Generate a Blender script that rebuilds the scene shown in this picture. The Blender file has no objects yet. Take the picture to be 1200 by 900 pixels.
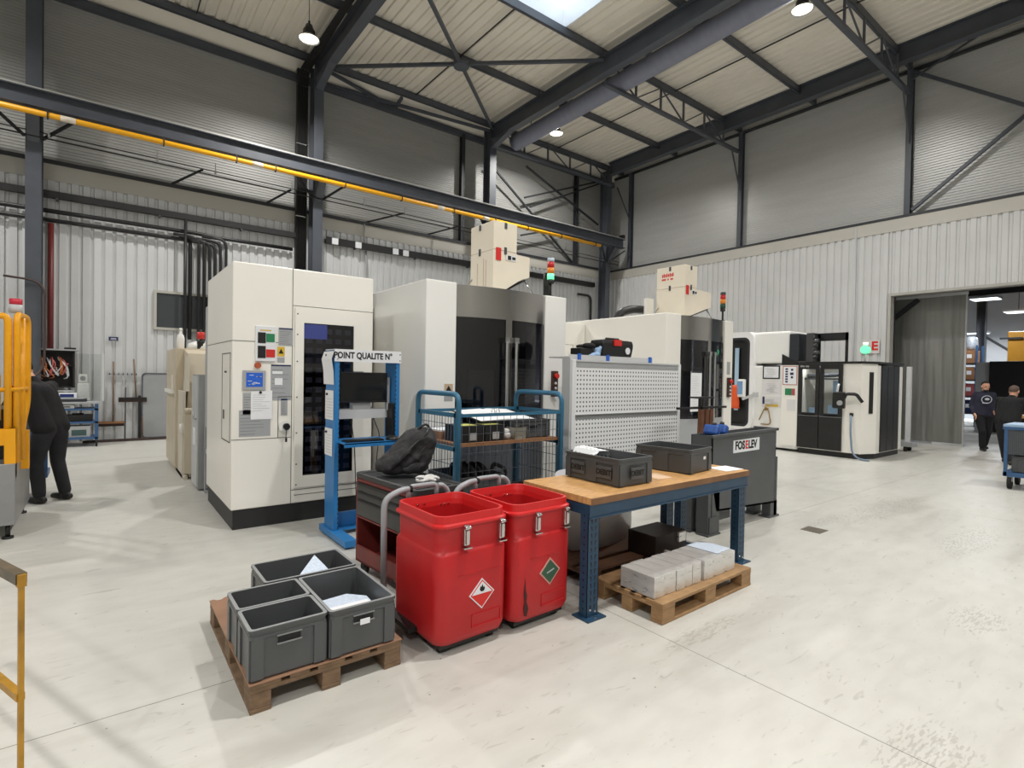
import bpy, bmesh, math, random
from mathutils import Matrix, Vector, Euler
random.seed(7)
PI = math.pi
scene = bpy.context.scene
COL = scene.collection

# ------------------------------------------------------------------ camera
cd = bpy.data.cameras.new('camera'); cam = bpy.data.objects.new('camera', cd); COL.objects.link(cam)
cd.sensor_width = 36.0; cd.lens = 18.75; cd.clip_start = 0.05; cd.clip_end = 200
cam.matrix_world = Matrix(((0.79236166, -0.00491164, -0.61003186, 0), (-0.60979118, 0.02284049, -0.79223294, 0),
                           (0.01782459, 0.99972706, 0.01510285, 1.68), (0, 0, 0, 1)))
scene.camera = cam

# ------------------------------------------------------------------ world, exposure
w = bpy.data.worlds.new('world'); scene.world = w; w.use_nodes = True
bg = w.node_tree.nodes['Background']; bg.inputs[0].default_value = (0.86, 0.93, 1.0, 1); bg.inputs[1].default_value = 7.0
vs = scene.view_settings
scene.display_settings.display_device = 'sRGB'
vs.view_transform = 'Standard'; vs.look = 'None'; vs.gamma = 1.0; vs.use_curve_mapping = False
vs.exposure = -1.12
LAMP_W = 640.0          # power of every high-bay lamp
LAMP_SPREAD = 2.8
HALL2_W = 220.0

# ------------------------------------------------------------------ materials
def lin(c):
    return tuple(((x / 255) / 12.92 if x / 255 <= 0.04045 else ((x / 255 + 0.055) / 1.055) ** 2.4) for x in c)
MATS = {}
def mat(name, rgb, rough=0.5, metal=0.0, var=0.0, scale=6.0, bump=0.0, bscale=60.0, emit=0.0, stretch=(1, 1, 1), rvar=0.0, spec=0.5, coat=0.0):
    if name in MATS: return MATS[name]
    m = bpy.data.materials.new(name); m.use_nodes = True; nt = m.node_tree; b = nt.nodes['Principled BSDF']
    c = lin(rgb); b.inputs['Base Color'].default_value = (*c, 1); b.inputs['Roughness'].default_value = rough
    b.inputs['Metallic'].default_value = metal; b.inputs['Specular IOR Level'].default_value = spec
    b.inputs['Coat Weight'].default_value = coat
    if var or bump or rvar:
        tc = nt.nodes.new('ShaderNodeTexCoord'); mp = nt.nodes.new('ShaderNodeMapping'); mp.inputs['Scale'].default_value = stretch
        nt.links.new(tc.outputs['Object'], mp.inputs[0])
    if var or rvar:
        n = nt.nodes.new('ShaderNodeTexNoise'); n.inputs['Scale'].default_value = scale; n.inputs['Detail'].default_value = 5
        nt.links.new(mp.outputs[0], n.inputs['Vector'])
    if var:
        r = nt.nodes.new('ShaderNodeValToRGB'); r.color_ramp.elements[0].position = 0.3; r.color_ramp.elements[1].position = 0.72
        r.color_ramp.elements[0].color = (*[x * (1 - var) for x in c], 1); r.color_ramp.elements[1].color = (*[min(1, x * (1 + var)) for x in c], 1)
        nt.links.new(n.outputs['Fac'], r.inputs[0]); nt.links.new(r.outputs[0], b.inputs['Base Color'])
    if rvar:
        mr = nt.nodes.new('ShaderNodeMapRange'); mr.inputs['To Min'].default_value = max(0.02, rough - rvar); mr.inputs['To Max'].default_value = min(1, rough + rvar)
        mr.inputs['From Min'].default_value = 0.3; mr.inputs['From Max'].default_value = 0.7
        nt.links.new(n.outputs['Fac'], mr.inputs['Value']); nt.links.new(mr.outputs[0], b.inputs['Roughness'])
    if bump:
        n2 = nt.nodes.new('ShaderNodeTexNoise'); n2.inputs['Scale'].default_value = bscale; n2.inputs['Detail'].default_value = 3
        bp = nt.nodes.new('ShaderNodeBump'); bp.inputs['Strength'].default_value = bump; bp.inputs['Distance'].default_value = 0.01
        nt.links.new(mp.outputs[0], n2.inputs['Vector']); nt.links.new(n2.outputs['Fac'], bp.inputs['Height']); nt.links.new(bp.outputs[0], b.inputs['Normal'])
    if emit:
        b.inputs['Emission Color'].default_value = (*c, 1); b.inputs['Emission Strength'].default_value = emit
    MATS[name] = m; return m

def math_node(nt, op, a, b=None, c=None):
    n = nt.nodes.new('ShaderNodeMath'); n.operation = op
    for i, v in enumerate((a, b, c)):
        if v is None: continue
        if isinstance(v, (int, float)): n.inputs[i].default_value = v
        else: nt.links.new(v, n.inputs[i])
    return n.outputs[0]

def floor_mat():
    m = mat('floor_concrete', (214, 209, 199), 0.34); nt = m.node_tree; b = nt.nodes['Principled BSDF']
    tc = nt.nodes.new('ShaderNodeTexCoord'); sx = nt.nodes.new('ShaderNodeSeparateXYZ'); nt.links.new(tc.outputs['Object'], sx.inputs[0])
    def noise(scale, detail=6, rot=0, st=(1, 1, 1), dist=0.0):
        mp = nt.nodes.new('ShaderNodeMapping'); mp.inputs['Scale'].default_value = st; mp.inputs['Rotation'].default_value = (0, 0, rot)
        nt.links.new(tc.outputs['Object'], mp.inputs[0])
        n = nt.nodes.new('ShaderNodeTexNoise'); n.inputs['Scale'].default_value = scale; n.inputs['Detail'].default_value = detail; n.inputs['Distortion'].default_value = dist
        nt.links.new(mp.outputs[0], n.inputs['Vector']); return n.outputs['Fac']
    def ramp(f, p0, c0, p1, c1):
        r = nt.nodes.new('ShaderNodeValToRGB'); r.color_ramp.elements[0].position = p0; r.color_ramp.elements[1].position = p1
        r.color_ramp.elements[0].color = (*c0, 1); r.color_ramp.elements[1].color = (*c1, 1); nt.links.new(f, r.inputs[0]); return r.outputs[0]
    def mul(a, bb, fac=1.0):
        x = nt.nodes.new('ShaderNodeMix'); x.data_type = 'RGBA'; x.blend_type = 'MULTIPLY'; x.inputs[0].default_value = fac
        nt.links.new(a, x.inputs[6]); nt.links.new(bb, x.inputs[7]); return x.outputs[2]
    base = ramp(noise(0.55, 8), 0.3, lin((196, 194, 187)), 0.7, lin((207, 205, 198)))
    fine = ramp(noise(3.5, 8, 0.6, (1, 2.4, 1)), 0.32, (0.93, 0.925, 0.92), 0.6, (1, 1, 1))
    tracks = ramp(noise(1.1, 9, 0.25, (0.35, 2.6, 1), 0.6), 0.28, (0.86, 0.85, 0.835), 0.44, (1, 1, 1))
    specks = ramp(noise(26, 2), 0.22, (0.35, 0.33, 0.3), 0.27, (1, 1, 1))
    scuff = ramp(noise(7.0, 8, 0.3, (0.8, 3.2, 1), 1.2), 0.30, (0.6, 0.58, 0.55), 0.37, (1, 1, 1))
    c = mul(mul(mul(mul(base, fine), tracks), specks), scuff, 0.45)
    # scuffed, smeared patches at their own places
    sm = None
    for px_, py_, rx, ry in ((2.95, 0.72, 0.42, 0.22), (4.95, 0.95, 0.35, 0.2), (7.4, 1.5, 1.1, 0.25), (7.0, 2.75, 0.9, 0.12), (8.3, 2.6, 1.6, 0.3), (3.2, 2.0, 0.5, 0.1)):
        dx = math_node(nt, 'DIVIDE', math_node(nt, 'SUBTRACT', sx.outputs['X'], px_), rx); dy = math_node(nt, 'DIVIDE', math_node(nt, 'SUBTRACT', sx.outputs['Y'], py_), ry)
        r2 = math_node(nt, 'ADD', math_node(nt, 'MULTIPLY', dx, dx), math_node(nt, 'MULTIPLY', dy, dy)); g_ = math_node(nt, 'MAXIMUM', math_node(nt, 'SUBTRACT', 1.0, r2), 0.0)
        sm = g_ if sm is None else math_node(nt, 'MAXIMUM', sm, g_)
    sn = math_node(nt, 'GREATER_THAN', math_node(nt, 'ADD', noise(30, 9, 0.5, (0.5, 2.2, 1), 0.5), math_node(nt, 'MULTIPLY', sm, 0.10)), 0.61)
    xs_ = nt.nodes.new('ShaderNodeMix'); xs_.data_type = 'RGBA'; nt.links.new(math_node(nt, 'MULTIPLY', math_node(nt, 'MULTIPLY', sn, math_node(nt, 'MINIMUM', math_node(nt, 'MULTIPLY', sm, 2.0), 1.0)), 0.26), xs_.inputs[0]); nt.links.new(c, xs_.inputs[6]); xs_.inputs[7].default_value = (*lin((112, 100, 90)), 1); c = xs_.outputs[2]
    # saw-cut joints: along X every 6 m from y=3.19, along Y every 6 m from x=6.45
    def joint(coord, off):
        f = math_node(nt, 'FRACT', math_node(nt, 'DIVIDE', math_node(nt, 'SUBTRACT', coord, off - 3.0), 6.0))
        d = math_node(nt, 'ABSOLUTE', math_node(nt, 'SUBTRACT', f, 0.5))
        return math_node(nt, 'LESS_THAN', d, 0.0005)
    j = math_node(nt, 'MAXIMUM', joint(sx.outputs['Y'], 3.19), joint(sx.outputs['X'], 8.9))
    x = nt.nodes.new('ShaderNodeMix'); x.data_type = 'RGBA'; nt.links.new(math_node(nt, 'MULTIPLY', j, 0.8), x.inputs[0]); nt.links.new(c, x.inputs[6]); x.inputs[7].default_value = (*lin((96, 92, 86)), 1)
    nt.links.new(x.outputs[2], b.inputs['Base Color'])
    mr = nt.nodes.new('ShaderNodeMapRange'); mr.inputs['To Min'].default_value = 0.26; mr.inputs['To Max'].default_value = 0.5; nt.links.new(noise(1.6, 6), mr.inputs['Value'])
    nt.links.new(mr.outputs[0], b.inputs['Roughness'])
    return m

def glass_mat(name, tint, gloss_fac=0.12, rough=0.02):
    m = bpy.data.materials.new(name); m.use_nodes = True; nt = m.node_tree; nt.nodes.clear()
    o = nt.nodes.new('ShaderNodeOutputMaterial'); t = nt.nodes.new('ShaderNodeBsdfTransparent'); g = nt.nodes.new('ShaderNodeBsdfGlossy')
    t.inputs[0].default_value = (*tint, 1); g.inputs['Roughness'].default_value = rough
    lw = nt.nodes.new('ShaderNodeLayerWeight'); lw.inputs[0].default_value = 0.5
    f = math_node(nt, 'MULTIPLY_ADD', math_node(nt, 'POWER', lw.outputs['Facing'], 4.0), 0.9, gloss_fac)
    mx = nt.nodes.new('ShaderNodeMixShader'); nt.links.new(f, mx.inputs[0]); nt.links.new(t.outputs[0], mx.inputs[1]); nt.links.new(g.outputs[0], mx.inputs[2])
    nt.links.new(mx.outputs[0], o.inputs[0]); MATS[name] = m; return m

def dots_mat(name, rgb, hole, pitch, radius, axes='XZ', rough=0.45, square=True):
    m = mat(name, rgb, rough); nt = m.node_tree; b = nt.nodes['Principled BSDF']
    tc = nt.nodes.new('ShaderNodeTexCoord'); sx = nt.nodes.new('ShaderNodeSeparateXYZ'); nt.links.new(tc.outputs['Object'], sx.inputs[0])
    ds = []
    for a in axes:
        f = math_node(nt, 'FRACT', math_node(nt, 'DIVIDE', sx.outputs[a], pitch)); ds.append(math_node(nt, 'ABSOLUTE', math_node(nt, 'SUBTRACT', f, 0.5)))
    d = math_node(nt, 'MAXIMUM', ds[0], ds[1]) if square else math_node(nt, 'SQRT', math_node(nt, 'ADD', math_node(nt, 'POWER', ds[0], 2), math_node(nt, 'POWER', ds[1], 2)))
    lt = math_node(nt, 'LESS_THAN', d, radius / pitch)
    x = nt.nodes.new('ShaderNodeMix'); x.data_type = 'RGBA'; nt.links.new(lt, x.inputs[0]); x.inputs[6].default_value = (*lin(rgb), 1); x.inputs[7].default_value = (*lin(hole), 1)
    nt.links.new(x.outputs[2], b.inputs['Base Color']); return m

FLOOR = floor_mat()
WALL_LO = mat('corrugated_wall_sheet', (206, 207, 208), 0.34, 0.1, 0.05, 1.2)
WALL_FL = mat('wall_flashing', (182, 179, 171), 0.45, 0.1, 0.04, 1.0)
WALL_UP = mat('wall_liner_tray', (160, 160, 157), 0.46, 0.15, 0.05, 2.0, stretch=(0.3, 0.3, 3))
DECK = mat('roof_deck', (232, 226, 214), 0.5, 0.05, 0.05, 0.8)
STEEL = mat('painted_steel', (74, 78, 86), 0.45, 0.0, 0.12, 2.5)
STEEL_D = mat('dark_painted_steel', (44, 46, 50), 0.5, 0.0, 0.1, 2.5)
WHITE = mat('machine_enamel', (243, 240, 232), 0.32, 0.0, 0.02, 1.2)
WHITE2 = mat('cool_machine_enamel', (240, 239, 236), 0.32, 0.0, 0.02, 1.2)
CREAM = mat('collector_enamel', (236, 226, 208), 0.4, 0.0, 0.04, 2)
BEIGE = mat('beige_enamel', (202, 190, 168), 0.45, 0.0, 0.06, 2)
SEAM = mat('panel_seam', (92, 90, 86), 0.6)
SATIN = mat('satin_stainless', (236, 236, 238), 0.3, 0.35)
BLACK = mat('black_paint', (24, 24, 25), 0.42, 0.0, 0.15, 4)
PLINTH = mat('plinth_black', (34, 34, 35), 0.5, 0.0, 0.15, 4)
RUBBER = mat('black_rubber', (22, 22, 23), 0.75)
INOX = mat('brushed_stainless', (182, 179, 175), 0.15, 1.0, 0.0, 40, 0.03, 40, stretch=(6, 6, 0.05))
CHROME = mat('bright_metal', (200, 200, 200), 0.18, 1.0)
GALV = mat('galvanised_steel', (150, 150, 146), 0.42, 0.8, 0.14, 2.5, stretch=(5, 5, 0.25), rvar=0.12)
ALU = mat('sawn_aluminium', (222, 221, 219), 0.34, 0.6, 0.1, 8, stretch=(1, 1, 3), rvar=0.12)
DGLASS = glass_mat('dark_machine_glass', (0.42, 0.41, 0.46), 0.07, 0.03)
CGLASS = glass_mat('clear_window_glass', (0.92, 0.95, 0.97), 0.03)
PLEXI = glass_mat('clear_plexiglass', (0.92, 0.93, 0.93), 0.04)
YELLOW = mat('yellow_paint', (240, 166, 8), 0.38, 0.0, 0.06, 4)
YRAIL = mat('yellow_conductor', (246, 176, 22), 0.4)
YWORN = mat('worn_yellow_paint', (172, 126, 34), 0.45, 0.0, 0.35, 9)
RED = mat('red_bin_plastic', (184, 26, 30), 0.42, 0.0, 0.07, 5, 0.04, 120)
REDIN = mat('red_bin_rim', (204, 30, 32), 0.38)
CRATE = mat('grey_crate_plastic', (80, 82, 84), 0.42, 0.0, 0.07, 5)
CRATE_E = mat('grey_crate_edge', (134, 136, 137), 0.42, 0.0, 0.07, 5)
CRATE_D = mat('dark_crate_plastic', (74, 76, 78), 0.42, 0.0, 0.08, 5)
PALLET = mat('pallet_wood', (122, 98, 75), 0.75, 0.0, 0.28, 5, 0.15, 40, stretch=(2.5, 2.5, 9))
PALLET_L = mat('new_pallet_wood', (158, 124, 86), 0.7, 0.0, 0.2, 5, 0.15, 40, stretch=(2.5, 2.5, 9))
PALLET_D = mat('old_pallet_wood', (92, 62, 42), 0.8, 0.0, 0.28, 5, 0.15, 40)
HARDB = mat('hardboard_sheet', (152, 116, 92), 0.6, 0.0, 0.12, 6)
BENCH = mat('bench_top_wood', (196, 150, 96), 0.5, 0.0, 0.22, 3.2, stretch=(3, 12, 3))
BENCH_E = mat('bench_edge_wood', (124, 88, 58), 0.6, 0.0, 0.2, 6)
NAVY = mat('navy_rack_paint', (34, 66, 92), 0.42, 0.0, 0.1, 6)
BLUE = mat('station_blue_paint', (42, 122, 186), 0.4, 0.0, 0.05, 4)
TROLB = mat('trolley_blue_paint', (50, 106, 136), 0.4, 0.0, 0.08, 5)
RTB = mat('cart_blue_paint', (56, 92, 134), 0.42, 0.0, 0.1, 5)
HOPPER = mat('hopper_grey_paint', (80, 82, 84), 0.5, 0.0, 0.07, 3)
SIGNW = mat('sign_white', (228, 230, 234), 0.4)
PAPER = mat('white_paper', (238, 239, 242), 0.7, 0.0, 0.02, 30)
PAPERB = mat('printed_paper', (200, 212, 228), 0.7, 0.0, 0.12, 60)
INK = mat('black_ink', (18, 18, 20), 0.6)
REDINK = mat('red_ink', (214, 40, 36), 0.5)
GREY = mat('grey_plastic', (166, 168, 171), 0.45)
LGREY = mat('light_grey_paint', (196, 197, 198), 0.42, 0.0, 0.04, 4)
TUBEG = mat('grey_tube_paint', (158, 160, 164), 0.35)
SCREEN = mat('blue_screen', (40, 92, 190), 0.2, emit=0.35)
CARTRED = mat('worn_red_brown_paint', (118, 46, 42), 0.5, 0.0, 0.2, 6)
DRAWER = mat('charcoal_drawer', (64, 64, 63), 0.45, 0.0, 0.15, 5)
MATTOP = mat('charcoal_mat', (58, 59, 60), 0.55, 0.0, 0.15, 5)
CLOTHB = mat('black_cloth', (17, 17, 20), 0.85, 0.0, 0.25, 12, 0.3, 90)
CLOTHN = mat('navy_cloth', (40, 40, 58), 0.85, 0.0, 0.2, 10, 0.3, 90)
CLOTHG = mat('dark_grey_cloth', (33, 33, 37), 0.85, 0.0, 0.2, 10, 0.3, 90)
SKIN = mat('skin', (206, 152, 126), 0.5, 0.0, 0.04, 10)
HAIR = mat('dark_hair', (30, 24, 22), 0.7, 0.0, 0.3, 60)
SHOE = mat('black_shoe', (28, 27, 27), 0.5)
GLOVE = mat('white_glove', (208, 206, 204), 0.85, 0.0, 0.2, 30, 0.3, 120)
GREEN = mat('green_sign', (36, 128, 84), 0.45)
DGREEN = mat('dark_green_sticker', (48, 84, 62), 0.5)
REDP = mat('red_plastic', (206, 44, 38), 0.4)
ORANGE = mat('orange_plastic', (236, 92, 40), 0.5)
YSTK = mat('yellow_sticker', (216, 180, 60), 0.5)
BLUEP = mat('blue_plastic', (44, 98, 190), 0.4)
BROWN = mat('brown_cardboard', (150, 106, 70), 0.75, 0.0, 0.15, 6)
PIPEBLK = mat('black_pipe', (30, 30, 31), 0.45)
PIPERED = mat('dark_red_pipe', (110, 40, 38), 0.45)
DUCT = mat('fabric_duct', (128, 132, 148), 0.6, 0.0, 0.06, 3, 0.25, 9, stretch=(1, 2.6, 1))
LENS = mat('lamp_lens', (255, 244, 214), 0.3, emit=9.0)
GLOWG = mat('green_lamp', (120, 255, 190), 0.3, emit=1.6)
GLOWW = mat('white_lamp', (235, 255, 245), 0.3, emit=1.2)
LEDP = mat('led_panel', (235, 244, 255), 0.3, emit=6.0)

# ------------------------------------------------------------------ mesh builder
def mw(o):
    return (mw(o.parent) @ o.matrix_basis) if o.parent else o.matrix_basis.copy()

class M:
    def __init__(s): s.v, s.f, s.mi, s.sm, s.cur = [], [], [], [], 0
    def add(s, vs, fs, sm=False):
        o = len(s.v); s.v += [tuple(v) for v in vs]
        for f in fs: s.f.append([i + o for i in f]); s.mi.append(s.cur); s.sm.append(sm)
        return s
    def m(s, i): s.cur = i; return s
    def box(s, x0, x1, y0, y1, z0, z1):
        return s.add([(x0, y0, z0), (x1, y0, z0), (x1, y1, z0), (x0, y1, z0), (x0, y0, z1), (x1, y0, z1), (x1, y1, z1), (x0, y1, z1)],
                     [(0, 3, 2, 1), (4, 5, 6, 7), (0, 1, 5, 4), (1, 2, 6, 5), (2, 3, 7, 6), (3, 0, 4, 7)])
    def obox(s, c, size, R):
        t = M().box(-size[0] / 2, size[0] / 2, -size[1] / 2, size[1] / 2, -size[2] / 2, size[2] / 2)
        R = R.to_matrix() if isinstance(R, Euler) else R
        return s.add([Vector(c) + R @ Vector(v) for v in t.v], t.f)
    def bar(s, p0, p1, wd, ht, up=(0, 0, 1)):
        p0, p1 = Vector(p0), Vector(p1); z = (p1 - p0); L = z.length; z = z / L
        u = Vector(up)
        if abs(u.dot(z)) > 0.98: u = Vector((1, 0, 0))
        x = u.cross(z).normalized(); y = z.cross(x)
        R = Matrix((x, y, z)).transposed()
        return s.obox((p0 + p1) / 2, (wd, ht, L), R)
    def ibeam(s, p0, p1, wd, ht, tf=0.025, tw=0.014, up=(0, 0, 1)):
        p0, p1 = Vector(p0), Vector(p1); z = (p1 - p0).normalized(); u = Vector(up)
        x = u.cross(z).normalized(); y = z.cross(x)
        a, b, c, d = wd / 2, ht / 2, tf, tw / 2
        prof = [(-a, -b), (a, -b), (a, -b + c), (d, -b + c), (d, b - c), (a, b - c), (a, b), (-a, b), (-a, b - c), (-d, b - c), (-d, -b + c), (-a, -b + c)]
        n = len(prof); vs = [p + x * i + y * j for p in (p0, p1) for i, j in prof]
        fs = [(i, (i + 1) % n, n + (i + 1) % n, n + i) for i in range(n)]
        for o in (0, n): fs += [(o, o + 1, o + 2, o + 11), (o + 2, o + 3, o + 10, o + 11), (o + 3, o + 4, o + 9, o + 10), (o + 4, o + 5, o + 8, o + 9), (o + 5, o + 6, o + 7, o + 8)]
        return s.add(vs, fs)
    def rings(s, rs, cap0=True, cap1=True, sm=False):
        n = len(rs[0]); vs = [p for r in rs for p in r]; o = len(s.v); K = len(rs)
        fs = [(k * n + i, k * n + (i + 1) % n, (k + 1) * n + (i + 1) % n, (k + 1) * n + i) for k in range(K - 1) for i in range(n)]
        s.add(vs, fs, sm)
        for c, k in ((cap0, 0), (cap1, K - 1)):
            if c: s.f.append([o + k * n + i for i in range(n)]); s.mi.append(s.cur); s.sm.append(False)
        return s
    def cyl(s, p0, p1, r0, r1=None, n=16, cap=True):
        r1 = r0 if r1 is None else r1; p0, p1 = Vector(p0), Vector(p1); z = (p1 - p0).normalized()
        x = z.orthogonal().normalized(); y = z.cross(x)
        cs = [(math.cos(2 * PI * i / n), math.sin(2 * PI * i / n)) for i in range(n)]
        return s.rings([[p + x * r * c + y * r * q for c, q in cs] for p, r in ((p0, r0), (p1, r1))], cap, cap, True)
    def lathe(s, prof, c=(0, 0, 0), n=20, cap0=False, cap1=False):
        return s.rings([[(c[0] + r * math.cos(2 * PI * i / n), c[1] + r * math.sin(2 * PI * i / n), c[2] + z) for i in range(n)] for r, z in prof], cap0, cap1, True)
    def tube(s, pts, r, n=8, fil=0.0, closed=False, cap=True):
        P = [Vector(p) for p in pts]
        if fil > 0:
            Q = []; N = len(P)
            for i, p in enumerate(P):
                if not closed and i in (0, N - 1): Q.append(p); continue
                a, b = P[i - 1], P[(i + 1) % N]; da, db = a - p, b - p
                L = min(fil, da.length * 0.48, db.length * 0.48); A, B = p + da.normalized() * L, p + db.normalized() * L
                for k in range(6):
                    t = k / 5; Q.append(A * (1 - t) ** 2 + p * 2 * t * (1 - t) + B * t * t)
            P = Q
        N = len(P); rs = []; prev = None
        for i in range(N):
            if closed: t = (P[(i + 1) % N] - P[i - 1])
            else: t = P[min(i + 1, N - 1)] - P[max(i - 1, 0)]
            t = t.normalized()
            x = (prev - t * prev.dot(t)) if prev is not None else t.orthogonal()
            if x.length < 1e-5: x = t.orthogonal()
            x.normalize(); prev = x; y = t.cross(x)
            rr = r[i] if isinstance(r, (list, tuple)) else r
            rs.append([P[i] + x * rr * math.cos(2 * PI * k / n) + y * rr * math.sin(2 * PI * k / n) for k in range(n)])
        if closed: rs.append(rs[0])
        return s.rings(rs, cap and not closed, cap and not closed, True)
    def prism(s, poly, a, b, axis='z', sm=False):
        def P(p, t):
            return (p[0], p[1], t) if axis == 'z' else ((p[0], t, p[1]) if axis == 'y' else (t, p[0], p[1]))
        return s.rings([[P(p, a) for p in poly], [P(p, b) for p in poly]], True, True, sm)
    def ell(s, c, r, n=14, m=9):
        vs = [(c[0], c[1], c[2] - r[2])]
        for k in range(1, m):
            t = PI * k / m; vs += [(c[0] + r[0] * math.sin(t) * math.cos(2 * PI * i / n), c[1] + r[1] * math.sin(t) * math.sin(2 * PI * i / n), c[2] - r[2] * math.cos(t)) for i in range(n)]
        vs.append((c[0], c[1], c[2] + r[2])); e = len(vs) - 1
        fs = [(0, 1 + (i + 1) % n, 1 + i) for i in range(n)] + [(e, e - n + i, e - n + (i + 1) % n) for i in range(n)]
        fs += [(1 + k * n + i, 1 + k * n + (i + 1) % n, 1 + (k + 1) * n + (i + 1) % n, 1 + (k + 1) * n + i) for k in range(m - 2) for i in range(n)]
        return s.add(vs, fs, True)
    def quad(s, a, b, c, d): return s.add([a, b, c, d], [(0, 1, 2, 3)])
    def sheet(s, prof, a, b, fn, sm=False):
        n = len(prof); vs = [fn(u, w_, t) for t in (a, b) for u, w_ in prof]
        return s.add(vs, [(i, i + 1, n + i + 1, n + i) for i in range(n - 1)], sm)
    def rot(s, R, c=(0, 0, 0)):
        R = R.to_matrix() if isinstance(R, Euler) else R; c = Vector(c)
        s.v = [tuple(c + R @ (Vector(v) - c)) for v in s.v]; return s
    def move(s, d): s.v = [(v[0] + d[0], v[1] + d[1], v[2] + d[2]) for v in s.v]; return s
    def build(s, name, mats, parent=None, world=True, bevel=0.0, seg=2, weld=False, keep=False):
        """one mesh object; world=True: coordinates are world coordinates, moved into the parent's frame"""
        bm = bmesh.new(); bv = [bm.verts.new(v) for v in s.v]
        for f, mi, sm in zip(s.f, s.mi, s.sm):
            try: nf = bm.faces.new([bv[i] for i in f])
            except ValueError: continue
            nf.material_index = mi; nf.smooth = sm
        if weld: bmesh.ops.remove_doubles(bm, verts=bm.verts, dist=1e-5)
        bmesh.ops.recalc_face_normals(bm, faces=bm.faces)
        org = Vector((0, 0, 0))
        if parent is not None:
            if world: bmesh.ops.transform(bm, matrix=mw(parent).inverted(), verts=bm.verts)
        elif world and s.v and not keep:
            xs = [v.co for v in bm.verts]
            org = Vector(((min(c.x for c in xs) + max(c.x for c in xs)) / 2, (min(c.y for c in xs) + max(c.y for c in xs)) / 2, min(c.z for c in xs)))
            bmesh.ops.translate(bm, vec=-org, verts=bm.verts)
        me = bpy.data.meshes.new(name); bm.to_mesh(me); bm.free()
        for m_ in (mats if isinstance(mats, (list, tuple)) else [mats]): me.materials.append(m_)
        o = bpy.data.objects.new(name, me); COL.objects.link(o)
        if parent is not None: o.parent = parent
        else: o.location = org
        if bevel:
            b = o.modifiers.new('bevel', 'BEVEL'); b.width = bevel; b.segments = seg; b.limit_method = 'ANGLE'; b.angle_limit = math.radians(40)
        return o

def tag(o, label, cat, group=None, kind=None):
    o['label'] = label; o['category'] = cat
    if group: o['group'] = group
    if kind: o['kind'] = kind
    return o
def thing(name, label, cat, loc=(0, 0, 0), rz=0.0, group=None):
    o = bpy.data.objects.new(name, None); COL.objects.link(o); o.location = loc; o.rotation_euler = (0, 0, rz); o.empty_display_size = 0.1
    return tag(o, label, cat, group)
def struct(o): o['kind'] = 'structure'; return o
def dup(root, loc=None, rz=None, label=None, group=None, rot=None):
    def cp(o, par):
        c = o.copy(); COL.objects.link(c)
        if par is not None: c.parent = par
        for ch in [x for x in list(bpy.data.objects) if x.parent == o]: cp(ch, c)
        return c
    r = cp(root, None)
    if loc is not None: r.location = loc
    if rz is not None: r.rotation_euler = (0, 0, rz)
    if rot is not None: r.rotation_euler = rot
    if label: r['label'] = label
    if group: r['group'] = group
    return r
FACE = {'-y': (PI / 2, 0, 0), '-x': (PI / 2, 0, -PI / 2), '+y': (PI / 2, 0, PI), 'up': (0, 0, 0)}
def text(name, s, size, loc, face, m, parent, extrude=0.001, bold=0.0, align='CENTER', squeeze=1.0, rz=0.0):
    c = bpy.data.curves.new(name, 'FONT'); c.body = s; c.size = size; c.extrude = extrude; c.offset = bold; c.align_x = align; c.align_y = 'CENTER'; c.resolution_u = 3
    t = bpy.data.objects.new(name + '_tmp', c); COL.objects.link(t); bpy.context.view_layer.update()
    me = bpy.data.meshes.new_from_object(t.evaluated_get(bpy.context.evaluated_depsgraph_get())); bpy.data.objects.remove(t); bpy.data.curves.remove(c)
    X = Matrix.Translation(loc) @ Euler(FACE[face] if isinstance(face, str) else face).to_matrix().to_4x4() @ Matrix.Diagonal((squeeze, 1, 1, 1))
    me.transform(mw(parent).inverted() @ X)
    me.materials.clear(); me.materials.append(m); me.name = name
    o = bpy.data.objects.new(name, me); COL.objects.link(o); o.parent = parent
    return o
def rrect(x0, x1, y0, y1, r, k=5):
    out = []
    for cx_, cy_, a0 in ((x1 - r, y1 - r, 0), (x0 + r, y1 - r, 90), (x0 + r, y0 + r, 180), (x1 - r, y0 + r, 270)):
        for i in range(k + 1):
            a = math.radians(a0 + 90 * i / k); out.append((cx_ + r * math.cos(a), cy_ + r * math.sin(a)))
    return out
# ------------------------------------------------------------------ the building
XL, XR, YN, YW = -9.0, 17.35, -9.0, 15.7        # room limits (inner faces of the lower walls)
ZB, ZD = 6.25, 10.47                            # ledge between lower and upper cladding, underside of the roof deck
def st(name, b, m, **k): return struct(b.build(name, m, keep=True, **k))
DY0, DY1, DZ = 0.2, 5.36, 4.08                  # doorway in the right wall
st('floor', M().box(XL - 0.3, 31, YN - 0.3, YW + 0.6, -0.12, 0), FLOOR)

def trap(u0, u1, pitch, depth, top=0.42, flank=0.10):
    out = []; u = u0
    while u < u1:
        for f, w_ in ((0, 0), (0.5 - top / 2 - flank, 0), (0.5 - top / 2, depth), (0.5 + top / 2, depth), (0.5 + top / 2 + flank, 0)):
            out.append((min(u1, u + f * pitch), w_))
        u += pitch
    out.append((u1, 0)); return out
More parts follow.
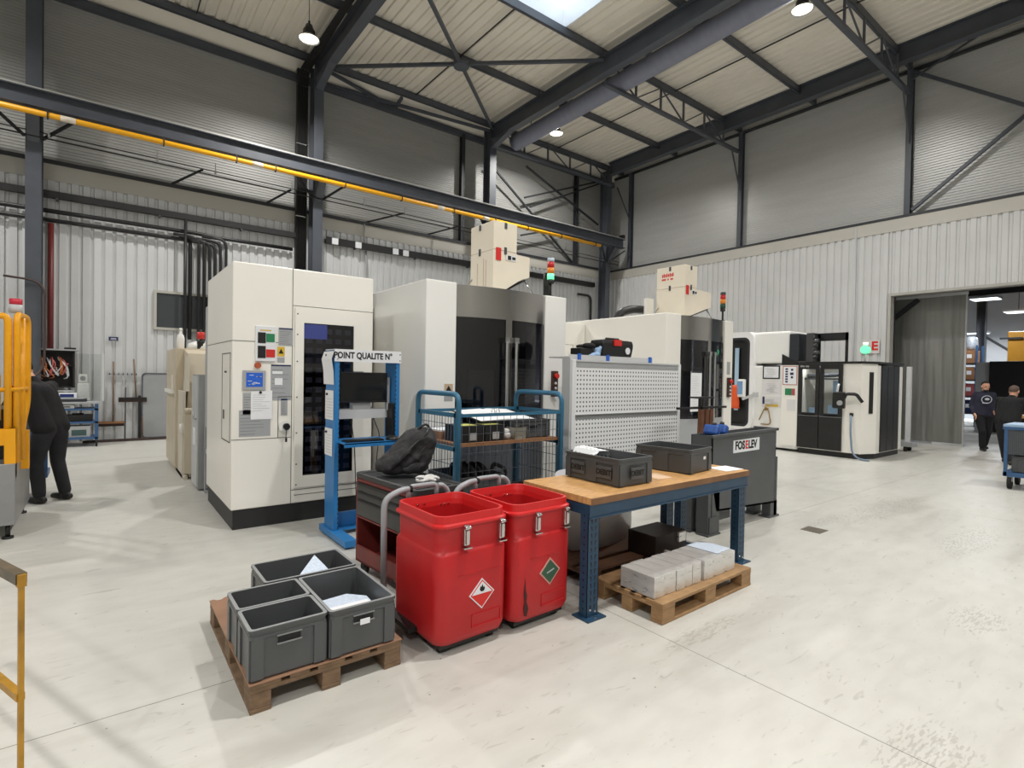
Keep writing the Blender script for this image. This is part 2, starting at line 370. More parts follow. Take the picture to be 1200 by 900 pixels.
# left wall: corrugated sheet below, horizontal liner trays above, sloped flashing between
ZC = 5.83
TRAY = [(ZB + k * 0.07 + dz, d) for k in range(60) for dz, d in ((0, 0.0), (0.01, 0.012), (0.06, 0.012), (0.07, 0.0))]
wl = M()
wl.sheet(trap(XL, XR, 0.205, 0.032, 0.6, 0.08), 0, ZC, lambda u, d, t: (u, YW + 0.03 - d, t))
wl.m(1).box(XL, XR, YW - 0.01, YW + 0.06, ZC, ZB - 0.06)
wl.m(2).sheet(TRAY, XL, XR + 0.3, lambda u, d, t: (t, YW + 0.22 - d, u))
wl.m(3).box(XL, XR + 0.2, YW - 0.04, YW + 0.24, ZB - 0.06, ZB + 0.03)
wl.m(2).box(XL, XR + 0.3, YW + 0.25, YW + 0.35, 0, ZD)
st('wall_left', wl, [WALL_LO, WALL_FL, WALL_UP, STEEL_D])
# right wall with the doorway
wr = M()
def rseg(y0, y1, z0, z1): wr.sheet(trap(y0, y1, 0.2, 0.032, 0.56, 0.08), z0, z1, lambda u, d, t: (XR + 0.03 - d, u, t))
wr.m(0); rseg(DY1 + 0.06, YW, 0, 5.86); rseg(YN, DY0 - 0.06, 0, 5.86); rseg(DY0 - 0.06, DY1 + 0.06, DZ + 0.07, 5.86)
wr.m(1).box(XR - 0.015, XR + 0.06, YN, YW, 5.86, ZB - 0.05)
wr.m(2).sheet(TRAY, YN, YW + 0.3, lambda u, d, t: (XR + 0.22 - d, t, u))
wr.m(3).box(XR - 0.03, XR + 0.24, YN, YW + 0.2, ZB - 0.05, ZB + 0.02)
wr.m(2).box(XR + 0.25, XR + 0.35, DY1, YW + 0.35, 0, ZD).box(XR + 0.25, XR + 0.35, YN, DY0, 0, ZD).box(XR + 0.25, XR + 0.35, DY0, DY1, DZ, ZD)
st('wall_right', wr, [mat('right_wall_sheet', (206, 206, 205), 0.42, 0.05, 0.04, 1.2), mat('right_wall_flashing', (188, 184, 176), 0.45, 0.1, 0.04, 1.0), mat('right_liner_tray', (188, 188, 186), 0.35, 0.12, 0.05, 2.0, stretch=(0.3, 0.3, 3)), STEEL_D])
jb = M().box(XR - 0.03, XR + 0.36, DY1, DY1 + 0.07, 0, DZ + 0.07).box(XR - 0.03, XR + 0.36, DY0 - 0.07, DY0, 0, DZ + 0.07).box(XR - 0.03, XR + 0.36, DY0, DY1, DZ, DZ + 0.07)
st('trim_1', jb, mat('door_reveal', (176, 174, 168), 0.5, 0, 0.06, 2))
# walls behind the viewer
st('wall_back', M().box(XL, XR, YN - 0.1, YN, 0, ZD), mat('plain_wall', (176, 176, 172), 0.6))
st('wall_front', M().box(XL - 0.1, XL, YN, YW + 0.3, 0, ZD), mat('plain_wall', (176, 176, 172), 0.6))
# roof deck with two skylight openings
SK = [(6.55, 9.2, 6.0, 10.1), (6.55, 9.2, -6.5, -3.0), (-5.2, -2.6, 6.0, 10.1), (-5.2, -2.6, -6.5, -3.0)]
rf = M()
def deck(x0, x1, y0, y1): rf.sheet(trap(x0, x1, 0.25, 0.045, 0.5, 0.09), y0, y1, lambda u, d, t: (u, t, ZD + 0.045 - d))
for x0, x1, cut in ((XL, -5.2, 0), (-5.2, -2.6, 1), (-2.6, 6.55, 0), (6.55, 9.2, 1), (9.2, XR + 0.3, 0)):
    if not cut: deck(x0, x1, YN, YW + 0.3)
    else: deck(x0, x1, YN, -6.5); deck(x0, x1, -3.0, 6.0); deck(x0, x1, 10.1, YW + 0.3)
st('ceiling', rf, DECK)
for i, (x0, x1, y0, y1) in enumerate(SK):
    a = 0.05; s_ = M().box(x0 - a, x0, y0, y1, ZD, ZD + 0.5).box(x1, x1 + a, y0, y1, ZD, ZD + 0.5).box(x0, x1, y0 - a, y0, ZD, ZD + 0.5).box(x0, x1, y1, y1 + a, ZD, ZD + 0.5)
    for k in range(1, 3): s_.box(x0 + (x1 - x0) * k / 3 - 0.02, x0 + (x1 - x0) * k / 3 + 0.02, y0, y1, ZD + 0.42, ZD + 0.5)
    for k in range(1, 4): s_.box(x0, x1, y0 + (y1 - y0) * k / 4 - 0.02, y0 + (y1 - y0) * k / 4 + 0.02, ZD + 0.42, ZD + 0.5)
    s_.m(1).box(x0, x1, y0, y1, ZD + 0.5, ZD + 0.505)
    st('window_%d' % (i + 1), s_, [mat('skylight_frame', (236, 238, 240), 0.5), CGLASS])

# steel frame: columns, portal beams, purlins, lattice girders
XC = [-7.1, -1.15, 4.72, 10.62, 16.48]
for x in XC:
    b = M().ibeam((x, 15.27, 0), (x, 15.27, 10.2), 0.26, 0.40, 0.03, 0.02, up=(0, 1, 0)); b.box(x - 0.16, x + 0.16, 15.03, 15.51, 0, 0.02)
    st('steel_column', b, STEEL)
    zb = 10.2 if x > 16 else 9.98
    b = M().ibeam((x, 15.06, zb), (x, YN, zb + 0.1), 0.24, 0.5, 0.03, 0.02)
    if x < 16: b.prism([(15.06, zb - 0.24), (15.06, zb - 0.5), (14.0, zb - 0.24)], x - 0.1, x + 0.1, 'x')
    st('roof_beam', b, STEEL)
PY = [15.25, 12.6, 9.98, 7.55, 5.07, 2.6, 0.1, -2.4, -4.9]
def chan(y, z, x0, x1, h=0.2): return M().box(x0, x1, y - 0.004, y + 0.004, z, z + h).box(x0, x1, y - 0.004, y + 0.07, z, z + 0.008).box(x0, x1, y - 0.004, y + 0.07, z + h - 0.008, z + h).box(x0, x1, y + 0.06, y + 0.07, z, z + 0.03)
for y in PY:
    xs = [XL] + XC + [XR + 0.2]
    for a, b_ in zip(xs[:-1], xs[1:]): st('roof_beam', chan(y, 10.25, a + 0.01, b_ - 0.01), STEEL)
st('roof_beam', M().box(XL, XR + 0.2, YW + 0.06, YW + 0.2, 9.9, 10.08), STEEL)
st('trim_4', M().quad((XL, 15.32, 10.46), (XR + 0.2, 15.32, 10.46), (XR + 0.2, YW + 0.2, 10.09), (XL, YW + 0.2, 10.09)), DECK)
st('roof_beam', M().box(XR + 0.1, XR + 0.2, YN, YW, 10.17, 10.24), STEEL_D)
for y in (15.0, 9.98, 5.07, 0.1):                 # lattice girders in the last bay
    b = M().box(10.62, XR, y - 0.06, y + 0.06, 9.5, 9.58) if y < 15 else M().box(10.62, 16.48, y - 0.06, y + 0.06, 9.5, 9.58)
    n = 5; xa, xb = 10.8, 16.4
    for k in range(n):
        x0, x1 = xa + (xb - xa) * k / n, xa + (xb - xa) * (k + 1) / n
        b.bar((x0, y, 9.58 if k % 2 else 10.25), (x1, y, 10.25 if k % 2 else 9.58), 0.035, 0.035)
        b.box(x1 - 0.025, x1 + 0.025, y - 0.025, y + 0.025, 9.58, 10.25)
    st('roof_beam', b, STEEL)
# gable posts on the right wall, rails on the left wall
for y in (14.75, 9.92, 5.07, 0.2, -4.6):
    b = M().ibeam((XR + 0.10, y, ZB + 0.02), (XR + 0.10, y, 10.2), 0.14, 0.16, 0.012, 0.01, up=(1, 0, 0))
    st('wall_post', b, STEEL)
for x in (9.83, 15.3):
    st('wall_post', M().ibeam((x, YW + 0.1, ZB + 0.03), (x, YW + 0.1, 9.98), 0.13, 0.16, 0.012, 0.01, up=(0, 1, 0)), STEEL_D)
def rods(name, segs, r=0.022, m=STEEL):
    for a, b_ in segs: st(name, M().bar(a, b_, r * 2, r * 2), m)
rods('roof_beam', [((4.85, 15.1, 10.15), (10.6, 9.98, 10.15)), ((10.6, 15.1, 10.12), (4.85, 9.98, 10.12)), ((4.85, 15.25, 10.2), (7.3, 15.86, 10.1)), ((7.3, 15.3, 10.2), (7.3, 15.86, 10.05)),
                   ((4.85, 15.8, 10.05), (10.6, 15.3, 10.15))], 0.04)
st('roof_beam', M().cyl((7.72, 12.54, 10.06), (7.72, 12.54, 10.2), 0.22, n=10), STEEL)
for x in (1.8, 7.72, 13.7):
    rods('roof_beam', [((x, 15.2, 10.38), (x, 9.98, 10.38))] + ([] if x == 7.72 else [((x, 9.98, 10.38), (x, -6, 10.38))]), 0.014, STEEL_D)
# wind bracing on the left wall in the last bay and on the right wall
rods('wall_post', [((10.9, 15.55, 9.1), (15.2, 15.85, 6.35)), ((12.4, 15.55, 8.3), (16.4, 15.6, 9.85)), ((12.7, 15.58, 8.02), (16.4, 15.6, 9.75)), ((12.5, 15.6, 9.5), (16.4, 15.6, 8.05)), ((12.3, 15.6, 6.9), (14.1, 15.6, 7.45))], 0.03, STEEL_D)
rods('wall_post', [((XR + 0.02, 4.99, 10.1), (XR + 0.02, 0.25, 6.35)), ((XR + 0.03, 4.95, ZB + 0.12), (XR + 0.03, 0.25, 10.05))], 0.04, STEEL)
rods('wall_post', [((XR, 9.9, 8.2), (16.75, 9.9, 9.55)), ((XR, 5.05, 8.2), (16.75, 5.05, 9.55)), ((XR, 14.7, 8.2), (16.75, 14.9, 9.5)), ((XR - 0.02, 5.0, 9.9), (16.7, 3.2, 10.2))], 0.02, STEEL)
for x, x2 in ((1.95, 1.35), (4.06, 3.56), (7.33, 6.38), (9.4, 8.5)):
    st('wall_post', M().bar((x2, YW + 0.12, ZB + 0.05), (x, 15.15, 6.62), 0.04, 0.04), STEEL_D)

# ------------------------------------------------------------------ crane runway with yellow conductor bar
cr = thing('crane_rail', 'long dark steel runway girder carrying a yellow conductor bar along the left wall', 'crane rail', (8, 14.85, 6.9))
M().ibeam((XL, 14.7, 7.16), (16.95, 14.7, 7.16), 0.24, 0.36, 0.022, 0.014).build('girder', STEEL, cr); M().box(XL, 16.95, 14.6, 14.76, 7.342, 7.372).build('rail_head', mat('lit_rail_steel', (186, 184, 178), 0.4, 0.4, 0.15, 2), cr)  # rail head made pale and wide, its colour standing in for reflected light
cb = M().tube([(XL, 14.6, 6.86), (15.5, 14.6, 6.86)], 0.058, 10).build('conductor_bar', YRAIL, cr)
cb['label'] = 'bright yellow tube'
for x in [-5, -0.9, 1.1, 2.6, 3.5, 5.3, 7.0, 8.8, 10.4, 11.8, 13.4, 15.2]: M().box(x - 0.012, x + 0.012, 14.535, 14.665, 6.79, 6.92).box(x - 0.01, x + 0.01, 14.59, 14.61, 6.92, 6.98).build('bar_hanger', STEEL_D, cr)
for x in (-0.7, 2.95, 8.2, 9.9): M().tube([(x, 14.6, 6.86), (x + 0.25, 14.6, 6.86)], 0.061, 10).build('bar_label', mat('pale_bar_label', (226, 214, 196), 0.5), cr)
for x in XC:
    M().prism([(15.06, 6.97), (14.62, 6.97), (14.62, 6.93), (15.06, 6.4)], x - 0.1, x + 0.1, 'x').build('bracket', STEEL, cr)
    
    for q in (-1, 1): M().bar((x + q * 0.14, 15.1, 6.5), (x + q * 0.7, 14.8, 6.95), 0.05, 0.05).build('knee_brace', STEEL_D, cr)
M().box(16.83, 16.95, 14.6, 14.82, 7.372, 7.52).build('end_stop', BLACK, cr)
cl = thing('cable_line', 'thin twin cable line strung below the crane girder on short hangers', 'cable', (4, 15.0, 6.5))
M().tube([(XL, 14.95, 6.64), (17, 14.95, 6.48)], 0.012, 6).build('cable', PIPEBLK, cl); M().tube([(XL, 14.98, 6.56), (17, 14.98, 6.36)], 0.016, 6).build('cable', PIPEBLK, cl)
for x in (-0.9, 1.0, 2.2, 4.0, 6.0, 7.3, 9.4, 11.5, 14): M().box(x - 0.008, x + 0.008, 14.95, 14.97, 6.5, 6.78).box(x - 0.02, x + 0.02, 14.94, 14.99, 6.53, 6.6).build('hanger', GREY, cl)

# ------------------------------------------------------------------ ventilation duct
dt = thing('ventilation_duct', 'round grey blue fabric air duct running below the roof', 'duct', (11.55, 3, 9.4))
M().tube([(11.4, 14.85, 9.80), (11.4, 14.5, 9.808), (11.4, 13.5, 9.83), (11.4, -8, 10.13)], 0.265, 24).build('duct_sleeve', DUCT, dt)
for k, y in enumerate((11.9, 10.4, 9.0, 7.6, 6.0, 3, 0, -3)): M().tube([(11.4, y, 9.985 - (y - 6.2) * 0.0205 if y > 0 else 10.05), (11.4, y + 0.06, 9.985 - (y - 6.2) * 0.0205 if y > 0 else 10.05)], 0.273, 24).build('duct_band', mat('duct_band_grey', (122, 126, 142), 0.6), dt)
for y in (14, 12.6, 9.98, 7.55, 5.07): M().box(11.39, 11.41, y - 0.01, y + 0.01, 10.0, 10.3).build('duct_hanger', STEEL_D, dt)

# ------------------------------------------------------------------ high-bay lamps
def lamp_parts(root, on=True):
    M().lathe([(0.03, 0.34), (0.07, 0.33), (0.1, 0.24), (0.13, 0.2), (0.13, 0.1), (0.15, 0.08)], n=24, cap0=True).build('lamp_housing', BLACK, root, world=False)
    M().lathe([(0.15, 0.08), (0.21, 0.035), (0.235, 0.0), (0.225, 0.0), (0.2, 0.03)], n=28).build('reflector', GREY, root, world=False)
    M().lathe([(0.205, 0.022), (0.12, 0.004), (0.01, 0.0)], n=28, cap1=True).build('lens', LENS, root, world=False)
    M().tube([(0, 0, 0.33), (0, 0, 1.0 if i not in (1, 2) else 0.64)], 0.008, 6).box(-0.02, 0.02, -0.02, 0.02, 0.34, 0.42).build('suspension_rod', BLACK, root, world=False)
LAMPS = [(3.7, 12.6), (12.03, 13.43), (12.2, 5.6), (3.7, 1.6), (-4.2, 12.62), (-4.2, 1.6), (-4.2, -5.4), (3.7, -5.4), (12.2, -1.9)]
LLAB = {0: 'lit high-bay lamp hanging by the left wall beside the first roof beam', 1: 'lit high-bay lamp hanging below the fabric duct', 2: 'lit high-bay lamp with yellow glow hanging under the bare roof deck on the right'}
proto = None
for i, (x, y) in enumerate(LAMPS):
    lab = LLAB.get(i) or 'high-bay lamp outside the picture, over the ' + {3: 'floor straight above the red bins', 4: 'left hand wall beyond the first column', 5: 'aisle left of the yellow railing', 6: 'far left corner behind the viewer', 7: 'floor right behind the viewer', 8: 'aisle leading to the doorway'}[i]
    t = zl = (9.24, 9.8, 9.85)[i] if i < 3 else 9.24
    t = thing('high_bay_lamp', lab, 'lamp', (x, y, zl), 0, 'high bay lamps')
    if proto is None: lamp_parts(t); proto = t
    elif i < 3: lamp_parts(t)
    else:
        for ch in [c for c in bpy.data.objects if c.parent == proto and c.type == 'MESH']:
            c = ch.copy(); COL.objects.link(c); c.parent = t
    L = bpy.data.lights.new('lamp_light', 'AREA'); L.shape = 'DISK'; L.size = 0.38; L.energy = LAMP_W; L.spread = LAMP_SPREAD; L.color = (1.0, 0.98, 0.94)
    lo = bpy.data.objects.new('lamp_light', L); COL.objects.link(lo); lo.location = (x, y, zl - 0.008)

# ------------------------------------------------------------------ services on the left wall
def pipe(name, pts, r, m, lab, cat='pipe', group=None, fil=0.12):
    return tag(M().tube(pts, r, 10, fil).build(name, m), lab, cat, group)
yp = YW - 0.11
ct = thing('cable_tray', 'thick black cable tray running along the corrugated wall left of the tall cable riser', 'cable tray', (0, yp, 5.4))
M().box(XL, 4.32, yp - 0.08, yp + 0.06, 5.42, 5.46).box(XL, 4.32, yp - 0.08, yp - 0.065, 5.46, 5.56).box(XL, 4.32, yp + 0.045, yp + 0.06, 5.46, 5.56).build('tray', PIPEBLK, ct)
for k in range(5): M().tube([(XL, yp - 0.045 + 0.022 * k, 5.48), (4.3, yp - 0.045 + 0.022 * k, 5.48)], 0.016, 6).build('cable', RUBBER, ct)
for x in (-3, -0.8, 1.1, 2.9): M().box(x - 0.02, x + 0.02, yp - 0.08, YW - 0.01, 5.38, 5.42).build('tray_bracket', STEEL, ct)
ct = thing('cable_tray', 'black cable tray with small white boxes on the wall right of the cable riser', 'cable tray', (9, yp, 5.4))
M().box(5.1, 16.2, yp - 0.08, yp + 0.06, 5.42, 5.46).box(5.1, 16.2, yp - 0.08, yp - 0.065, 5.46, 5.6).box(5.1, 16.2, yp + 0.045, yp + 0.06, 5.46, 5.56).build('tray', PIPEBLK, ct)
for x in (5.35, 6.05, 7.25, 7.6): M().box(x - 0.09, x + 0.09, yp - 0.14, yp - 0.08, 5.4, 5.58).build('junction_box', SIGNW, ct, bevel=0.01)
for x in (6, 8, 10, 12, 14): M().box(x - 0.02, x + 0.02, yp - 0.08, YW - 0.01, 5.38, 5.42).build('tray_bracket', STEEL, ct)
pipe('air_pipe', [(XL, yp, 5.13), (1.9, yp, 5.13), (2.3, yp, 5.1), (4.2, yp, 5.1)], 0.05, PIPEBLK, 'upper thin black pipe just below the long cable tray')
pipe('air_pipe', [(XL, yp, 4.93), (1.75, yp, 4.93), (1.75, yp, 2.45)], 0.045, PIPEBLK, 'lower thin black pipe along the wall that bends down near the window')
rise = [(1.63, 5.42, 'first black riser pipe from the left dropping to the red valve'), (1.93, 5.02, 'third black riser pipe, bending down just inside the window edge'), (2.05, 4.98, 'fourth black riser pipe among the bundle by the window'),
        (2.17, 4.94, 'fifth black riser pipe, middle of the bundle above the tall machine'), (2.29, 4.9, 'sixth black riser pipe, third from the right of the bundle'), (2.41, 4.98, 'seventh black riser pipe, second from the right of the bundle'), (2.54, 5.06, 'eighth black riser pipe, rightmost of the bundle above the tall machine')]
for i, (x, z, lab) in enumerate(rise):
    pts = [(x, yp - 0.13, z), (x, yp - 0.13, 2.0)] if i == 0 else [(x - 0.55, yp - 0.07, z), (x, yp - 0.07, z), (x, yp - 0.07, 1.6)]
    pipe('riser_pipe', pts, 0.036, PIPEBLK, lab, 'pipe', 'black riser pipes beside the wall window', 0.2)
pipe('fire_pipe', [(-0.9, yp - 0.02, 4.86), (-0.9, yp - 0.02, 1.5)], 0.055, PIPERED, 'dark red vertical pipe down the wall beside the first column')
cb_ = thing('cable_riser', 'thick black bundle of cables climbing the wall beside the second column', 'cable bundle', (4.42, 15.5, 0))
M().box(4.26, 4.55, 15.5, 15.62, 0, 10.1).build('riser_tray', PIPEBLK, cb_)
for k in range(6): M().tube([(4.29 + k * 0.045, 15.47, 0), (4.29 + k * 0.045, 15.47, 10.0), (4.3 + k * 0.03, 12, 10.02 + k * 0.01), (4.3 + k * 0.03, 3, 10.1)], 0.02, 6, 0.4).build('cable', RUBBER, cb_)
for z in (2, 4, 6, 8, 9.6): M().box(4.24, 4.55, 15.44, 15.5, z, z + 0.03).build('cable_clip', CHROME, cb_)
pipe('conduit', [(6.35, YW - 0.04, 5.4), (6.35, YW - 0.1, 5.0), (6.35, YW - 0.1, 3.0)], 0.02, GREY, 'slim grey conduit dropping to the top of the tall machine', 'conduit')
pipe('conduit', [(6.28, 15.62, 6.2), (6.28, 15.62, 5.5)], 0.015, GREY, 'short grey conduit above the cable tray', 'conduit')
pipe('conduit', [(XR - 0.022, 6.27, 6.15), (XR - 0.022, 6.27, 0.0)], 0.025, LGREY, 'white conduit down the right hand wall near the sliding door', 'conduit')
pipe('black_hose', [(-1.6, 15.02, 3.55), (-0.96, 15.02, 3.5), (-0.96, 15.02, 1.6), (-1.5, 14.6, 1.2)], 0.024, mat('brown_hose', (70, 56, 52), 0.6), 'thin dark hose hanging in a loop on the first column', 'hose', None, 0.3)
pipe('conduit', [(15.3, yp, 5.05), (16.05, yp, 5.05), (16.05, yp, 0.0)], 0.05, PIPEBLK, 'black pipe bending down beside the corner column', 'pipe', None, 0.25)

# wall window
wi = M().box(1.0, 2.35, YW - 0.06, YW + 0.02, 2.66, 2.72).box(1.0, 2.35, YW - 0.06, YW + 0.02, 3.56, 3.62).box(1.0, 1.06, YW - 0.06, YW + 0.02, 2.72, 3.56).box(2.29, 2.35, YW - 0.06, YW + 0.02, 2.72, 3.56).box(1.74, 1.78, YW - 0.05, YW + 0.01, 2.72, 3.56)
wi.m(1).box(1.06, 2.29, YW - 0.03, YW - 0.02, 2.72, 3.56)
st('window_5', wi, [WALL_FL, mat('dark_window_pane', (62, 66, 70), 0.12, 0, 0.1, 1)])
ws = thing('wall_sign', 'small dark blue sign on the corrugated wall above the brooms', 'sign', (0.22, YW - 0.05, 2.33))
M().box(0.13, 0.31, YW - 0.06, YW - 0.035, 2.34, 2.43).build('sign_plate', mat('dark_blue_sign', (34, 44, 88), 0.4), ws)
M().box(0.17, 0.27, YW - 0.064, YW - 0.061, 2.39, 2.40).box(0.16, 0.28, YW - 0.064, YW - 0.061, 2.365, 2.375).build('lettering', SIGNW, ws)
# ------------------------------------------------------------------ machines
def seam(o, segs, y, name='panel_seam', wd=0.006, d=0.003):
    """thin panel joints on a front at plane y: (x0, z0, x1, z1)"""
    b = M()
    for x0, z0, x1, z1 in segs: b.box(min(x0, x1) - wd / 2, max(x0, x1) + wd / 2, y - d, y + 0.004, min(z0, z1) - wd / 2, max(z0, z1) + wd / 2)
    return b.build(name, SEAM, o)
def plate(name, o, x0, x1, z0, z1, y, m, t=0.008, lab=None, bevel=0.0):
    p = M().box(x0, x1, y - t, y, z0, z1).build(name, m, o, bevel=bevel)
    if lab: p['label'] = lab
    return p
def platex(name, o, y0, y1, z0, z1, x, m, t=0.008, lab=None, bevel=0.0):
    p = M().box(x - t, x, y0, y1, z0, z1).build(name, m, o, bevel=bevel)
    if lab: p['label'] = lab
    return p
def lines_on(o, x0, x1, z0, z1, y, n=6, m=INK, seed=1, th=0.0022):
    """faint printed lines of a notice, as one piece of lettering"""
    r = random.Random(seed); b = M()
    for k in range(n):
        z = z1 - (z1 - z0) * (k + 0.6) / n; xe = x0 + (x1 - x0) * r.uniform(0.5, 1)
        b.box(x0, xe, y - 0.0012, y, z - th / 2, z + th / 2)
    return b.build('print', m, o)

# --- tool magazine cabinet (tall white cabinet with the dark window)
Y1 = 6.2
mc = thing('tool_magazine', 'tall white machine cabinet with a long dark window, control plates and black plinth', 'machine', (1.85, 7.0, 0))
M().box(1.08, 2.62, Y1, 7.85, 0.21, 2.83).build('body', WHITE, mc, bevel=0.012)
pl = M().box(1.10, 2.60, Y1 + 0.015, 7.83, 0, 0.205).build('plinth', PLINTH, mc); pl['label'] = 'black plinth'
seam(mc, [(1.08, 2.0, 1.68, 2.0), (1.68, 2.42, 2.62, 2.42), (1.68, 2.83, 1.68, 0.21), (1.08, 0.955, 1.68, 0.955), (1.68, 0.36, 2.62, 0.36), (1.72, 0.30, 2.62, 0.30)], Y1)
b = M(); b.box(1.077, 1.08, 6.2, 7.85, 1.997, 2.003)
for y0, y1, z0, z1 in ((6.28, 6.29, 0.92, 1.87), (6.75, 6.76, 0.92, 1.87), (6.28, 6.76, 1.865, 1.875), (6.28, 6.76, 0.915, 0.925)): b.box(1.076, 1.08, y0, y1, z0, z1)
b.box(1.07, 1.08, 6.62, 6.65, 1.15, 1.25).box(1.06, 1.08, 6.5, 6.52, 1.66, 1.68)
b.build('side_hatch', SEAM, mc)
dr = M(); x0, x1, z0, z1 = 1.705, 2.605, 0.385, 2.40; wx0, wx1, wz0, wz1 = 1.80, 2.375, 0.515, 2.235
dr.box(x0, wx0, Y1 - 0.022, Y1 - 0.002, z0, z1).box(wx1, x1, Y1 - 0.022, Y1 - 0.002, z0, z1).box(wx0, wx1, Y1 - 0.022, Y1 - 0.002, z0, wz0).box(wx0, wx1, Y1 - 0.022, Y1 - 0.002, wz1, z1)
dr = dr.build('door', WHITE, mc)
M().box(wx0, wx1, Y1 - 0.012, Y1 - 0.008, wz0, wz1).build('window_pane', DGLASS, dr)
b = M().box(wx0, wx1, Y1 - 0.0025, Y1 - 0.001, wz0, wz1)
b.build('magazine_back', BLACK, dr)
b = M()
for i in range(5):
    for j in range(15):
        x = wx0 + 0.03 + i * 0.11; z = wz0 + 0.04 + j * 0.112
        b.box(x, x + 0.07, Y1 - 0.007, Y1 - 0.003, z, z + 0.06)
b.build('tool_pockets', mat('tool_pocket_grey', (196, 196, 202), 0.5, 0, 0.4, 3), dr)
plate('window_sticker', dr, wx0 + 0.005, wx0 + 0.26, 2.06, 2.225, Y1 - 0.0125, mat('dark_blue_sticker', (62, 72, 140), 0.3), 0.001, 'blue sticker in the corner')
b = M()
for z in (0.42, 0.65, 1.0, 1.4, 1.8, 2.1, 2.33): b.cyl((1.73, Y1 - 0.025, z), (1.73, Y1 - 0.02, z), 0.008, n=8)
b.build('hinge_screws', STEEL_D, dr)
# control plates
cpn = plate('switch_panel', mc, 1.30, 1.505, 1.79, 2.17, Y1 - 0.0, SIGNW, 0.02, 'white panel with two rotary switches', 0.004)
plate('switch_photo', cpn, 1.322, 1.40, 1.985, 2.10, Y1 - 0.02, INK, 0.004); plate('switch_photo', cpn, 1.322, 1.40, 1.825, 1.955, Y1 - 0.02, INK, 0.004)
plate('green_label', cpn, 1.405, 1.49, 2.0, 2.09, Y1 - 0.02, GREEN, 0.004, 'green label'); plate('red_label', cpn, 1.405, 1.495, 1.835, 1.92, Y1 - 0.02, REDP, 0.004, 'red label')
plate('yellow_strip', cpn, 1.345, 1.455, 2.118, 2.13, Y1 - 0.02, YSTK, 0.002)
b = M().cyl((1.325, Y1 - 0.03, 1.745), (1.325, Y1, 1.745), 0.032, n=16).build('stop_button', mat('worn_orange', (176, 84, 50), 0.5), mc); b['label'] = 'orange push button'
for i, (xa, xb, za, zb_, lab) in enumerate(((1.535, 1.685, 1.97, 2.165, 'grey data plate at the top'), (1.46, 1.67, 1.37, 1.76, 'large grey instruction plate'), (1.185, 1.29, 1.22, 1.45, None), (1.15, 1.46, 0.985, 1.265, 'large grey plate below the paper'), (1.565, 1.635, 1.2, 1.385, None))):
    p = plate('data_plate', mc, xa, xb, za, zb_, Y1, GREY, 0.005, lab); lines_on(p, xa + 0.012, xb - 0.012, za + 0.01, zb_ - 0.03, Y1 - 0.005, 7, STEEL_D, i)
    if i in (0, 1, 4): plate('header', p, xa + 0.004, xb - 0.004, zb_ - 0.018, zb_ - 0.004, Y1 - 0.005, mat('dark_blue_sign', (34, 44, 88), 0.4), 0.002)
plate('paper_slip', mc, 1.475, 1.58, 1.655, 1.685, Y1 - 0.005, PAPER, 0.002); plate('paper_slip', mc, 1.5, 1.58, 1.535, 1.61, Y1 - 0.005, PAPER, 0.002)
p = plate('warning_label', mc, 1.525, 1.60, 1.85, 1.955, Y1, YSTK, 0.003, 'yellow warning triangle label')
M().prism([(1.537, 1.88), (1.588, 1.88), (1.5625, 1.935)], Y1 - 0.0045, Y1 - 0.003, 'y').build('triangle', INK, p)
plate('small_label', mc, 1.525, 1.60, 1.78, 1.84, Y1, GREY, 0.003)
h = plate('touch_screen', mc, 1.18, 1.405, 1.48, 1.69, Y1, GREY, 0.02, 'small touch screen with a blue picture', 0.004)
plate('screen', h, 1.212, 1.375, 1.515, 1.665, Y1 - 0.02, SCREEN, 0.002)
b = M(); r_ = random.Random(4)
for k in range(10): xx = 1.22 + r_.random() * 0.11; zz = 1.525 + r_.random() * 0.12; b.box(xx, xx + 0.04, Y1 - 0.0235, Y1 - 0.022, zz, zz + 0.006)
b.build('screen_marks', SIGNW, h)
p = plate('paper_notice', mc, 1.262, 1.475, 1.165, 1.475, Y1 - 0.006, PAPER, 0.003, 'white handwritten sheet held by a magnet'); lines_on(p, 1.28, 1.46, 1.25, 1.44, Y1 - 0.009, 8, GREY, 9, 0.003)
M().cyl((1.355, Y1 - 0.02, 1.455), (1.355, Y1 - 0.008, 1.455), 0.014, n=12).build('magnet', BLACK, mc)
M().cyl((1.605, Y1 - 0.03, 1.08), (1.605, Y1, 1.08), 0.062, n=24).build('handle_rosette', WHITE2, mc)
b = M().cyl((1.615, Y1 - 0.075, 1.08), (1.615, Y1 - 0.03, 1.08), 0.034, n=16).box(1.598, 1.63, Y1 - 0.085, Y1 - 0.05, 1.045, 1.115).build('rotary_handle', BLACK, mc)
M().tube([(1.612, Y1 - 0.06, 1.05), (1.61, Y1 - 0.055, 0.95)], 0.004, 6).box(1.602, 1.622, Y1 - 0.06, Y1 - 0.05, 0.91, 0.955).build('key', BLACK, mc)
M().box(1.535, 1.54, Y1 - 0.006, Y1, 0.96, 1.41).box(1.535, 1.68, Y1 - 0.006, Y1, 1.405, 1.41).build('sub_panel', SEAM, mc)
# strip and dark gear between the cabinet and its neighbour
M().box(2.63, 3.0, 7.1, 7.6, 0, 2.62).build('joining_cover', WHITE, mc)
M().box(2.72, 2.98, 7.15, 7.58, 2.62, 2.84).cyl((2.7, 7.2, 2.86), (2.95, 7.6, 2.86), 0.05).build('hose_gear', BLACK, mc)

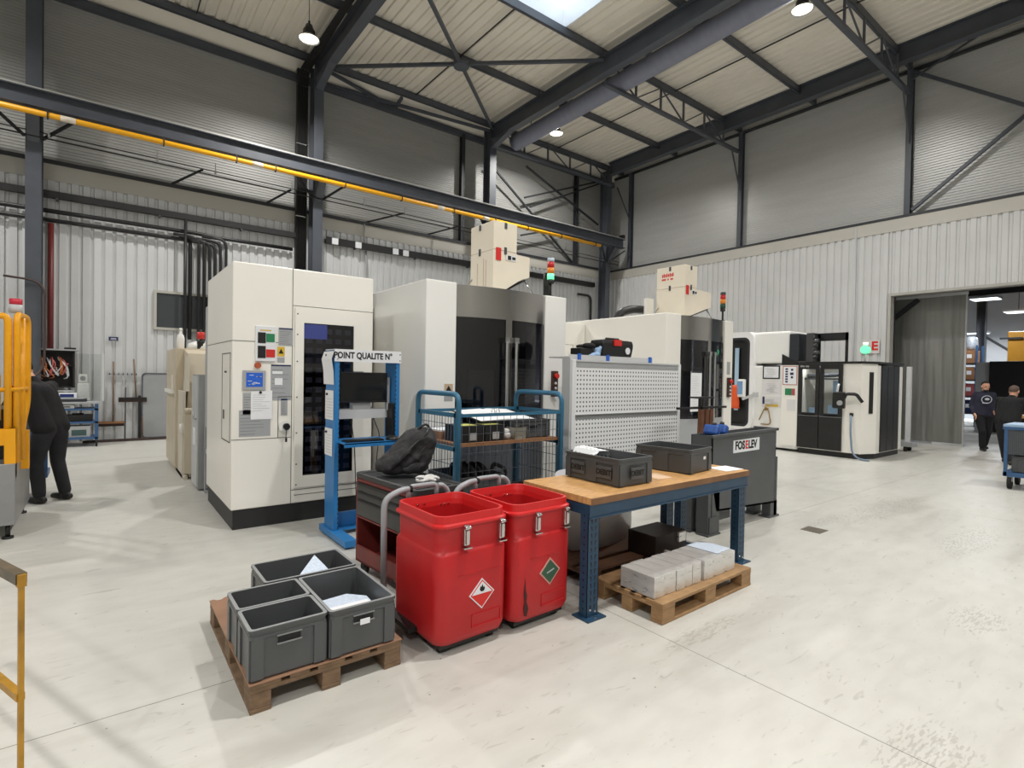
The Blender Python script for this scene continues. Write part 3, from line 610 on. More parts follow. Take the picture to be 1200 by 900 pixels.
# --- two machining centres, same kind
def arc_front(xa, xb, y, depth, n=14):
    return [(xa + (xb - xa) * k / n, y - depth * math.sin(PI * k / n) ** 0.7) for k in range(n + 1)]
def machining_centre(root, x0, x1, hx0, hx1, y, yb, top, hood_z, tower_x, box):
    M().box(x0, hx0, y, yb, 0.05, top).box(hx1, x1, y, yb, 0.05, top).box(hx0, hx1, y + 0.42, yb, 0.05, top - 0.01).build('body', WHITE2 if x0 < 5 else WHITE, root, bevel=0.015)
    M().box(x0 + 0.02, x1 - 0.02, y + 0.03, yb, 0, 0.06).build('plinth', PLINTH, root)
    f = arc_front(hx0 + 0.005, hx1 - 0.005, y + 0.02, 0.13)
    hood = M()
    hood.sheet(f, hood_z, top - 0.02, lambda u, v, t: (u, v, t), sm=True).prism(f + [(hx1 - 0.005, y + 0.42), (hx0 + 0.005, y + 0.42)], top - 0.022, top - 0.02).prism([(p[0], p[1] + 0.002) for p in f] + [(hx1 - 0.005, y + 0.42), (hx0 + 0.005, y + 0.42)], hood_z, hood_z + 0.004)
    o = hood.build('hood', INOX, root); o['label'] = 'curved stainless steel hood'
    mid = len(f) // 2
    for nm, a, b_ in (('door', 0, mid), ('door', mid, len(f) - 1)):
        q = f[a:b_ + 1]
        inner = [(p[0], p[1] + 0.03) for p in reversed(q)]
        fr = M(); ring = q + inner
        fr.prism(ring, 0.30, 0.98); 
        d = fr.build(nm, GREY if x0 > 5 else STEEL, root)
        g = M().prism([(p[0], p[1] + 0.004) for p in q] + [(p[0], p[1] + 0.012) for p in reversed(q)], 0.98, hood_z, sm=False).build('window_pane', DGLASS, d); g['label'] = 'dark tinted glass'
        e = q[-1] if a == 0 else q[0]; s_ = -1 if a == 0 else 1
        fr = M()
        fr.box(min(e[0], e[0] + s_ * 0.05), max(e[0], e[0] + s_ * 0.05), e[1] - 0.004, e[1] + 0.03, 0.98, hood_z)
        fr.build('door_stile', INOX, d)
        hx = e[0] + s_ * 0.075
        M().tube([(hx, e[1], 2.12), (hx, e[1] - 0.07, 2.12), (hx, e[1] - 0.07, 0.9), (hx, e[1], 0.9)], 0.021, 10, 0.03).box(hx - 0.035, hx + 0.035, e[1] - 0.085, e[1] + 0.0, 2.10, 2.17).build('handle', CHROME, d)
    # what shows faintly through the glass
    ins = M().box(hx0 + 0.02, hx1 - 0.02, y + 0.40, y + 0.415, 0.98, hood_z); ins.build('chamber_back', mat('dark_chamber', (58, 56, 64), 0.5), root)
    ins = M().box(hx0 + 0.3, hx0 + 0.72, y + 0.2, y + 0.38, 1.0, 1.75).cyl((hx0 + 1.0, y + 0.25, 1.3), (hx0 + 1.0, y + 0.25, 1.9), 0.13).box(hx0 + 0.85, hx0 + 1.15, y + 0.15, y + 0.35, 1.0, 1.25)
    ins.build('fixture', mat('fixture_metal', (150, 152, 156), 0.35, 0.6), root)
    # signal tower
    t = M().cyl((tower_x, y + 0.16, top), (tower_x, y + 0.16, top + 0.03), 0.05).cyl((tower_x, y + 0.16, top + 0.03), (tower_x, y + 0.16, top + 0.2), 0.018).cyl((tower_x, y + 0.16, top + 0.2), (tower_x, y + 0.16, top + 0.26), 0.045)
    tw = t.build('signal_tower', BLACK, root)
    cols = [('green', GLOWG if x0 < 5 else mat('unlit_green', (20, 70, 50), 0.3)), ('amber', mat('amber_lamp', (240, 140, 40), 0.3)), ('red', mat('red_lamp', (196, 34, 34), 0.3)), ('white', mat('pale_lamp', (190, 205, 220), 0.3) if x0 < 5 else mat('grey_lamp', (60, 60, 64), 0.3))]
    for k, (nm, m_) in enumerate(cols):
        z = top + 0.26 + k * 0.085
        c = M().cyl((tower_x, y + 0.16, z), (tower_x, y + 0.16, z + 0.082 if k < 3 else z + 0.05), 0.05).build('lamp_segment', m_, tw); c['label'] = nm + ' segment'
mA = thing('machining_centre', 'nearer white machining centre with dark curved glass doors under a stainless hood', 'machine', (4.1, 6.8, 0))
machining_centre(mA, 3.02, 5.27, 3.44, 4.88, 5.6, 8.3, 2.81, 2.40, 5.1, (0, 0, 0, 0))
p = plate('warning_label', mA, 3.28, 3.40, 1.47, 1.57, 5.6, mat('tan_label', (196, 172, 146), 0.5), 0.003); M().prism([(3.30, 1.485), (3.38, 1.485), (3.34, 1.55)], 5.5955, 5.597, 'y').build('triangle', INK, p)
plate('warning_label', mA, 3.28, 3.40, 1.36, 1.46, 5.6, GREY, 0.003)
def control_strip(root, x, z0, z1, y):
    s_ = M().box(x - 0.05, x + 0.05, y - 0.04, y, z0, z1).build('button_strip', mat('dark_brown_strip', (70, 44, 38), 0.5), root)
    b = M().cyl((x, y - 0.085, z1 - 0.07), (x, y - 0.04, z1 - 0.07), 0.036, n=14).build('stop_button', REDP, s_); b['label'] = 'red mushroom button'
    b = M()
    for k in range(4): b.cyl((x, y - 0.055, z1 - 0.17 - k * 0.07), (x, y - 0.04, z1 - 0.17 - k * 0.07), 0.018, n=10)
    b.build('push_button', SIGNW, s_)
control_strip(mA, 5.05, 1.40, 1.76, 5.6)
M().cyl((5.2, 5.95, 2.81), (5.2, 5.95, 3.2), 0.055).build('filter_bottle', BLACK, mA)
mB = thing('machining_centre', 'farther white machining centre with dark glass doors, behind the perforated panel', 'machine', (8.5, 6.8, 0))
machining_centre(mB, 7.54, 9.62, 7.95, 9.34, 5.55, 8.6, 2.80, 2.37, 9.5, (0, 0, 0, 0))
M().box(6.55, 7.53, 7.45, 8.6, 0, 2.72).build('rear_cabinet', WHITE, mB, bevel=0.01)
seam(mB, [(6.6, 2.3, 7.2, 2.3), (7.2, 2.3, 7.2, 1.2)], 7.45)
M().box(6.75, 7.0, 7.42, 7.45, 1.45, 1.9).build('dark_window', BLACK, mB)
M().box(6.9, 7.2, 8.0, 8.3, 2.72, 3.0).build('motor_cover', BLACK, mB)
M().tube([(8.83, 7.05, 3.08), (8.5, 7.1, 3.08), (8.2, 7.15, 2.98), (8.1, 7.15, 2.8)], 0.085, 10, 0.15).build('exhaust_hose', BLACK, mB)
M().box(8.72, 8.93, 6.9, 6.98, 2.8, 3.3).build('vent_plate', WHITE, mB)
control_strip(mB, 9.48, 1.35, 1.72, 5.55)
plate('data_plate', mB, 9.42, 9.53, 1.78, 2.02, 5.55, GREY, 0.004)
p = M().box(8.02, 8.34, 5.38, 5.386, 1.12, 1.82).build('paper_notice', PAPER, mB); lines_on(p, 8.05, 8.3, 1.2, 1.75, 5.378, 14, GREY, 3)
plate('header', mB, 8.02, 8.34, 1.79, 1.82, 5.379, STEEL_D, 0.002)

def collector(lab, x0, x1, y0, y1, z, x2, zt, writing):
    c = thing('mist_collector', lab, 'mist collector', ((x0 + x1) / 2, (y0 + y1) / 2, z))
    h = zt - z
    M().box(x0, x1, y0, y1, z + 0.55, zt).build('upper_box', CREAM, c, bevel=0.008)
    lo = M().prism([(x0, z), (x0 + (x1 - x0) * 0.55, z), (x2 - 0.16, z + 0.17), (x2, z + 0.22), (x2, z + 0.52), (x1 + 0.005, z + 0.53), (x1 + 0.005, z + 0.545), (x0, z + 0.545)], y0, y1, 'y').build('lower_box', CREAM, c, bevel=0.006)
    M().prism([(x0 + (x1 - x0) * 0.58, z - 0.012), (x2 - 0.04, z + 0.19), (x2 - 0.04, z + 0.18), (x0 + (x1 - x0) * 0.58, z - 0.022)], y0 + 0.03, y1 - 0.03, 'y').build('outlet_grille', STEEL_D, c)
    M().box(x0 + 0.05, x0 + 0.2, y0 + 0.1, y1 - 0.1, z - 0.118, z).build('duct_neck', STEEL_D, c)
    M().box(x0 - 0.012, x0, y0 + 0.32, y0 + 0.36, zt - 0.09, zt - 0.01).box(x0 - 0.012, x0, y0 + 0.32, y0 + 0.36, z + 0.5, z + 0.6).box((x0 + x1) / 2 - 0.02, (x0 + x1) / 2 + 0.02, y0 - 0.012, y0, zt - 0.09, zt - 0.01).box((x0 + x1) / 2 - 0.02, (x0 + x1) / 2 + 0.02, y0 - 0.012, y0, z + 0.5, z + 0.6).build('latch', STEEL, c)
    s_ = plate('red_label', c, x0 + 0.04, x0 + 0.13, z + 0.40, z + 0.58, y0 - 0.006, REDINK, 0.004, 'red label')
    plate('white_label', c, x0 + 0.22, x1 - 0.02, z + 0.42, z + 0.5, y0 - 0.006, SIGNW, 0.003)
    M().box(x0 + 0.25, x0 + 0.31, y0 - 0.011, y0 - 0.009, z + 0.43, z + 0.49).box(x0 + 0.33, x0 + 0.39, y0 - 0.011, y0 - 0.009, z + 0.44, z + 0.48).build('pictogram', INK, c)
    M().tube([(x2 - 0.05, y0 + 0.08, z + 0.2), (x2 + 0.12, y0 - 0.02, z - 0.1)], 0.012, 6).build('stay_rod', CHROME, c)
    M().tube([(x0 + 0.02, y1 - 0.05, z + 0.2), (x0 - 0.22, y1 + 0.02, z - 0.1)], 0.012, 6).build('stay_rod', CHROME, c)
    if writing:
        b = M(); r_ = random.Random(8)
        for k in range(8): b.box(x0 - 0.003, x0, y0 + 0.26 + k * 0.035, y0 + 0.284 + k * 0.035, zt - 0.2, zt - 0.13 - 0.012 * (k % 2))
        for k in (0, 1, 3, 5, 6, 7): b.box(x0 - 0.003, x0, y0 + 0.27 + k * 0.034, y0 + 0.296 + k * 0.034, zt - 0.265, zt - 0.23)
        b.build('lettering', REDINK, c)
    else:
        M().box(x0 - 0.003, x0, y0 + 0.18, y0 + 0.184, z, z + 0.42).box(x0 - 0.003, x0, y0 + 0.24, y0 + 0.244, z, z + 0.45).box(x0 - 0.003, x0, y0 + 0.4, y0 + 0.404, z, z + 0.4).build('rust_streak', BROWN, c)
collector('cream mist collector box with a red label on top of the nearer machining centre', 4.40, 4.82, 6.2, 6.79, 2.93, 5.07, 3.89, False)
collector('cream mist collector box with red lettering on top of the farther machining centre', 8.96, 9.37, 6.2, 6.86, 2.93, 9.87, 3.91, True)

# --- beige older machine at the left, behind the cabinet
bg_ = thing('coolant_unit', 'old beige coolant unit standing behind the tall white cabinet', 'machine', (1.4, 10.4, 0))
M().box(0.96, 1.9, 10.3, 11.75, 0.06, 2.04).build('housing', BEIGE, bg_, bevel=0.01)
M().prism([(9.55, 0.02), (10.3, 0.02), (10.3, 2.02), (9.85, 1.95), (9.72, 1.5), (9.9, 0.95), (9.75, 0.5)], 1.08, 1.8, 'x').build('front_housing', BEIGE, bg_, bevel=0.01)
M().box(1.0, 1.04, 9.65, 10.6, 0.0, 1.35).prism([(9.65, 1.35), (10.0, 1.35), (9.65, 1.9)], 1.04, 1.09, 'x').box(1.0, 1.06, 9.5, 10.5, 0, 0.05).build('side_plate', mat('pale_beige', (212, 204, 188), 0.45, 0, 0.05, 2), bg_)
M().box(0.92, 0.96, 10.5, 11.7, 1.28, 1.34).box(0.935, 0.96, 10.6, 10.64, 1.34, 1.6).build('side_ledge', WHITE, bg_)
M().box(1.0, 1.5, 9.42, 9.54, 0.1, 1.0).cyl((1.06, 9.48, 1.0), (1.06, 9.48, 1.1), 0.05).build('pump_tank', BEIGE, bg_)
M().tube([(1.04, 9.62, 0.72), (0.98, 9.62, 0.72), (0.98, 9.62, 0.85)], 0.03, 8).build('valve', WHITE2, bg_)
M().lathe([(0.28, 0), (0.26, 0.1), (0.15, 0.15), (0.02, 0.16)], (1.45, 10.8, 2.04), 18, True, True).build('round_cover', WHITE2, bg_)
M().box(1.3, 1.42, 10.55, 10.65, 2.04, 2.1).build('lamp_base', BLACK, bg_)
M().cyl((1.36, 10.6, 2.1), (1.36, 10.6, 2.22), 0.06).build('beacon_lower', BLACK, bg_)
p = M().cyl((1.36, 10.6, 2.22), (1.36, 10.6, 2.34), 0.06).build('beacon', REDP, bg_); p['label'] = 'red beacon'
bt = thing('spray_bottle', 'white plastic bottle standing on the old beige coolant unit', 'bottle', (1.12, 11.2, 2.04))
M().lathe([(0.06, 0), (0.062, 0.2), (0.05, 0.26), (0.02, 0.3), (0.02, 0.34)], (1.12, 11.2, 2.04), 14, True, True).build('bottle_body', WHITE2, bt)
M().cyl((1.12, 11.2, 2.38), (1.12, 11.2, 2.43), 0.022).build('bottle_cap', WHITE2, bt)
cp = thing('steel_cabinet', 'narrow grey steel cabinet with a white sheet beside the old beige unit', 'cabinet', (1.5, 8.7, 0))
M().box(1.07, 1.9, 8.52, 9.1, 0.02, 1.62).build('cabinet_body', mat('worn_grey_cabinet', (168, 170, 172), 0.4, 0.3, 0.1, 3), cp)
M().box(1.055, 1.07, 8.54, 9.08, 0.05, 1.6).build('door', LGREY, cp); M().box(1.05, 1.055, 8.7, 8.9, 0.62, 0.86).build('paper_label', PAPER, cp)
M().tube([(1.055, 8.6, 1.0), (1.02, 8.6, 1.0), (1.02, 8.6, 1.08)], 0.012, 6).build('handle', CHROME, cp)
cp = thing('electrical_cabinet', 'tall grey electrical cabinet squeezed behind the white machine cabinet', 'cabinet', (1.6, 8.15, 0))
M().box(1.13, 2.5, 7.9, 8.4, 0.9, 2.55).build('cabinet_body', mat('grey_cabinet', (172, 174, 176), 0.4, 0.0, 0.06, 3), cp, bevel=0.01); M().box(1.2, 2.4, 7.95, 8.35, 0, 0.9).build('dark_stand', BLACK, cp); M().box(1.125, 1.14, 7.9, 8.4, 0.55, 0.62).box(1.125, 1.14, 8.3, 8.36, 0, 0.9).build('stand_frame', GREY, cp)

# --- black-and-white turning cell and its white neighbour on the right
XF = 13.0
w4 = thing('white_machining_cell', 'large white machine with a rounded black opening and notices beside the black doored cell', 'machine', (14.5, 7.2, 0))
body = M()
hole = rrect(6.98, 8.3, 0.5, 2.76, 0.16, 4)
body.box(XF + 0.02, 14.3, 6.06, 6.96, 2.1, 2.88).box(XF + 0.02, 16.3, 5.84, 6.96, 0.05, 2.05).box(XF + 0.02, 14.3, 8.32, 9.3, 0.05, 2.9).box(XF + 0.02, 14.3, 6.96, 8.32, 2.78, 2.9).box(XF + 0.02, 16.3, 6.96, 8.32, 0.05, 0.48).box(XF + 0.6, 14.3, 6.96, 8.32, 0.48, 2.78)
body.build('body', WHITE2, w4, bevel=0.05, seg=3)
fm = M().rings([[(XF - 0.09, y, z) for y, z in rrect(6.90, 8.4, 0.42, 2.9, 0.2, 5)], [(XF - 0.09, y, z) for y, z in rrect(6.99, 8.31, 0.5, 2.76, 0.16, 5)], [(XF + 0.3, y, z) for y, z in rrect(7.0, 8.3, 0.51, 2.75, 0.15, 5)], [(XF + 0.3, y, z) for y, z in rrect(6.9, 8.4, 0.42, 2.9, 0.2, 5)], [(XF - 0.09, y, z) for y, z in rrect(6.90, 8.4, 0.42, 2.9, 0.2, 5)]], False, False)
fm.build('opening_surround', mat('bright_white_enamel', (240, 240, 240), 0.3), w4)
M().rings([[(XF - 0.07, y, z) for y, z in rrect(6.99, 8.31, 0.5, 2.76, 0.16, 5)], [(XF - 0.07, y, z) for y, z in rrect(7.06, 8.24, 0.56, 2.7, 0.13, 5)]], False, False).build('opening_seal', STEEL_D, w4)
M().prism(rrect(7.03, 8.27, 0.53, 2.73, 0.14, 5), XF + 0.05, XF + 0.07, 'x').build('dark_opening', BLACK, w4)
M().box(XF - 0.03, XF, 7.32, 7.42, 0.9, 2.5).build('door_strip', mat('pale_blue_strip', (176, 204, 226), 0.4), w4)
M().box(XF - 0.24, XF - 0.12, 7.05, 7.22, 1.25, 1.7).build('control_screen', WHITE2, w4, bevel=0.02); M().box(XF - 0.245, XF - 0.24, 7.08, 7.22, 1.32, 1.65).build('screen', mat('pale_blue_screen', (120, 160, 200), 0.3), w4)
M().bar((XF - 0.2, 7.1, 1.2), (XF - 0.12, 6.8, 1.34), 0.06, 0.06).box(XF - 0.2, XF - 0.1, 6.74, 6.84, 1.26, 1.38).build('screen_arm', LGREY, w4)
M().box(XF - 0.02, 13.5, 5.84, 6.06, 2.15, 2.8).build('dark_head', mat('charcoal_paint', (40, 44, 50), 0.4), w4, bevel=0.02)
hv = M()
for k in range(7): hv.cyl((XF + 0.1, 5.68 - 0.03 * (k % 2), 2.15 + k * 0.09), (XF + 0.1, 5.52 - 0.04 * (k % 3), 2.17 + k * 0.09), 0.05)

frm = M().box(XF + 0.3, XF + 0.34, 4.92, 4.97, 2.13, 2.8).box(XF + 0.3, XF + 0.34, 5.5, 5.58, 2.13, 2.8).box(XF + 0.3, XF + 0.34, 4.92, 5.58, 2.62, 2.8)
nt_ = [(6.28, 6.70, 1.72, 2.05, 'black framed notice', BLACK), (6.24, 6.72, 1.34, 1.68, None, None), (6.24, 6.71, 1.02, 1.29, 'notice with a yellow strip', None)]
for i, (ya, yb_, za, zb_, lab, fr) in enumerate(nt_):
    if fr:
        p = platex('notice', w4, ya, yb_, za, zb_, XF + 0.02, fr, 0.012, lab); platex('sheet', p, ya + 0.03, yb_ - 0.03, za + 0.03, zb_ - 0.03, XF + 0.008, PAPER, 0.002)
    else: p = platex('notice', w4, ya, yb_, za, zb_, XF + 0.02, mat('cream_sheet', (226, 224, 224), 0.6), 0.006, lab)
    bb = M(); r_ = random.Random(i)
    for k in range(7): y_ = ya + 0.05 + r_.random() * 0.15; bb.box(XF + 0.004, XF + 0.0055, y_, y_ + 0.2, za + 0.05 + k * (zb_ - za - 0.1) / 7, za + 0.056 + k * (zb_ - za - 0.1) / 7)
    bb.build('print', GREY, p)
platex('yellow_strip', w4, 6.3, 6.62, 1.04, 1.10, XF + 0.012, YSTK, 0.003); platex('dark_tab', w4, 6.64, 6.69, 1.1, 1.28, XF + 0.012, mat('dark_blue_sign', (34, 44, 88), 0.4), 0.003)
M().tube([(XF - 0.02, 6.75, 0.7), (XF - 0.05, 6.6, 1.0), (XF - 0.05, 6.5, 0.95), (XF - 0.02, 6.45, 0.6), (XF - 0.02, 6.7, 0.6)], 0.015, 6, 0.1).tube([(XF, 6.6, 0.95), (XF - 0.06, 6.58, 1.02), (XF - 0.06, 6.5, 0.98)], 0.02, 6).build('air_hose', mat('ochre_hose', (150, 120, 60), 0.5), w4)
tb = thing('hanging_cloth', 'bright orange cloth hanging on the front of the machine with the black opening', 'cloth', (XF - 0.1, 7.36, 1.2))
b = M(); r_ = random.Random(3)
rs = []
for k in range(9):
    z = 1.55 - k * 0.075; rs.append([(XF - 0.09 + 0.03 * math.cos(a) * (1 + 0.4 * r_.random()), 7.37 + (0.06 + 0.012 * k) * math.sin(a) * (0.8 + 0.4 * r_.random()), z) for a in [2 * PI * i / 10 for i in range(10)]])
b.rings(rs, sm=True).build('cloth', ORANGE, tb)

t5 = thing('turning_cell', 'white and black machining cell with two windowed black doors near the doorway', 'machine', (14, 5.2, 0))
M().prism([(XF, 5.82), (XF, 4.52), (XF + 0.42, 4.36), (15.0, 4.36), (15.0, 5.82)], 0.12, 0.9).prism([(XF + 0.9, 5.82), (XF + 0.9, 4.9), (XF + 0.42, 4.36), (15.0, 4.36), (15.0, 5.82)], 0.9, 2.05).prism([(XF, 4.88), (XF, 4.52), (XF + 0.42, 4.36), (XF + 0.9, 4.5), (XF + 0.9, 4.88)], 0.9, 2.08).build('body', WHITE, t5)
M().prism([(XF + 0.04, 5.82), (XF + 0.04, 4.56), (XF + 0.45, 4.4), (14.95, 4.4), (14.95, 5.82)], 0, 0.12).build('plinth', BLACK, t5)
M().prism([(XF - 0.03, 5.82), (XF - 0.03, 4.5), (XF + 0.42, 4.32), (15.0, 4.34), (15.0, 5.82)], 2.08, 2.13).build('roof', BLACK, t5)
platex('notice_panel', w4, 5.84, 6.22, 0.14, 2.05, XF, WHITE, 0.02)
M().prism([(5.84, 2.055), (6.22, 2.055), (6.22, 2.32), (5.84, 2.12)], XF - 0.025, XF + 0.01, 'x').build('black_cowl', BLACK, w4)
for i, (ya, yb_) in enumerate(((5.36, 5.82), (4.88, 5.345))):
    d = M().box(XF - 0.05, XF, ya, yb_, 0.14, 0.93).box(XF - 0.05, XF, ya, ya + 0.08, 0.93, 2.08).box(XF - 0.05, XF, yb_ - 0.08, yb_, 0.93, 2.08).box(XF - 0.05, XF, ya + 0.08, yb_ - 0.08, 1.96, 2.08).box(XF - 0.05, XF, ya + 0.08, yb_ - 0.08, 0.88, 0.96).build('door', BLACK, t5, bevel=0.006)
    M().box(XF - 0.03, XF - 0.022, ya + 0.08, yb_ - 0.08, 0.96, 1.96).build('window_pane', CGLASS, d)
    M().box(XF - 0.052, XF - 0.05, ya, yb_, 0.885, 0.892).build('door_trim', GREY, d)
frm.build("black_frame", BLACK, t5); hv.box(XF + 0.05, XF + 0.4, 5.55, 5.7, 2.13, 2.8).build('spindle_gear', mat('gunmetal', (84, 84, 86), 0.35, 0.6), t5)
lb = M().box(XF + 0.12, XF + 0.16, 4.95, 5.75, 2.03, 2.05).build('cell_lamp', mat('cell_lamp', (230, 240, 255), 0.3, emit=5.0), t5); lb['label'] = 'lit strip lamp'
L_ = bpy.data.lights.new('cell_light', 'AREA'); L_.shape = 'RECTANGLE'; L_.size = 0.04; L_.size_y = 0.8; L_.energy = 14; lo = bpy.data.objects.new('cell_light', L_); COL.objects.link(lo); lo.location = (XF + 0.14, 5.35, 2.028)
inn = M().box(XF + 0.8, XF + 0.88, 4.9, 5.82, 0.9, 2.04).box(XF, XF + 0.8, 5.79, 5.82, 0.9, 2.04).build('cell_lining', mat('cell_lining', (206, 200, 186), 0.5), t5)
M().box(XF + 0.3, XF + 0.5, 4.95, 5.3, 0.92, 1.15).cyl((XF + 0.35, 5.1, 1.15), (XF + 0.35, 5.1, 1.4), 0.07).box(XF + 0.3, XF + 0.45, 5.05, 5.2, 1.35, 1.7).box(XF + 0.25, XF + 0.4, 5.5, 5.7, 0.92, 1.06).cyl((XF + 0.3, 5.45, 0.95), (XF + 0.3, 5.45, 1.25), 0.05).build('robot_gripper', mat('pale_blue_metal', (150, 176, 200), 0.35, 0.3), t5)
M().cyl((XF + 0.3, 5.75, 1.8), (XF + 0.3, 5.0, 1.85), 0.05).box(XF + 0.2, XF + 0.3, 4.95, 5.8, 1.72, 1.76).build('inner_rail', STEEL_D, t5)
M().tube([(XF - 0.06, 4.94, 1.62), (XF - 0.12, 4.93, 1.6), (XF - 0.12, 4.95, 1.42), (XF - 0.06, 4.95, 1.35)], 0.022, 8, 0.04).build('door_handle', SIGNW, t5)
cpl = M().box(XF - 0.3, XF - 0.2, 4.74, 4.98, 1.1, 1.46).build('pendant_panel', BLACK, t5, bevel=0.02)
M().tube([(XF - 0.22, 4.78, 1.3), (XF - 0.26, 4.72, 1.42), (XF - 0.18, 4.55, 1.42), (XF - 0.1, 4.46, 1.25)], 0.035, 8, 0.05).build('pendant_arm', BLACK, t5)
M().cyl((XF - 0.33, 4.82, 1.22), (XF - 0.29, 4.82, 1.22), 0.055).build('pendant_wheel', GREY, t5)
M().tube([(XF - 0.03, 4.7, 0.95), (XF - 0.08, 4.68, 0.6), (XF - 0.08, 4.64, 0.15), (XF - 0.14, 4.5, 0.03), (XF - 0.1, 4.3, 0.02)], 0.02, 8, 0.1).build('coiled_cable', mat('grey_blue_cable', (120, 138, 160), 0.5), t5)
M().box(XF - 0.02, XF, 4.66, 4.73, 0.93, 1.0).build('socket', BLACK, t5)
M().box(13.62, 13.98, 4.335, 4.36, 0.14, 2.05).box(14.0, 14.36, 4.335, 4.36, 0.14, 2.05).box(14.38, 14.72, 4.335, 4.36, 0.14, 2.05).build('side_panel', BLACK, t5, bevel=0.008)
b = M().bar((XF + 0.25, 4.415, 1.0), (XF + 0.25, 4.415, 1.9), 0.10, 0.02, up=(0.35, 0.93, 0)).build('chamfer_window', BLACK, t5)
gl = M().tube([(XF + 0.06, 4.48, 2.13), (XF + 0.06, 4.48, 2.3)], 0.02, 8).build('beacon_pole', LGREY, t5)
g = M().cyl((XF - 0.0, 4.48, 2.38), (XF + 0.12, 4.48, 2.38), 0.085, n=20).build('beacon', GLOWG, gl); g['label'] = 'glowing green beacon'
M().cyl((XF + 0.06, 4.48, 2.48), (XF + 0.06, 4.48, 2.54), 0.05).build('beacon_cap', GLOWW, gl)
text('lettering', 'PFH 100', 0.055, (XF - 0.052, 5.68, 2.02), '-x', LGREY, t5, 0.001, 0.001)
plates = [(5.86, 6.19, 1.60, 2.03, PAPER, 'white sheet with a red border'), (5.9, 6.12, 1.34, 1.5, GREEN, 'green and red label'), (5.88, 6.1, 0.98, 1.24, mat('cream_sheet', (226, 224, 224), 0.6), None)]
p = platex('notice', w4, 5.855, 6.195, 1.58, 2.035, XF - 0.02, mat('pale_red_border', (196, 130, 124), 0.6), 0.004, 'white sheet with a red border'); platex('sheet', p, 5.875, 6.175, 1.60, 2.015, XF - 0.024, PAPER, 0.002)
bb = M()
for k in range(6): bb.box(XF - 0.0275, XF - 0.026, 6.07, 6.13, 1.64 + k * 0.06, 1.68 + k * 0.06)
bb.box(XF - 0.0275, XF - 0.026, 5.94, 6.02, 1.82, 1.88).box(XF - 0.0275, XF - 0.026, 5.95, 6.0, 1.92, 1.97).box(XF - 0.0275, XF - 0.026, 5.95, 6.0, 1.74, 1.79).build('print', mat('dark_blue_sign', (34, 44, 88), 0.4), p)
platex('label', w4, 5.98, 6.13, 1.34, 1.5, XF - 0.02, GREEN, 0.004, 'green label'); platex('label', w4, 5.9, 5.98, 1.34, 1.5, XF - 0.02, mat('dull_red', (170, 84, 84), 0.5), 0.004, 'dull red label')
p = platex('notice', w4, 5.88, 6.08, 0.97, 1.24, XF - 0.02, mat('cream_sheet', (226, 224, 224), 0.6), 0.004)
gp = thing('guard_post', 'white upright post on a small castor base beside the black doored cell', 'post', (15.8, 4.45, 0))
M().box(15.75, 15.85, 4.4, 4.5, 0.22, 2.08).build('post', LGREY, gp, bevel=0.01); M().box(15.6, 16.0, 4.3, 4.6, 0.12, 0.22).build('base', GREY, gp)
for x in (15.65, 15.95): M().cyl((x, 4.42, 0.06), (x, 4.48, 0.06), 0.06).build('castor', RUBBER, gp)
sg = thing('exit_sign', 'red lettered sign on the right hand corrugated wall behind the green beacon', 'sign', (XR - 0.03, 5.82, 2.55))
M().box(XR - 0.03, XR - 0.01, 5.6, 6.05, 2.5, 2.88).build('sign_plate', mat('pale_sign', (214, 206, 204), 0.5), sg)
text('lettering', 'N', 0.24, (XR - 0.031, 5.93, 2.62), '-x', REDINK, sg, 0.001, 0.01); text('lettering', 'E', 0.34, (XR - 0.031, 5.72, 2.70), '-x', REDINK, sg, 0.001, 0.012)
# ------------------------------------------------------------------ foreground
# --- pallets
def pallet_parts(root, L, W, wood, deckm=None, sheet=None):
    """local frame: length L along y, width W along x, corner at the origin"""
    for i, x in enumerate((0.0, W / 2 - 0.05, W - 0.1)):
        M().box(x, x + 0.1, 0.0, L, 0, 0.022).build('skid', wood, root, world=False, bevel=0.003)
        for y in (0.0, L / 2 - 0.0725, L - 0.145): M().box(x + 0.001, x + 0.099, y + 0.002, y + 0.143, 0.022, 0.1).build('block', wood, root, world=False, bevel=0.004)
    b = M()
    for y in (0.0, L / 2 - 0.0725, L - 0.145): b.box(0, W, y, y + 0.145, 0.1, 0.122)
    xs = [0, 0.187, W / 2 - 0.0725, W - 0.287, W - 0.145]; ws = [0.145, 0.1, 0.145, 0.1, 0.145]
    for x, w_ in zip(xs, ws): b.box(x, x + w_, 0, L, 0.122, 0.144)
    b.build('deck', deckm or wood, root, world=False, bevel=0.003)
    if sheet:
        s_ = M().prism([(-0.005, -0.006), (W + 0.004, -0.004), (W, L), (0.09, L + 0.01), (0.05, L - 0.03), (0.02, L + 0.008), (-0.004, L)], 0.1445, 0.150).build('cover_sheet', sheet, root, world=False); s_['label'] = 'thin brown hardboard sheet with a chipped edge'
p1 = thing('pallet', 'wooden pallet with a hardboard sheet carrying four grey crates', 'pallet', (0.58, 2.80, 0), 0, 'wooden pallets')
pallet_parts(p1, 1.2, 0.8, PALLET, None, HARDB)
p2 = thing('pallet', 'light wooden pallet carrying the row of aluminium blocks at the table front', 'pallet', (3.03 + 1.2, 2.235, 0), PI / 2, 'wooden pallets')
p2.rotation_euler = (0, 0, PI / 2 + 0.02)
pallet_parts(p2, 1.2, 0.62, PALLET_L)
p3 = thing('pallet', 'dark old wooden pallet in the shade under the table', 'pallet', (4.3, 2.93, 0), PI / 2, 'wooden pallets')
pallet_parts(p3, 1.25, 0.72, PALLET_D)

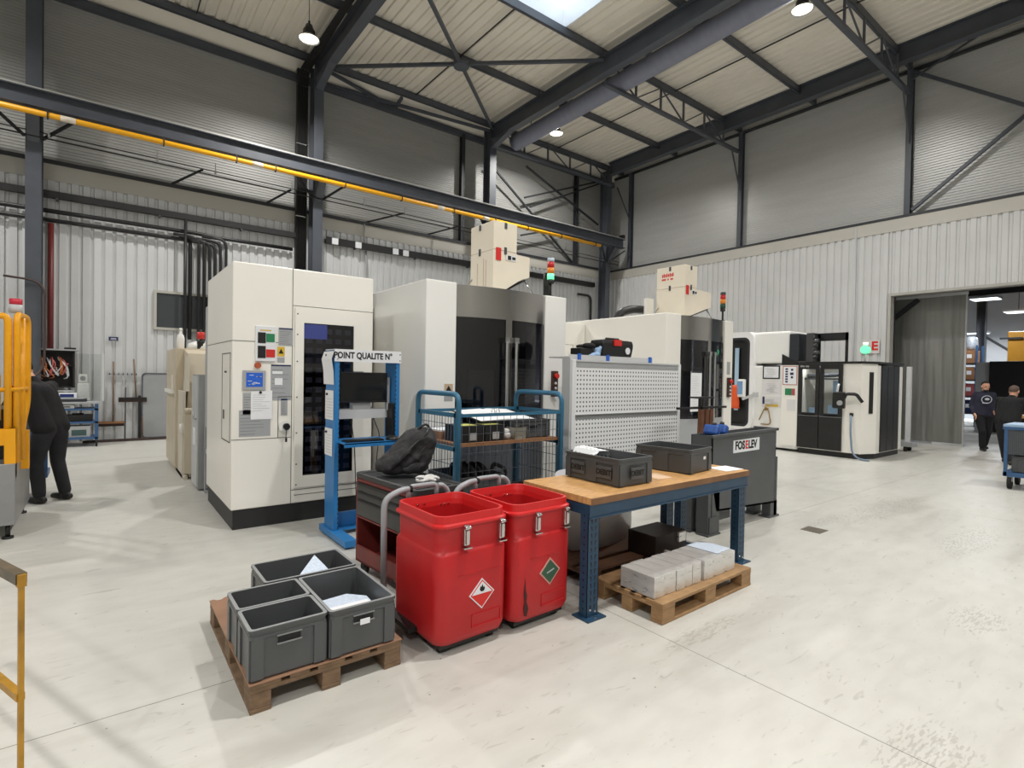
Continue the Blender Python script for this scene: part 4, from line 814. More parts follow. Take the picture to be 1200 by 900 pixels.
# --- crates
def crate_parts(root, X, Y, H, m, me, handles=('-y', '+y'), ribs_x=2, ribs_y=1, labels=None):
    """open box, base centre at the origin: X wide, Y deep"""
    r = 0.022; b = M()
    def rg(i, z): return [(x, y, z) for x, y in rrect(-X / 2 + i, X / 2 - i, -Y / 2 + i, Y / 2 - i, max(0.006, r - i * 0.3), 3)]
    b.rings([rg(0.022, 0.0), rg(0.012, 0.012), rg(0.012, H - 0.055)], True, False)
    b.rings([rg(0.012, H - 0.055), rg(0.003, H - 0.05), rg(0.003, H - 0.035), rg(0.006, H - 0.033), rg(0.006, H - 0.018), rg(0.0, H - 0.016), rg(0.0, H - 0.002)], False, False)
    b.rings([rg(0.017, H - 0.002), rg(0.017, 0.014), ], False, True)
    # corner posts and side ribs
    for sx in (-1, 1):
        for sy in (-1, 1):
            b.box(*sorted((sx * (X / 2 - 0.003), sx * (X / 2 - 0.012))), *sorted((sy * (Y / 2 - 0.012), sy * (Y / 2 - 0.07))), 0.01, H - 0.05)
            b.box(*sorted((sx * (X / 2 - 0.012), sx * (X / 2 - 0.07))), *sorted((sy * (Y / 2 - 0.003), sy * (Y / 2 - 0.012))), 0.01, H - 0.05)
    for sy in (-1, 1):
        if X > 0.5: 
            for x in (-0.035, 0.035): b.box(x - 0.03, x + 0.03, *sorted((sy * (Y / 2 - 0.003), sy * (Y / 2 - 0.012))), 0.01, H - 0.05)
    for sx in (-1, 1):
        if Y > 0.5: b.box(*sorted((sx * (X / 2 - 0.003), sx * (X / 2 - 0.012))), -0.06, 0.06, 0.01, H - 0.05)
    b.build('tub', m, root, world=False)
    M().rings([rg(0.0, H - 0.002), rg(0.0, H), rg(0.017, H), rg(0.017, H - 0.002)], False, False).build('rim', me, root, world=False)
    for h in handles:
        sy = -1 if h[0] == '-' else 1
        if h[1] == 'y':
            y = sy * (Y / 2 - 0.011); a, c = sorted((y, y + sy * 0.003)); g = M().box(-0.055, 0.055, a, c, H - 0.095, H - 0.058)
            a, c = sorted((y, y + sy * 0.012)); k = M().box(-0.06, 0.06, a, c, H - 0.1, H - 0.095).box(-0.06, 0.06, a, c, H - 0.058, H - 0.052)
        else:
            x = sy * (X / 2 - 0.011); a, c = sorted((x, x + sy * 0.003)); g = M().box(a, c, -0.055, 0.055, H - 0.095, H - 0.058)
            a, c = sorted((x, x + sy * 0.012)); k = M().box(a, c, -0.06, 0.06, H - 0.1, H - 0.095).box(a, c, -0.06, 0.06, H - 0.058, H - 0.052)
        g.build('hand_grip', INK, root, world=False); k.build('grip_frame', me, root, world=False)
ZP = 0.151; CH = 0.262
G = 'grey crates on the hardboard pallet'
def crate(lab, cx_, cy_, X, Y, H, z, group, m=CRATE, me=CRATE_E, rz=0.0, handles=('-y', '+y')):
    t = thing('crate', lab, 'crate', (cx_, cy_, z), rz, group); crate_parts(t, X, Y, H, m, me, handles); return t
crate('small empty grey crate at the front left corner of the hardboard pallet', 0.765, 2.945, 0.385, 0.288, CH, ZP, G)
crate('small empty grey crate behind the front left one on the hardboard pallet', 0.765, 3.24, 0.385, 0.288, CH, ZP, G)
cC = crate('large grey crate with white papers inside, beside the red bin', 1.153, 3.085, 0.382, 0.585, CH, ZP, G)
cD = crate('long grey crate with one slanted paper at the back of the pallet', 1.065, 3.60, 0.57, 0.385, CH, ZP, G)
M().box(1.13, 1.185, 2.789, 2.793, ZP + 0.15, ZP + 0.18).build('paper_label', PAPER, cC)
def sheet_paper(name, lab, pts, m=PAPER, group=None, lines=0):
    b = M(); n = len(pts); b.add(list(pts) + [(p[0], p[1], p[2] + 0.0016) for p in pts], [tuple(range(n)), tuple(range(n, 2 * n))] + [(i, (i + 1) % n, n + (i + 1) % n, n + i) for i in range(n)])
    o = b.build(name, m); return tag(o, lab, 'paper', group)
sheet_paper('paper_sheet', 'white printed sheet lying deepest in the large grey crate', [(1.04, 2.98, 0.31), (1.29, 2.96, 0.31), (1.30, 3.12, 0.31), (1.22, 3.24, 0.30), (1.02, 3.22, 0.30)], PAPERB)
sheet_paper('paper_sheet', 'white sheet leaning on the front wall of the large grey crate', [(0.995, 2.83, 0.36), (1.26, 2.82, 0.355), (1.27, 3.04, 0.325), (1.01, 3.03, 0.33)], PAPER)
sheet_paper('paper_sheet', 'printed sheet standing aslant in the long back crate', [(0.93, 3.44, 0.33), (1.22, 3.48, 0.345), (1.20, 3.60, 0.38), (1.17, 3.72, 0.42)], PAPERB)

# --- red bins on dollies
def bin_parts(t, sticker):
    W, D, H = 0.535, 0.60, 0.84
    def rg(i, z, r=0.075): return [(x, y, z) for x, y in rrect(-W / 2 + i, W / 2 - i, -D / 2 + i, D / 2 - i, r, 6)]
    b = M()
    b.rings([rg(0.05, 0.055, 0.05), rg(0.02, 0.07), rg(0.006, 0.11), rg(0.004, 0.35), rg(0.004, 0.598), rg(0.014, 0.618), rg(0.022, 0.626), rg(0.02, 0.70), rg(0.018, 0.765)], True, False, True)
    b.rings([rg(0.045, 0.765), rg(0.05, 0.35), rg(0.055, 0.09)], False, True, True)
    b.build('bin_body', RED, t, world=False)
    r = M().rings([rg(0.018, 0.765), rg(0.0, 0.772), rg(0.0, 0.786), rg(0.014, 0.795), rg(0.016, H), rg(0.03, H), rg(0.04, 0.80), rg(0.045, 0.765)], False, False, False)
    r.build('bin_rim', REDIN, t, world=False)
    M().box(-0.12, 0.2, -D / 2 + 0.001, -D / 2 + 0.01, 0.47, 0.476).build('moulded_ridge', RED, t, world=False)
    b = M()
    for y, x0, x1, z in ((-D / 2, -0.02, 0.2, 0.21), (-D / 2, -0.02, 0.2, 0.135)): b.box(x0, x1, y + 0.001, y + 0.01, z, z + 0.006)
    b.box(0.195, 0.2, -D / 2 + 0.001, -D / 2 + 0.01, 0.135, 0.216).box(-0.02, -0.015, -D / 2 + 0.001, -D / 2 + 0.01, 0.135, 0.216)
    b.build('moulded_frame', RED, t, world=False)
    for x in (-0.075, 0.19):
        l = M().box(x - 0.017, x + 0.017, -D / 2 - 0.012, -D / 2 + 0.022, 0.655, 0.78).box(x - 0.012, x + 0.012, -D / 2 - 0.028, -D / 2 - 0.01, 0.665, 0.75).cyl((x - 0.02, -D / 2 - 0.02, 0.765), (x + 0.02, -D / 2 - 0.02, 0.765), 0.012, n=10).box(x - 0.03, x + 0.03, -D / 2 - 0.03, -D / 2 + 0.01, 0.638, 0.648)
        l.build('toggle_latch', CHROME, t, world=False, bevel=0.003)
    for x in (-0.1, -0.05, 0.08, 0.11, 0.14): M().cyl((x, D / 2 - 0.05, 0.79 - 0.02 * (x > 0)), (x, D / 2 - 0.042, 0.79 - 0.02 * (x > 0)), 0.007, n=8).build('rivet', CHROME, t, world=False)
    # diamond sticker
    s_ = 0.094; cx_, cz_ = 0.05, 0.335 if sticker == 'flame' else 0.36; y = -D / 2 + 0.002
    def dia(r, ya, yb_, half=None):
        q = [(cx_ - r, cz_), (cx_, cz_ - r), (cx_ + r, cz_), (cx_, cz_ + r)]
        if half == 'up': q = [(cx_ - r, cz_), (cx_ + r, cz_), (cx_, cz_ + r)]
        return M().prism(q, ya, yb_, 'y')
    if sticker == 'flame':
        k = dia(s_, y - 0.004, y).build('hazard_label', SIGNW, t, world=False); k['label'] = 'white and red diamond label with a black flame'
        dia(s_ * 0.9, y - 0.005, y - 0.004).build('red_field', REDINK, k, world=False); dia(s_ * 0.8, y - 0.006, y - 0.005, 'up').build('white_field', SIGNW, k, world=False)
        fl = [(0, 0.004), (0.014, 0.008), (0.02, 0.022), (0.013, 0.036), (0.008, 0.028), (0.002, 0.05), (-0.006, 0.034), (-0.012, 0.04), (-0.019, 0.02), (-0.012, 0.008)]
        M().prism([(cx_ + a, cz_ + 0.008 + c) for a, c in fl], y - 0.007, y - 0.006, 'y').build('flame_mark', INK, k, world=False)
    else:
        k = dia(s_, y - 0.004, y).build('hazard_label', mat('pale_pink_edge', (206, 150, 140), 0.5), t, world=False); k['label'] = 'dark green diamond label'
        dia(s_ * 0.84, y - 0.006, y - 0.004).build('green_field', DGREEN, k, world=False)
        M().bar((cx_ - 0.03, y - 0.0065, cz_ - 0.008), (cx_ + 0.035, y - 0.0065, cz_ + 0.012), 0.009, 0.002, up=(0, 1, 0)).build('label_print', GREY, k, world=False)
        b = M(); q = [(-0.165, 0.36), (-0.160, 0.28), (-0.148, 0.24), (-0.152, 0.20), (-0.135, 0.15), (-0.15, 0.10), (-0.17, 0.11), (-0.178, 0.16), (-0.168, 0.2), (-0.176, 0.25)]
        b.prism(q, y - 0.0012, y + 0.0, 'y'); b.build('scrape_mark', mat('dark_scrape', (60, 24, 20), 0.7), t, world=False)
    # dolly
    M().box(-W / 2 + 0.05, W / 2 - 0.05, -D / 2 + 0.05, D / 2 - 0.05, 0.035, 0.06).build('dolly_plate', BLACK, t, world=False)
    for x in (-W / 2 + 0.09, W / 2 - 0.09):
        for y_ in (-D / 2 + 0.1, D / 2 - 0.1): M().cyl((x - 0.02, y_, 0.03), (x + 0.02, y_, 0.03), 0.03, n=14).build('castor', RUBBER, t, world=False)
    # tubular handle frame behind
    M().tube([(-W / 2 - 0.03, D / 2 + 0.05, 0.10), (-W / 2 - 0.035, D / 2 + 0.05, 0.84), (-W / 2 + 0.1, D / 2 + 0.05, 0.885), (-W / 2 + 0.16, D / 2 + 0.05, 0.885)], 0.021, 10, 0.09).tube([(W / 2 - 0.07, D / 2 + 0.05, 0.14), (W / 2 - 0.07, D / 2 + 0.05, 0.84), (W / 2 - 0.12, D / 2 + 0.05, 0.885), (W / 2 - 0.16, D / 2 + 0.05, 0.885)], 0.018, 10, 0.06).build('handle_frame', TUBEG, t, world=False)
    M().tube([(-0.12, D / 2 + 0.05, 0.82), (-0.12, D / 2 + 0.05, 0.90), (0.1, D / 2 + 0.05, 0.90), (0.1, D / 2 + 0.05, 0.82)], 0.017, 10, 0.05).build('push_handle', TUBEG, t, world=False)
    M().tube([(-W / 2 + 0.15, D / 2 + 0.05, 0.885), (-0.1, D / 2 + 0.05, 0.885)], 0.026, 10).build('rubber_grip', RUBBER, t, world=False)
    M().box(-W / 2 - 0.05, -W / 2 + 0.02, -0.05, D / 2, 0.09, 0.12).build('side_bracket', BLACK, t, world=False)
b1 = thing('waste_bin', 'open red plastic bin with a white and red flame diamond label', 'bin', (1.815, 2.995, 0), 0.015, 'red waste bins'); bin_parts(b1, 'flame')
b2 = thing('waste_bin', 'open red plastic bin with a green diamond label, next to the table leg', 'bin', (2.365, 2.985, 0), 0.02, 'red waste bins'); bin_parts(b2, 'green')

# --- work table
tb = thing('work_table', 'wooden topped work table on dark blue perforated rack legs', 'table', (3.72, 2.93, 0))
TX0, TX1, TY0, TY1, TZ = 2.665, 4.74, 2.545, 3.29, 0.85
tt = M(); tt.box(TX0, TX1, TY0, TY1, TZ - 0.05, TZ); tt.build('table_top', BENCH, tb, bevel=0.004)
M().box(TX0 - 0.001, TX1 + 0.001, TY0 - 0.003, TY0, TZ - 0.049, TZ - 0.003).build('edge_band', BENCH_E, tb)
def rack_leg(x0, y0, foot):
    b = M(); w_ = 0.075
    b.box(x0, x0 + 0.11, y0, y0 + 0.004, 0.01, TZ - 0.05).box(x0, x0 + 0.004, y0, y0 + w_, 0.01, TZ - 0.05).box(x0 + 0.106, x0 + 0.11, y0, y0 + w_, 0.01, TZ - 0.05)
    b.m(1)
    for k in range(14):
        z = 0.06 + k * 0.05
        for dx, s_ in ((0.026, 1), (0.070, -1)): b.add([(x0 + dx, y0 - 0.001, z + 0.034), (x0 + dx + 0.015, y0 - 0.001, z + 0.034), (x0 + dx + 0.009 + s_ * 0.007, y0 - 0.001, z), (x0 + dx + 0.003 + s_ * 0.007, y0 - 0.001, z)], [(0, 1, 2, 3)])
        b.box(x0 - 0.001, x0 - 0.0, y0 + 0.03, y0 + 0.045, z, z + 0.012)
    b.m(0).box(x0 - 0.035, x0 + 0.145, y0 - 0.05, y0 + 0.11, 0, 0.01)
    b.m(2).cyl((x0 + 0.02, y0 - 0.006, TZ - 0.12), (x0 + 0.02, y0, TZ - 0.12), 0.011, n=10).cyl((x0 + 0.03, y0 - 0.005, 0.06), (x0 + 0.03, y0, 0.06), 0.008, n=8).cyl((x0 + 0.08, y0 - 0.005, 0.04), (x0 + 0.08, y0, 0.04), 0.008, n=8).cyl((x0 + 0.055, y0 - 0.03, 0.01), (x0 + 0.055, y0 - 0.03, 0.016), 0.01, n=8)
    b.build('leg', [NAVY, INK, CHROME], tb)
for x in (TX0 + 0.005, TX1 - 0.115):
    for y in (TY0 + 0.03, TY1 - 0.1): rack_leg(x, y, True)
rack_leg(4.40, TY1 - 0.1, True)
M().box(TX0 + 0.002, TX1 - 0.003, TY0 + 0.012, TY0 + 0.028, TZ - 0.14, TZ - 0.051).box(TX0 + 0.002, TX1 - 0.003, TY0 + 0.004, TY0 + 0.03, TZ - 0.148, TZ - 0.138).box(TX0 + 0.02, TX1 - 0.02, TY1 - 0.03, TY1 - 0.01, TZ - 0.14, TZ - 0.051).build('rail', NAVY, tb)
for x in (TX0 + 0.01, TX1 - 0.03): M().box(x, x + 0.02, TY0 + 0.1, TY1 - 0.1, TZ - 0.13, TZ - 0.055).build('cross_rail', NAVY, tb)
# crates on the table
ta = crate('dark grey crate with lettered recesses on the left of the table top', 3.275, 2.955, 0.40, 0.60, 0.215, TZ + 0.001, 'crates on the work table', CRATE_D, CRATE, 0.0, ())
for (x, y, face, dx) in ((3.275, 2.652, '-y', 0), (3.074, 2.81, '-x', 0), (3.074, 3.09, '-x', 0)):
    if face == '-y': M().box(x - 0.075, x + 0.075, y - 0.006, y, TZ + 0.055, TZ + 0.145).build('label_plate', CRATE, ta, bevel=0.002); text('lettering', 'DEBIT', 0.058, (x, y - 0.007, TZ + 0.10), '-y', INK, ta, 0.001, 0.002)
    else: M().box(x - 0.006, x, y - 0.075, y + 0.075, TZ + 0.055, TZ + 0.145).build('label_plate', CRATE, ta, bevel=0.002); text('lettering', 'DEBIT', 0.058, (x - 0.007, y, TZ + 0.10), '-x', INK, ta, 0.001, 0.002)
b = crate('dark grey empty crate on the right of the table top', 4.195, 2.985, 0.415, 0.56, 0.215, TZ + 0.001, 'crates on the work table', CRATE_D, CRATE, 0.12, ())
M().box(4.23, 4.27, 2.706, 2.712, TZ + 0.115, TZ + 0.14).rot(Euler((0, 0, 0.12)), (4.195, 2.985, 0)).build('paper_label', PAPER, b)
fb = thing('foam_sheet', 'crumpled white perforated packing sheet sticking out of the lettered crate', 'packing', (3.2, 3.12, TZ + 0.1))
f_ = M(); f_.add([(3.10, 3.22, TZ + 0.15), (3.11, 2.96, TZ + 0.19), (3.16, 3.22, TZ + 0.245), (3.17, 2.95, TZ + 0.24), (3.26, 3.22, TZ + 0.25), (3.28, 2.95, TZ + 0.235), (3.33, 3.22, TZ + 0.16), (3.34, 2.96, TZ + 0.13)], [(0, 2, 3, 1), (2, 4, 5, 3), (4, 6, 7, 5)])
f_.build('sheet', dots_mat('perforated_foam', (236, 238, 240), (120, 124, 130), 0.045, 0.009, 'XY', 0.6), fb)
sheet_paper('paper_sheet', 'white sheet on the table top right of the empty crate', [(4.48, 2.62, TZ + 0.001), (4.74, 2.60, TZ + 0.001), (4.77, 2.80, TZ + 0.001), (4.51, 2.83, TZ + 0.001)])
sheet_paper('paper_sheet', 'brown tinted sheet on the table between the two dark crates', [(3.62, 2.72, TZ + 0.001), (3.80, 2.70, TZ + 0.001), (3.86, 2.92, TZ + 0.001), (3.66, 2.94, TZ + 0.001)], mat('tan_paper', (212, 180, 150), 0.7))
rg_ = thing('crumpled_bag', 'small crumpled grey bag at the far end of the table behind the empty crate', 'bag', (4.52, 3.0, TZ))
M().ell((4.50, 2.98, TZ + 0.05), (0.06, 0.08, 0.05)).ell((4.52, 3.08, TZ + 0.035), (0.05, 0.06, 0.035)).build('bag', mat('crumpled_grey', (176, 178, 182), 0.5, 0, 0.2, 20, 0.5, 40), rg_)

# --- aluminium blocks on the light pallet
xs = [3.045, 3.155, 3.30, 3.40, 3.50, 3.61, 3.645, 3.76, 3.905, 4.09]
labs = ['first sawn aluminium block from the left end of the light pallet', 'second sawn aluminium block from the left on the light pallet', 'third sawn aluminium block from the left on the light pallet', 'fourth sawn aluminium block from the left on the light pallet', 'fifth sawn aluminium block from the left on the light pallet',
        'thin aluminium slab in the middle of the block row', 'aluminium block just right of the thin slab in the row', 'wide aluminium block left of the paper covered one', 'aluminium block at the right end of the row under a printed sheet']
for i in range(9):
    a, c = xs[i] + 0.002, xs[i + 1] - 0.002; dy = [0, 0.004, -0.003, 0.002, 0, 0.02, -0.004, 0.0, 0.004][i]; h = [0.150, 0.150, 0.149, 0.15, 0.149, 0.147, 0.15, 0.149, 0.151][i]
    o = M().box(a, c, 2.295 + dy, 2.60 + dy * 2, 0.146, 0.146 + h).build('aluminium_block', ALU, bevel=0.003); tag(o, labs[i], 'metal block', 'aluminium blocks on the light pallet')
sheet_paper('paper_sheet', 'printed sheet lying over the rightmost aluminium blocks', [(3.86, 2.60, 0.2985), (3.88, 2.33, 0.2985), (4.085, 2.34, 0.2985), (4.09, 2.50, 0.2985), (4.0, 2.60, 0.2985)], PAPERB)
dk = thing('machined_block', 'dark blackened metal block at the back under the table', 'metal block', (4.1, 3.0, 0.144)); M().box(3.72, 4.14, 2.80, 3.10, 0.146, 0.34).build('block', mat('blackened_metal', (44, 38, 36), 0.5, 0.3, 0.2, 5), dk, bevel=0.004); M().box(4.02, 4.12, 2.78, 2.80, 0.25, 0.33).build('bare_face', ALU, dk)
dr_ = thing('steel_drum', 'curved bright stainless sheet drum standing under the table', 'drum', (3.5, 3.45, 0))
d = M(); q = [(3.20 + 0.95 * t, 3.42 - 0.13 * math.sin(PI * t)) for t in [k / 16 for k in range(17)]] + [(4.15 - 0.95 * t, 3.48 + 0.4 * math.sin(PI * t)) for t in [k / 16 for k in range(17)]]
d.rings([[(x, y, z) for x, y in q] for z in (0.146, 0.76)], True, False, True).build('drum_wall', SATIN, dr_)

# --- tool cart with rucksack and gloves
cr_ = thing('tool_cart', 'worn dark red tool cart with charcoal drawers and an open lower bay', 'tool cart', (1.96, 3.90, 0), 0.09)
def L(b, name, m, parent=cr_, **k): return b.build(name, m, parent, world=False, **k)
CX, CY = 0.21, 0.47
L(M().box(-CX, CX, -CY, -CY + 0.025, 0.10, 0.81).box(-CX, CX, CY - 0.025, CY, 0.10, 0.81).box(CX - 0.02, CX, -CY, CY, 0.10, 0.81).box(-CX, CX, -CY, CY, 0.10, 0.13).box(-CX, -CX + 0.02, -CY, CY, 0.10, 0.24).box(-CX, CX, -CY, CY, 0.47, 0.49).box(-CX, CX, -CY, CY, 0.77, 0.81), 'cart_body', CARTRED, bevel=0.008)
for z0, z1 in ((0.70, 0.765), (0.635, 0.695), (0.495, 0.63)):
    d = L(M().box(-CX - 0.006, CX - 0.03, -CY + 0.03, CY - 0.03, z0, z1), 'drawer', DRAWER, bevel=0.005)
    L(M().box(-CX - 0.016, -CX - 0.006, -CY + 0.05, CY - 0.05, z1 - 0.014, z1 - 0.004), 'drawer_pull', BLACK, d)
L(M().rings([[(x, y, z) for x, y in rrect(-CX - 0.01 + i, CX + 0.01 - i, -CY - 0.01 + i, CY + 0.01 - i, 0.04)] for i, z in ((0, 0.81), (0, 0.845), (0.012, 0.85), (0.02, 0.84), (0.025, 0.828))], True, True), 'cart_top', MATTOP)
b = M()
for y in (-0.36, -0.22, -0.30): b.box(-CX + 0.05, CX - 0.05, y, y + 0.012, 0.828, 0.832)
L(b, 'top_groove', BLACK)
for x in (-CX + 0.05, CX - 0.05):
    for y in (-CY + 0.08, CY - 0.08): L(M().cyl((x - 0.015, y, 0.05), (x + 0.015, y, 0.05), 0.05, n=16).box(x - 0.02, x + 0.02, y - 0.02, y + 0.02, 0.05, 0.11), 'castor', RUBBER)
rgm = thing('rag_bundle', 'brown rag bundle in the open bay of the tool cart', 'rag', (1.93, 3.85, 0.135))
M().ell((1.90, 3.72, 0.19), (0.09, 0.12, 0.06)).ell((1.93, 3.82, 0.22), (0.08, 0.1, 0.07)).build('rag', mat('brown_rag', (96, 72, 48), 0.85, 0, 0.3, 20, 0.5, 50), rgm)

def blob(parts, voxel, smooth_it=3):
    """union of closed shapes as one smooth skin: voxel remesh, then relaxed"""
    me = bpy.data.meshes.new('blob'); bm = bmesh.new()
    vs = [bm.verts.new(v) for v in parts.v]
    for f in parts.f:
        try: bm.faces.new([vs[i] for i in f])
        except ValueError: pass
    bmesh.ops.recalc_face_normals(bm, faces=bm.faces); bm.to_mesh(me); bm.free()
    o = bpy.data.objects.new('blob_tmp', me); COL.objects.link(o)
    r = o.modifiers.new('r', 'REMESH'); r.mode = 'VOXEL'; r.voxel_size = voxel; r.use_smooth_shade = True
    s_ = o.modifiers.new('s', 'SMOOTH'); s_.factor = 0.5; s_.iterations = smooth_it
    bpy.context.view_layer.update()
    out = bpy.data.meshes.new_from_object(o.evaluated_get(bpy.context.evaluated_depsgraph_get())); bpy.data.objects.remove(o); bpy.data.meshes.remove(me)
    for p in out.polygons: p.use_smooth = True
    return out
def blob_obj(name, parts, voxel, m, parent, smooth_it=3, world=True):
    me = blob(parts, voxel, smooth_it); me.name = name; me.materials.clear(); me.materials.append(m)
    if world: me.transform(mw(parent).inverted())
    o = bpy.data.objects.new(name, me); COL.objects.link(o); o.parent = parent; return o
bp = thing('rucksack', 'black rucksack slumped on the tool cart top', 'bag', (1.97, 4.03, 0.845))
# slumped: wide base on the left, top leaning to the right against the mesh trolley
prof = [(1.80, 0.875), (1.80, 0.93), (1.86, 1.00), (1.94, 1.08), (2.02, 1.17), (2.08, 1.225), (2.15, 1.245), (2.21, 1.225), (2.24, 1.17), (2.23, 1.07), (2.20, 0.96), (2.15, 0.885), (2.08, 0.855), (1.95, 0.850), (1.85, 0.852)]
b = M(); rs = []
for dy, k in ((-0.135, 0.72), (-0.11, 0.88), (-0.05, 0.98), (0.03, 1.0), (0.10, 0.93), (0.135, 0.74)):
    rs.append([(2.03 + (x - 2.03) * k, 4.06 + dy - (x - 2.0) * 0.25, max(0.849, 0.97 + (z - 0.97) * k)) for x, z in prof])
b.rings(rs)
for (xa, za, xb, zb_) in ((1.86, 0.93, 2.1, 1.19), (1.92, 0.9, 2.17, 1.12), (1.98, 0.88, 2.19, 1.0), (1.83, 0.9, 1.95, 1.06)): b.tube([(xa, 3.95 - (xa - 2) * 0.25, za), ((xa + xb) / 2, 3.925 - ((xa + xb) / 2 - 2) * 0.25, (za + zb_) / 2 - 0.015), (xb, 3.95 - (xb - 2) * 0.25, zb_)], [0.012, 0.024, 0.012], 8)
bo = blob_obj('bag_body', b, 0.011, mat('black_nylon', (30, 29, 32), 0.7, 0, 0.3, 9, 0.6, 22), bp, 6)
tx_ = bpy.data.textures.new('crumple', 'CLOUDS'); tx_.noise_scale = 0.09; dm = bo.modifiers.new('crumple', 'DISPLACE'); dm.texture = tx_; dm.strength = 0.03; dm.mid_level = 0.5
b = M()
b.tube([(1.86, 3.965, 0.92), (1.95, 3.935, 1.03), (2.05, 3.91, 1.13), (2.12, 3.90, 1.19), (2.17, 3.93, 1.24)], 0.010, 6).tube([(1.93, 3.95, 0.89), (2.02, 3.915, 0.98), (2.11, 3.895, 1.08), (2.17, 3.885, 1.16)], 0.008, 6)
b.tube([(2.08, 4.0, 1.20), (2.13, 3.97, 1.262), (2.18, 3.98, 1.258), (2.21, 3.99, 1.19)], 0.010, 6, 0.03).build('strap', BLACK, bp)
b = M().ell((2.07, 3.93, 0.92), (0.10, 0.035, 0.055)).ell((2.0, 3.95, 0.90), (0.07, 0.04, 0.04)); blob_obj('front_pocket', b, 0.011, mat('black_nylon', (30, 29, 32)), bp)
gv = thing('work_glove', 'grey white work gloves lying on the tool cart beside the rucksack', 'glove', (2.03, 3.70, 0.84))
b = M().ell((2.02, 3.70, 0.855), (0.05, 0.055, 0.022))
for k, (dx, dy) in enumerate(((0.09, -0.035), (0.105, -0.01), (0.10, 0.02), (0.08, 0.045))): b.tube([(2.04, 3.70 + dy * 0.8, 0.86), (2.02 + dx * 0.7, 3.70 + dy, 0.875), (2.02 + dx, 3.695 + dy, 0.858)], 0.012, 8)
b.tube([(2.0, 3.66, 0.86), (2.02, 3.63, 0.87), (2.06, 3.615, 0.86)], 0.013, 8).ell((1.96, 3.69, 0.858), (0.035, 0.045, 0.02)).ell((2.08, 3.76, 0.86), (0.05, 0.035, 0.025)).ell((2.0, 3.75, 0.865), (0.05, 0.03, 0.02))
blob_obj('glove_fabric', b, 0.006, GLOVE, gv, 1)
M().box(1.94, 1.975, 3.66, 3.71, 0.872, 0.88).build('palm_coating', mat('glove_grey', (110, 112, 116), 0.7, 0, 0.2, 20), gv)

# --- blue quality station
qs = thing('quality_station', 'blue steel stand with a white title board, monitor and keyboard shelf', 'stand', (2.2, 5.3, 0))
SX0, SX1, SY0, SY1 = 1.86, 2.55, 5.33, 5.60
def upright(x0, x1):
    b = M().box(x0, x1, SY0, SY1, 0.05, 1.92)
    b.m(1)
    for k in range(38):
        z = 0.10 + k * 0.048; b.box(x1 - 0.006 if x0 < 2 else x0 - 0.001, x1 + 0.001 if x0 < 2 else x0 + 0.006, SY0 - 0.001, SY0 + 0.012, z, z + 0.02)
    return b.build('upright', [BLUE, STEEL_D], qs)
upright(SX0, SX0 + 0.045); upright(SX1 - 0.03, SX1 + 0.015)
for x in (SX0, SX1 - 0.03): M().box(x - 0.03, x + 0.09, 4.92, 5.68, 0.02, 0.085).build('foot', BLUE, qs, bevel=0.005)
M().box(SX0 + 0.04, SX1 - 0.02, 5.56, 5.60, 0.05, 0.20).box(SX0 + 0.04, SX1 - 0.02, 5.42, 5.60, 0.045, 0.055).build('cross_beam', BLUE, qs)
sb = M().box(SX0 - 0.01, SX1 + 0.025, SY0 - 0.012, SY0 - 0.002, 1.795, 1.92).box(SX0 - 0.01, SX1 + 0.025, SY0 - 0.002, SY1, 1.912, 1.92).build('title_board', SIGNW, qs); sb['label'] = 'white board lettered with the stand title'
text('lettering', 'POINT QUALITE N\u00b0', 0.088, (SX0 + 0.295, SY0 - 0.0125, 1.857), '-y', INK, sb, 0.001, 0.003, 'CENTER', 0.82)
M().tube([(SX0 + 0.012, SY0 - 0.014, 1.885), (SX0 + 0.03, SY0 - 0.014, 1.88), (SX0 + 0.03, SY0 - 0.014, 1.83), (SX0 + 0.012, SY0 - 0.014, 1.815)], 0.003, 6).cyl((SX1 + 0.01, SY0 - 0.014, 1.885), (SX1 + 0.01, SY0 - 0.01, 1.885), 0.007, n=8).cyl((SX1 + 0.01, SY0 - 0.014, 1.82), (SX1 + 0.01, SY0 - 0.01, 1.82), 0.007, n=8).build('board_mark', INK, sb)
sh = M().box(SX0 + 0.03, SX1 + 0.02, 5.12, 5.58, 0.975, 0.985).box(SX0 + 0.03, SX1 + 0.02, 5.12, 5.13, 0.945, 0.985).build('keyboard_shelf', BLUE, qs)
mo = thing('monitor', 'black flat monitor hanging in the blue quality stand', 'monitor', (2.2, 5.45, 1.36))
M().box(1.95, 2.47, 5.43, 5.47, 1.37, 1.69).build('monitor_case', BLACK, mo, bevel=0.006); M().box(1.965, 2.455, 5.427, 5.43, 1.395, 1.68).build('screen', mat('dark_screen', (16, 16, 19), 0.15), mo)
M().box(2.1, 2.2, 5.44, 5.47, 1.69, 1.70).build('top_clip', GREY, mo); M().box(1.9, 2.53, 5.47, 5.60, 1.2, 1.3).box(2.1, 2.3, 5.47, 5.56, 1.3, 1.5).build('wall_bracket', LGREY, mo); M().box(2.47, 2.5, 5.44, 5.49, 1.28, 1.64).build('side_bar', GREY, mo)
kb = thing('keyboard', 'black keyboard on the blue stand shelf', 'keyboard', (2.1, 5.25, 0.985)); kk = M().box(1.93, 2.33, 5.18, 5.32, 0.986, 1.0)
for i in range(14):
    for j in range(4): kk.box(1.94 + i * 0.0275, 1.962 + i * 0.0275, 5.19 + j * 0.031, 5.215 + j * 0.031, 1.0, 1.006)
kk.build('key_deck', BLACK, kb)
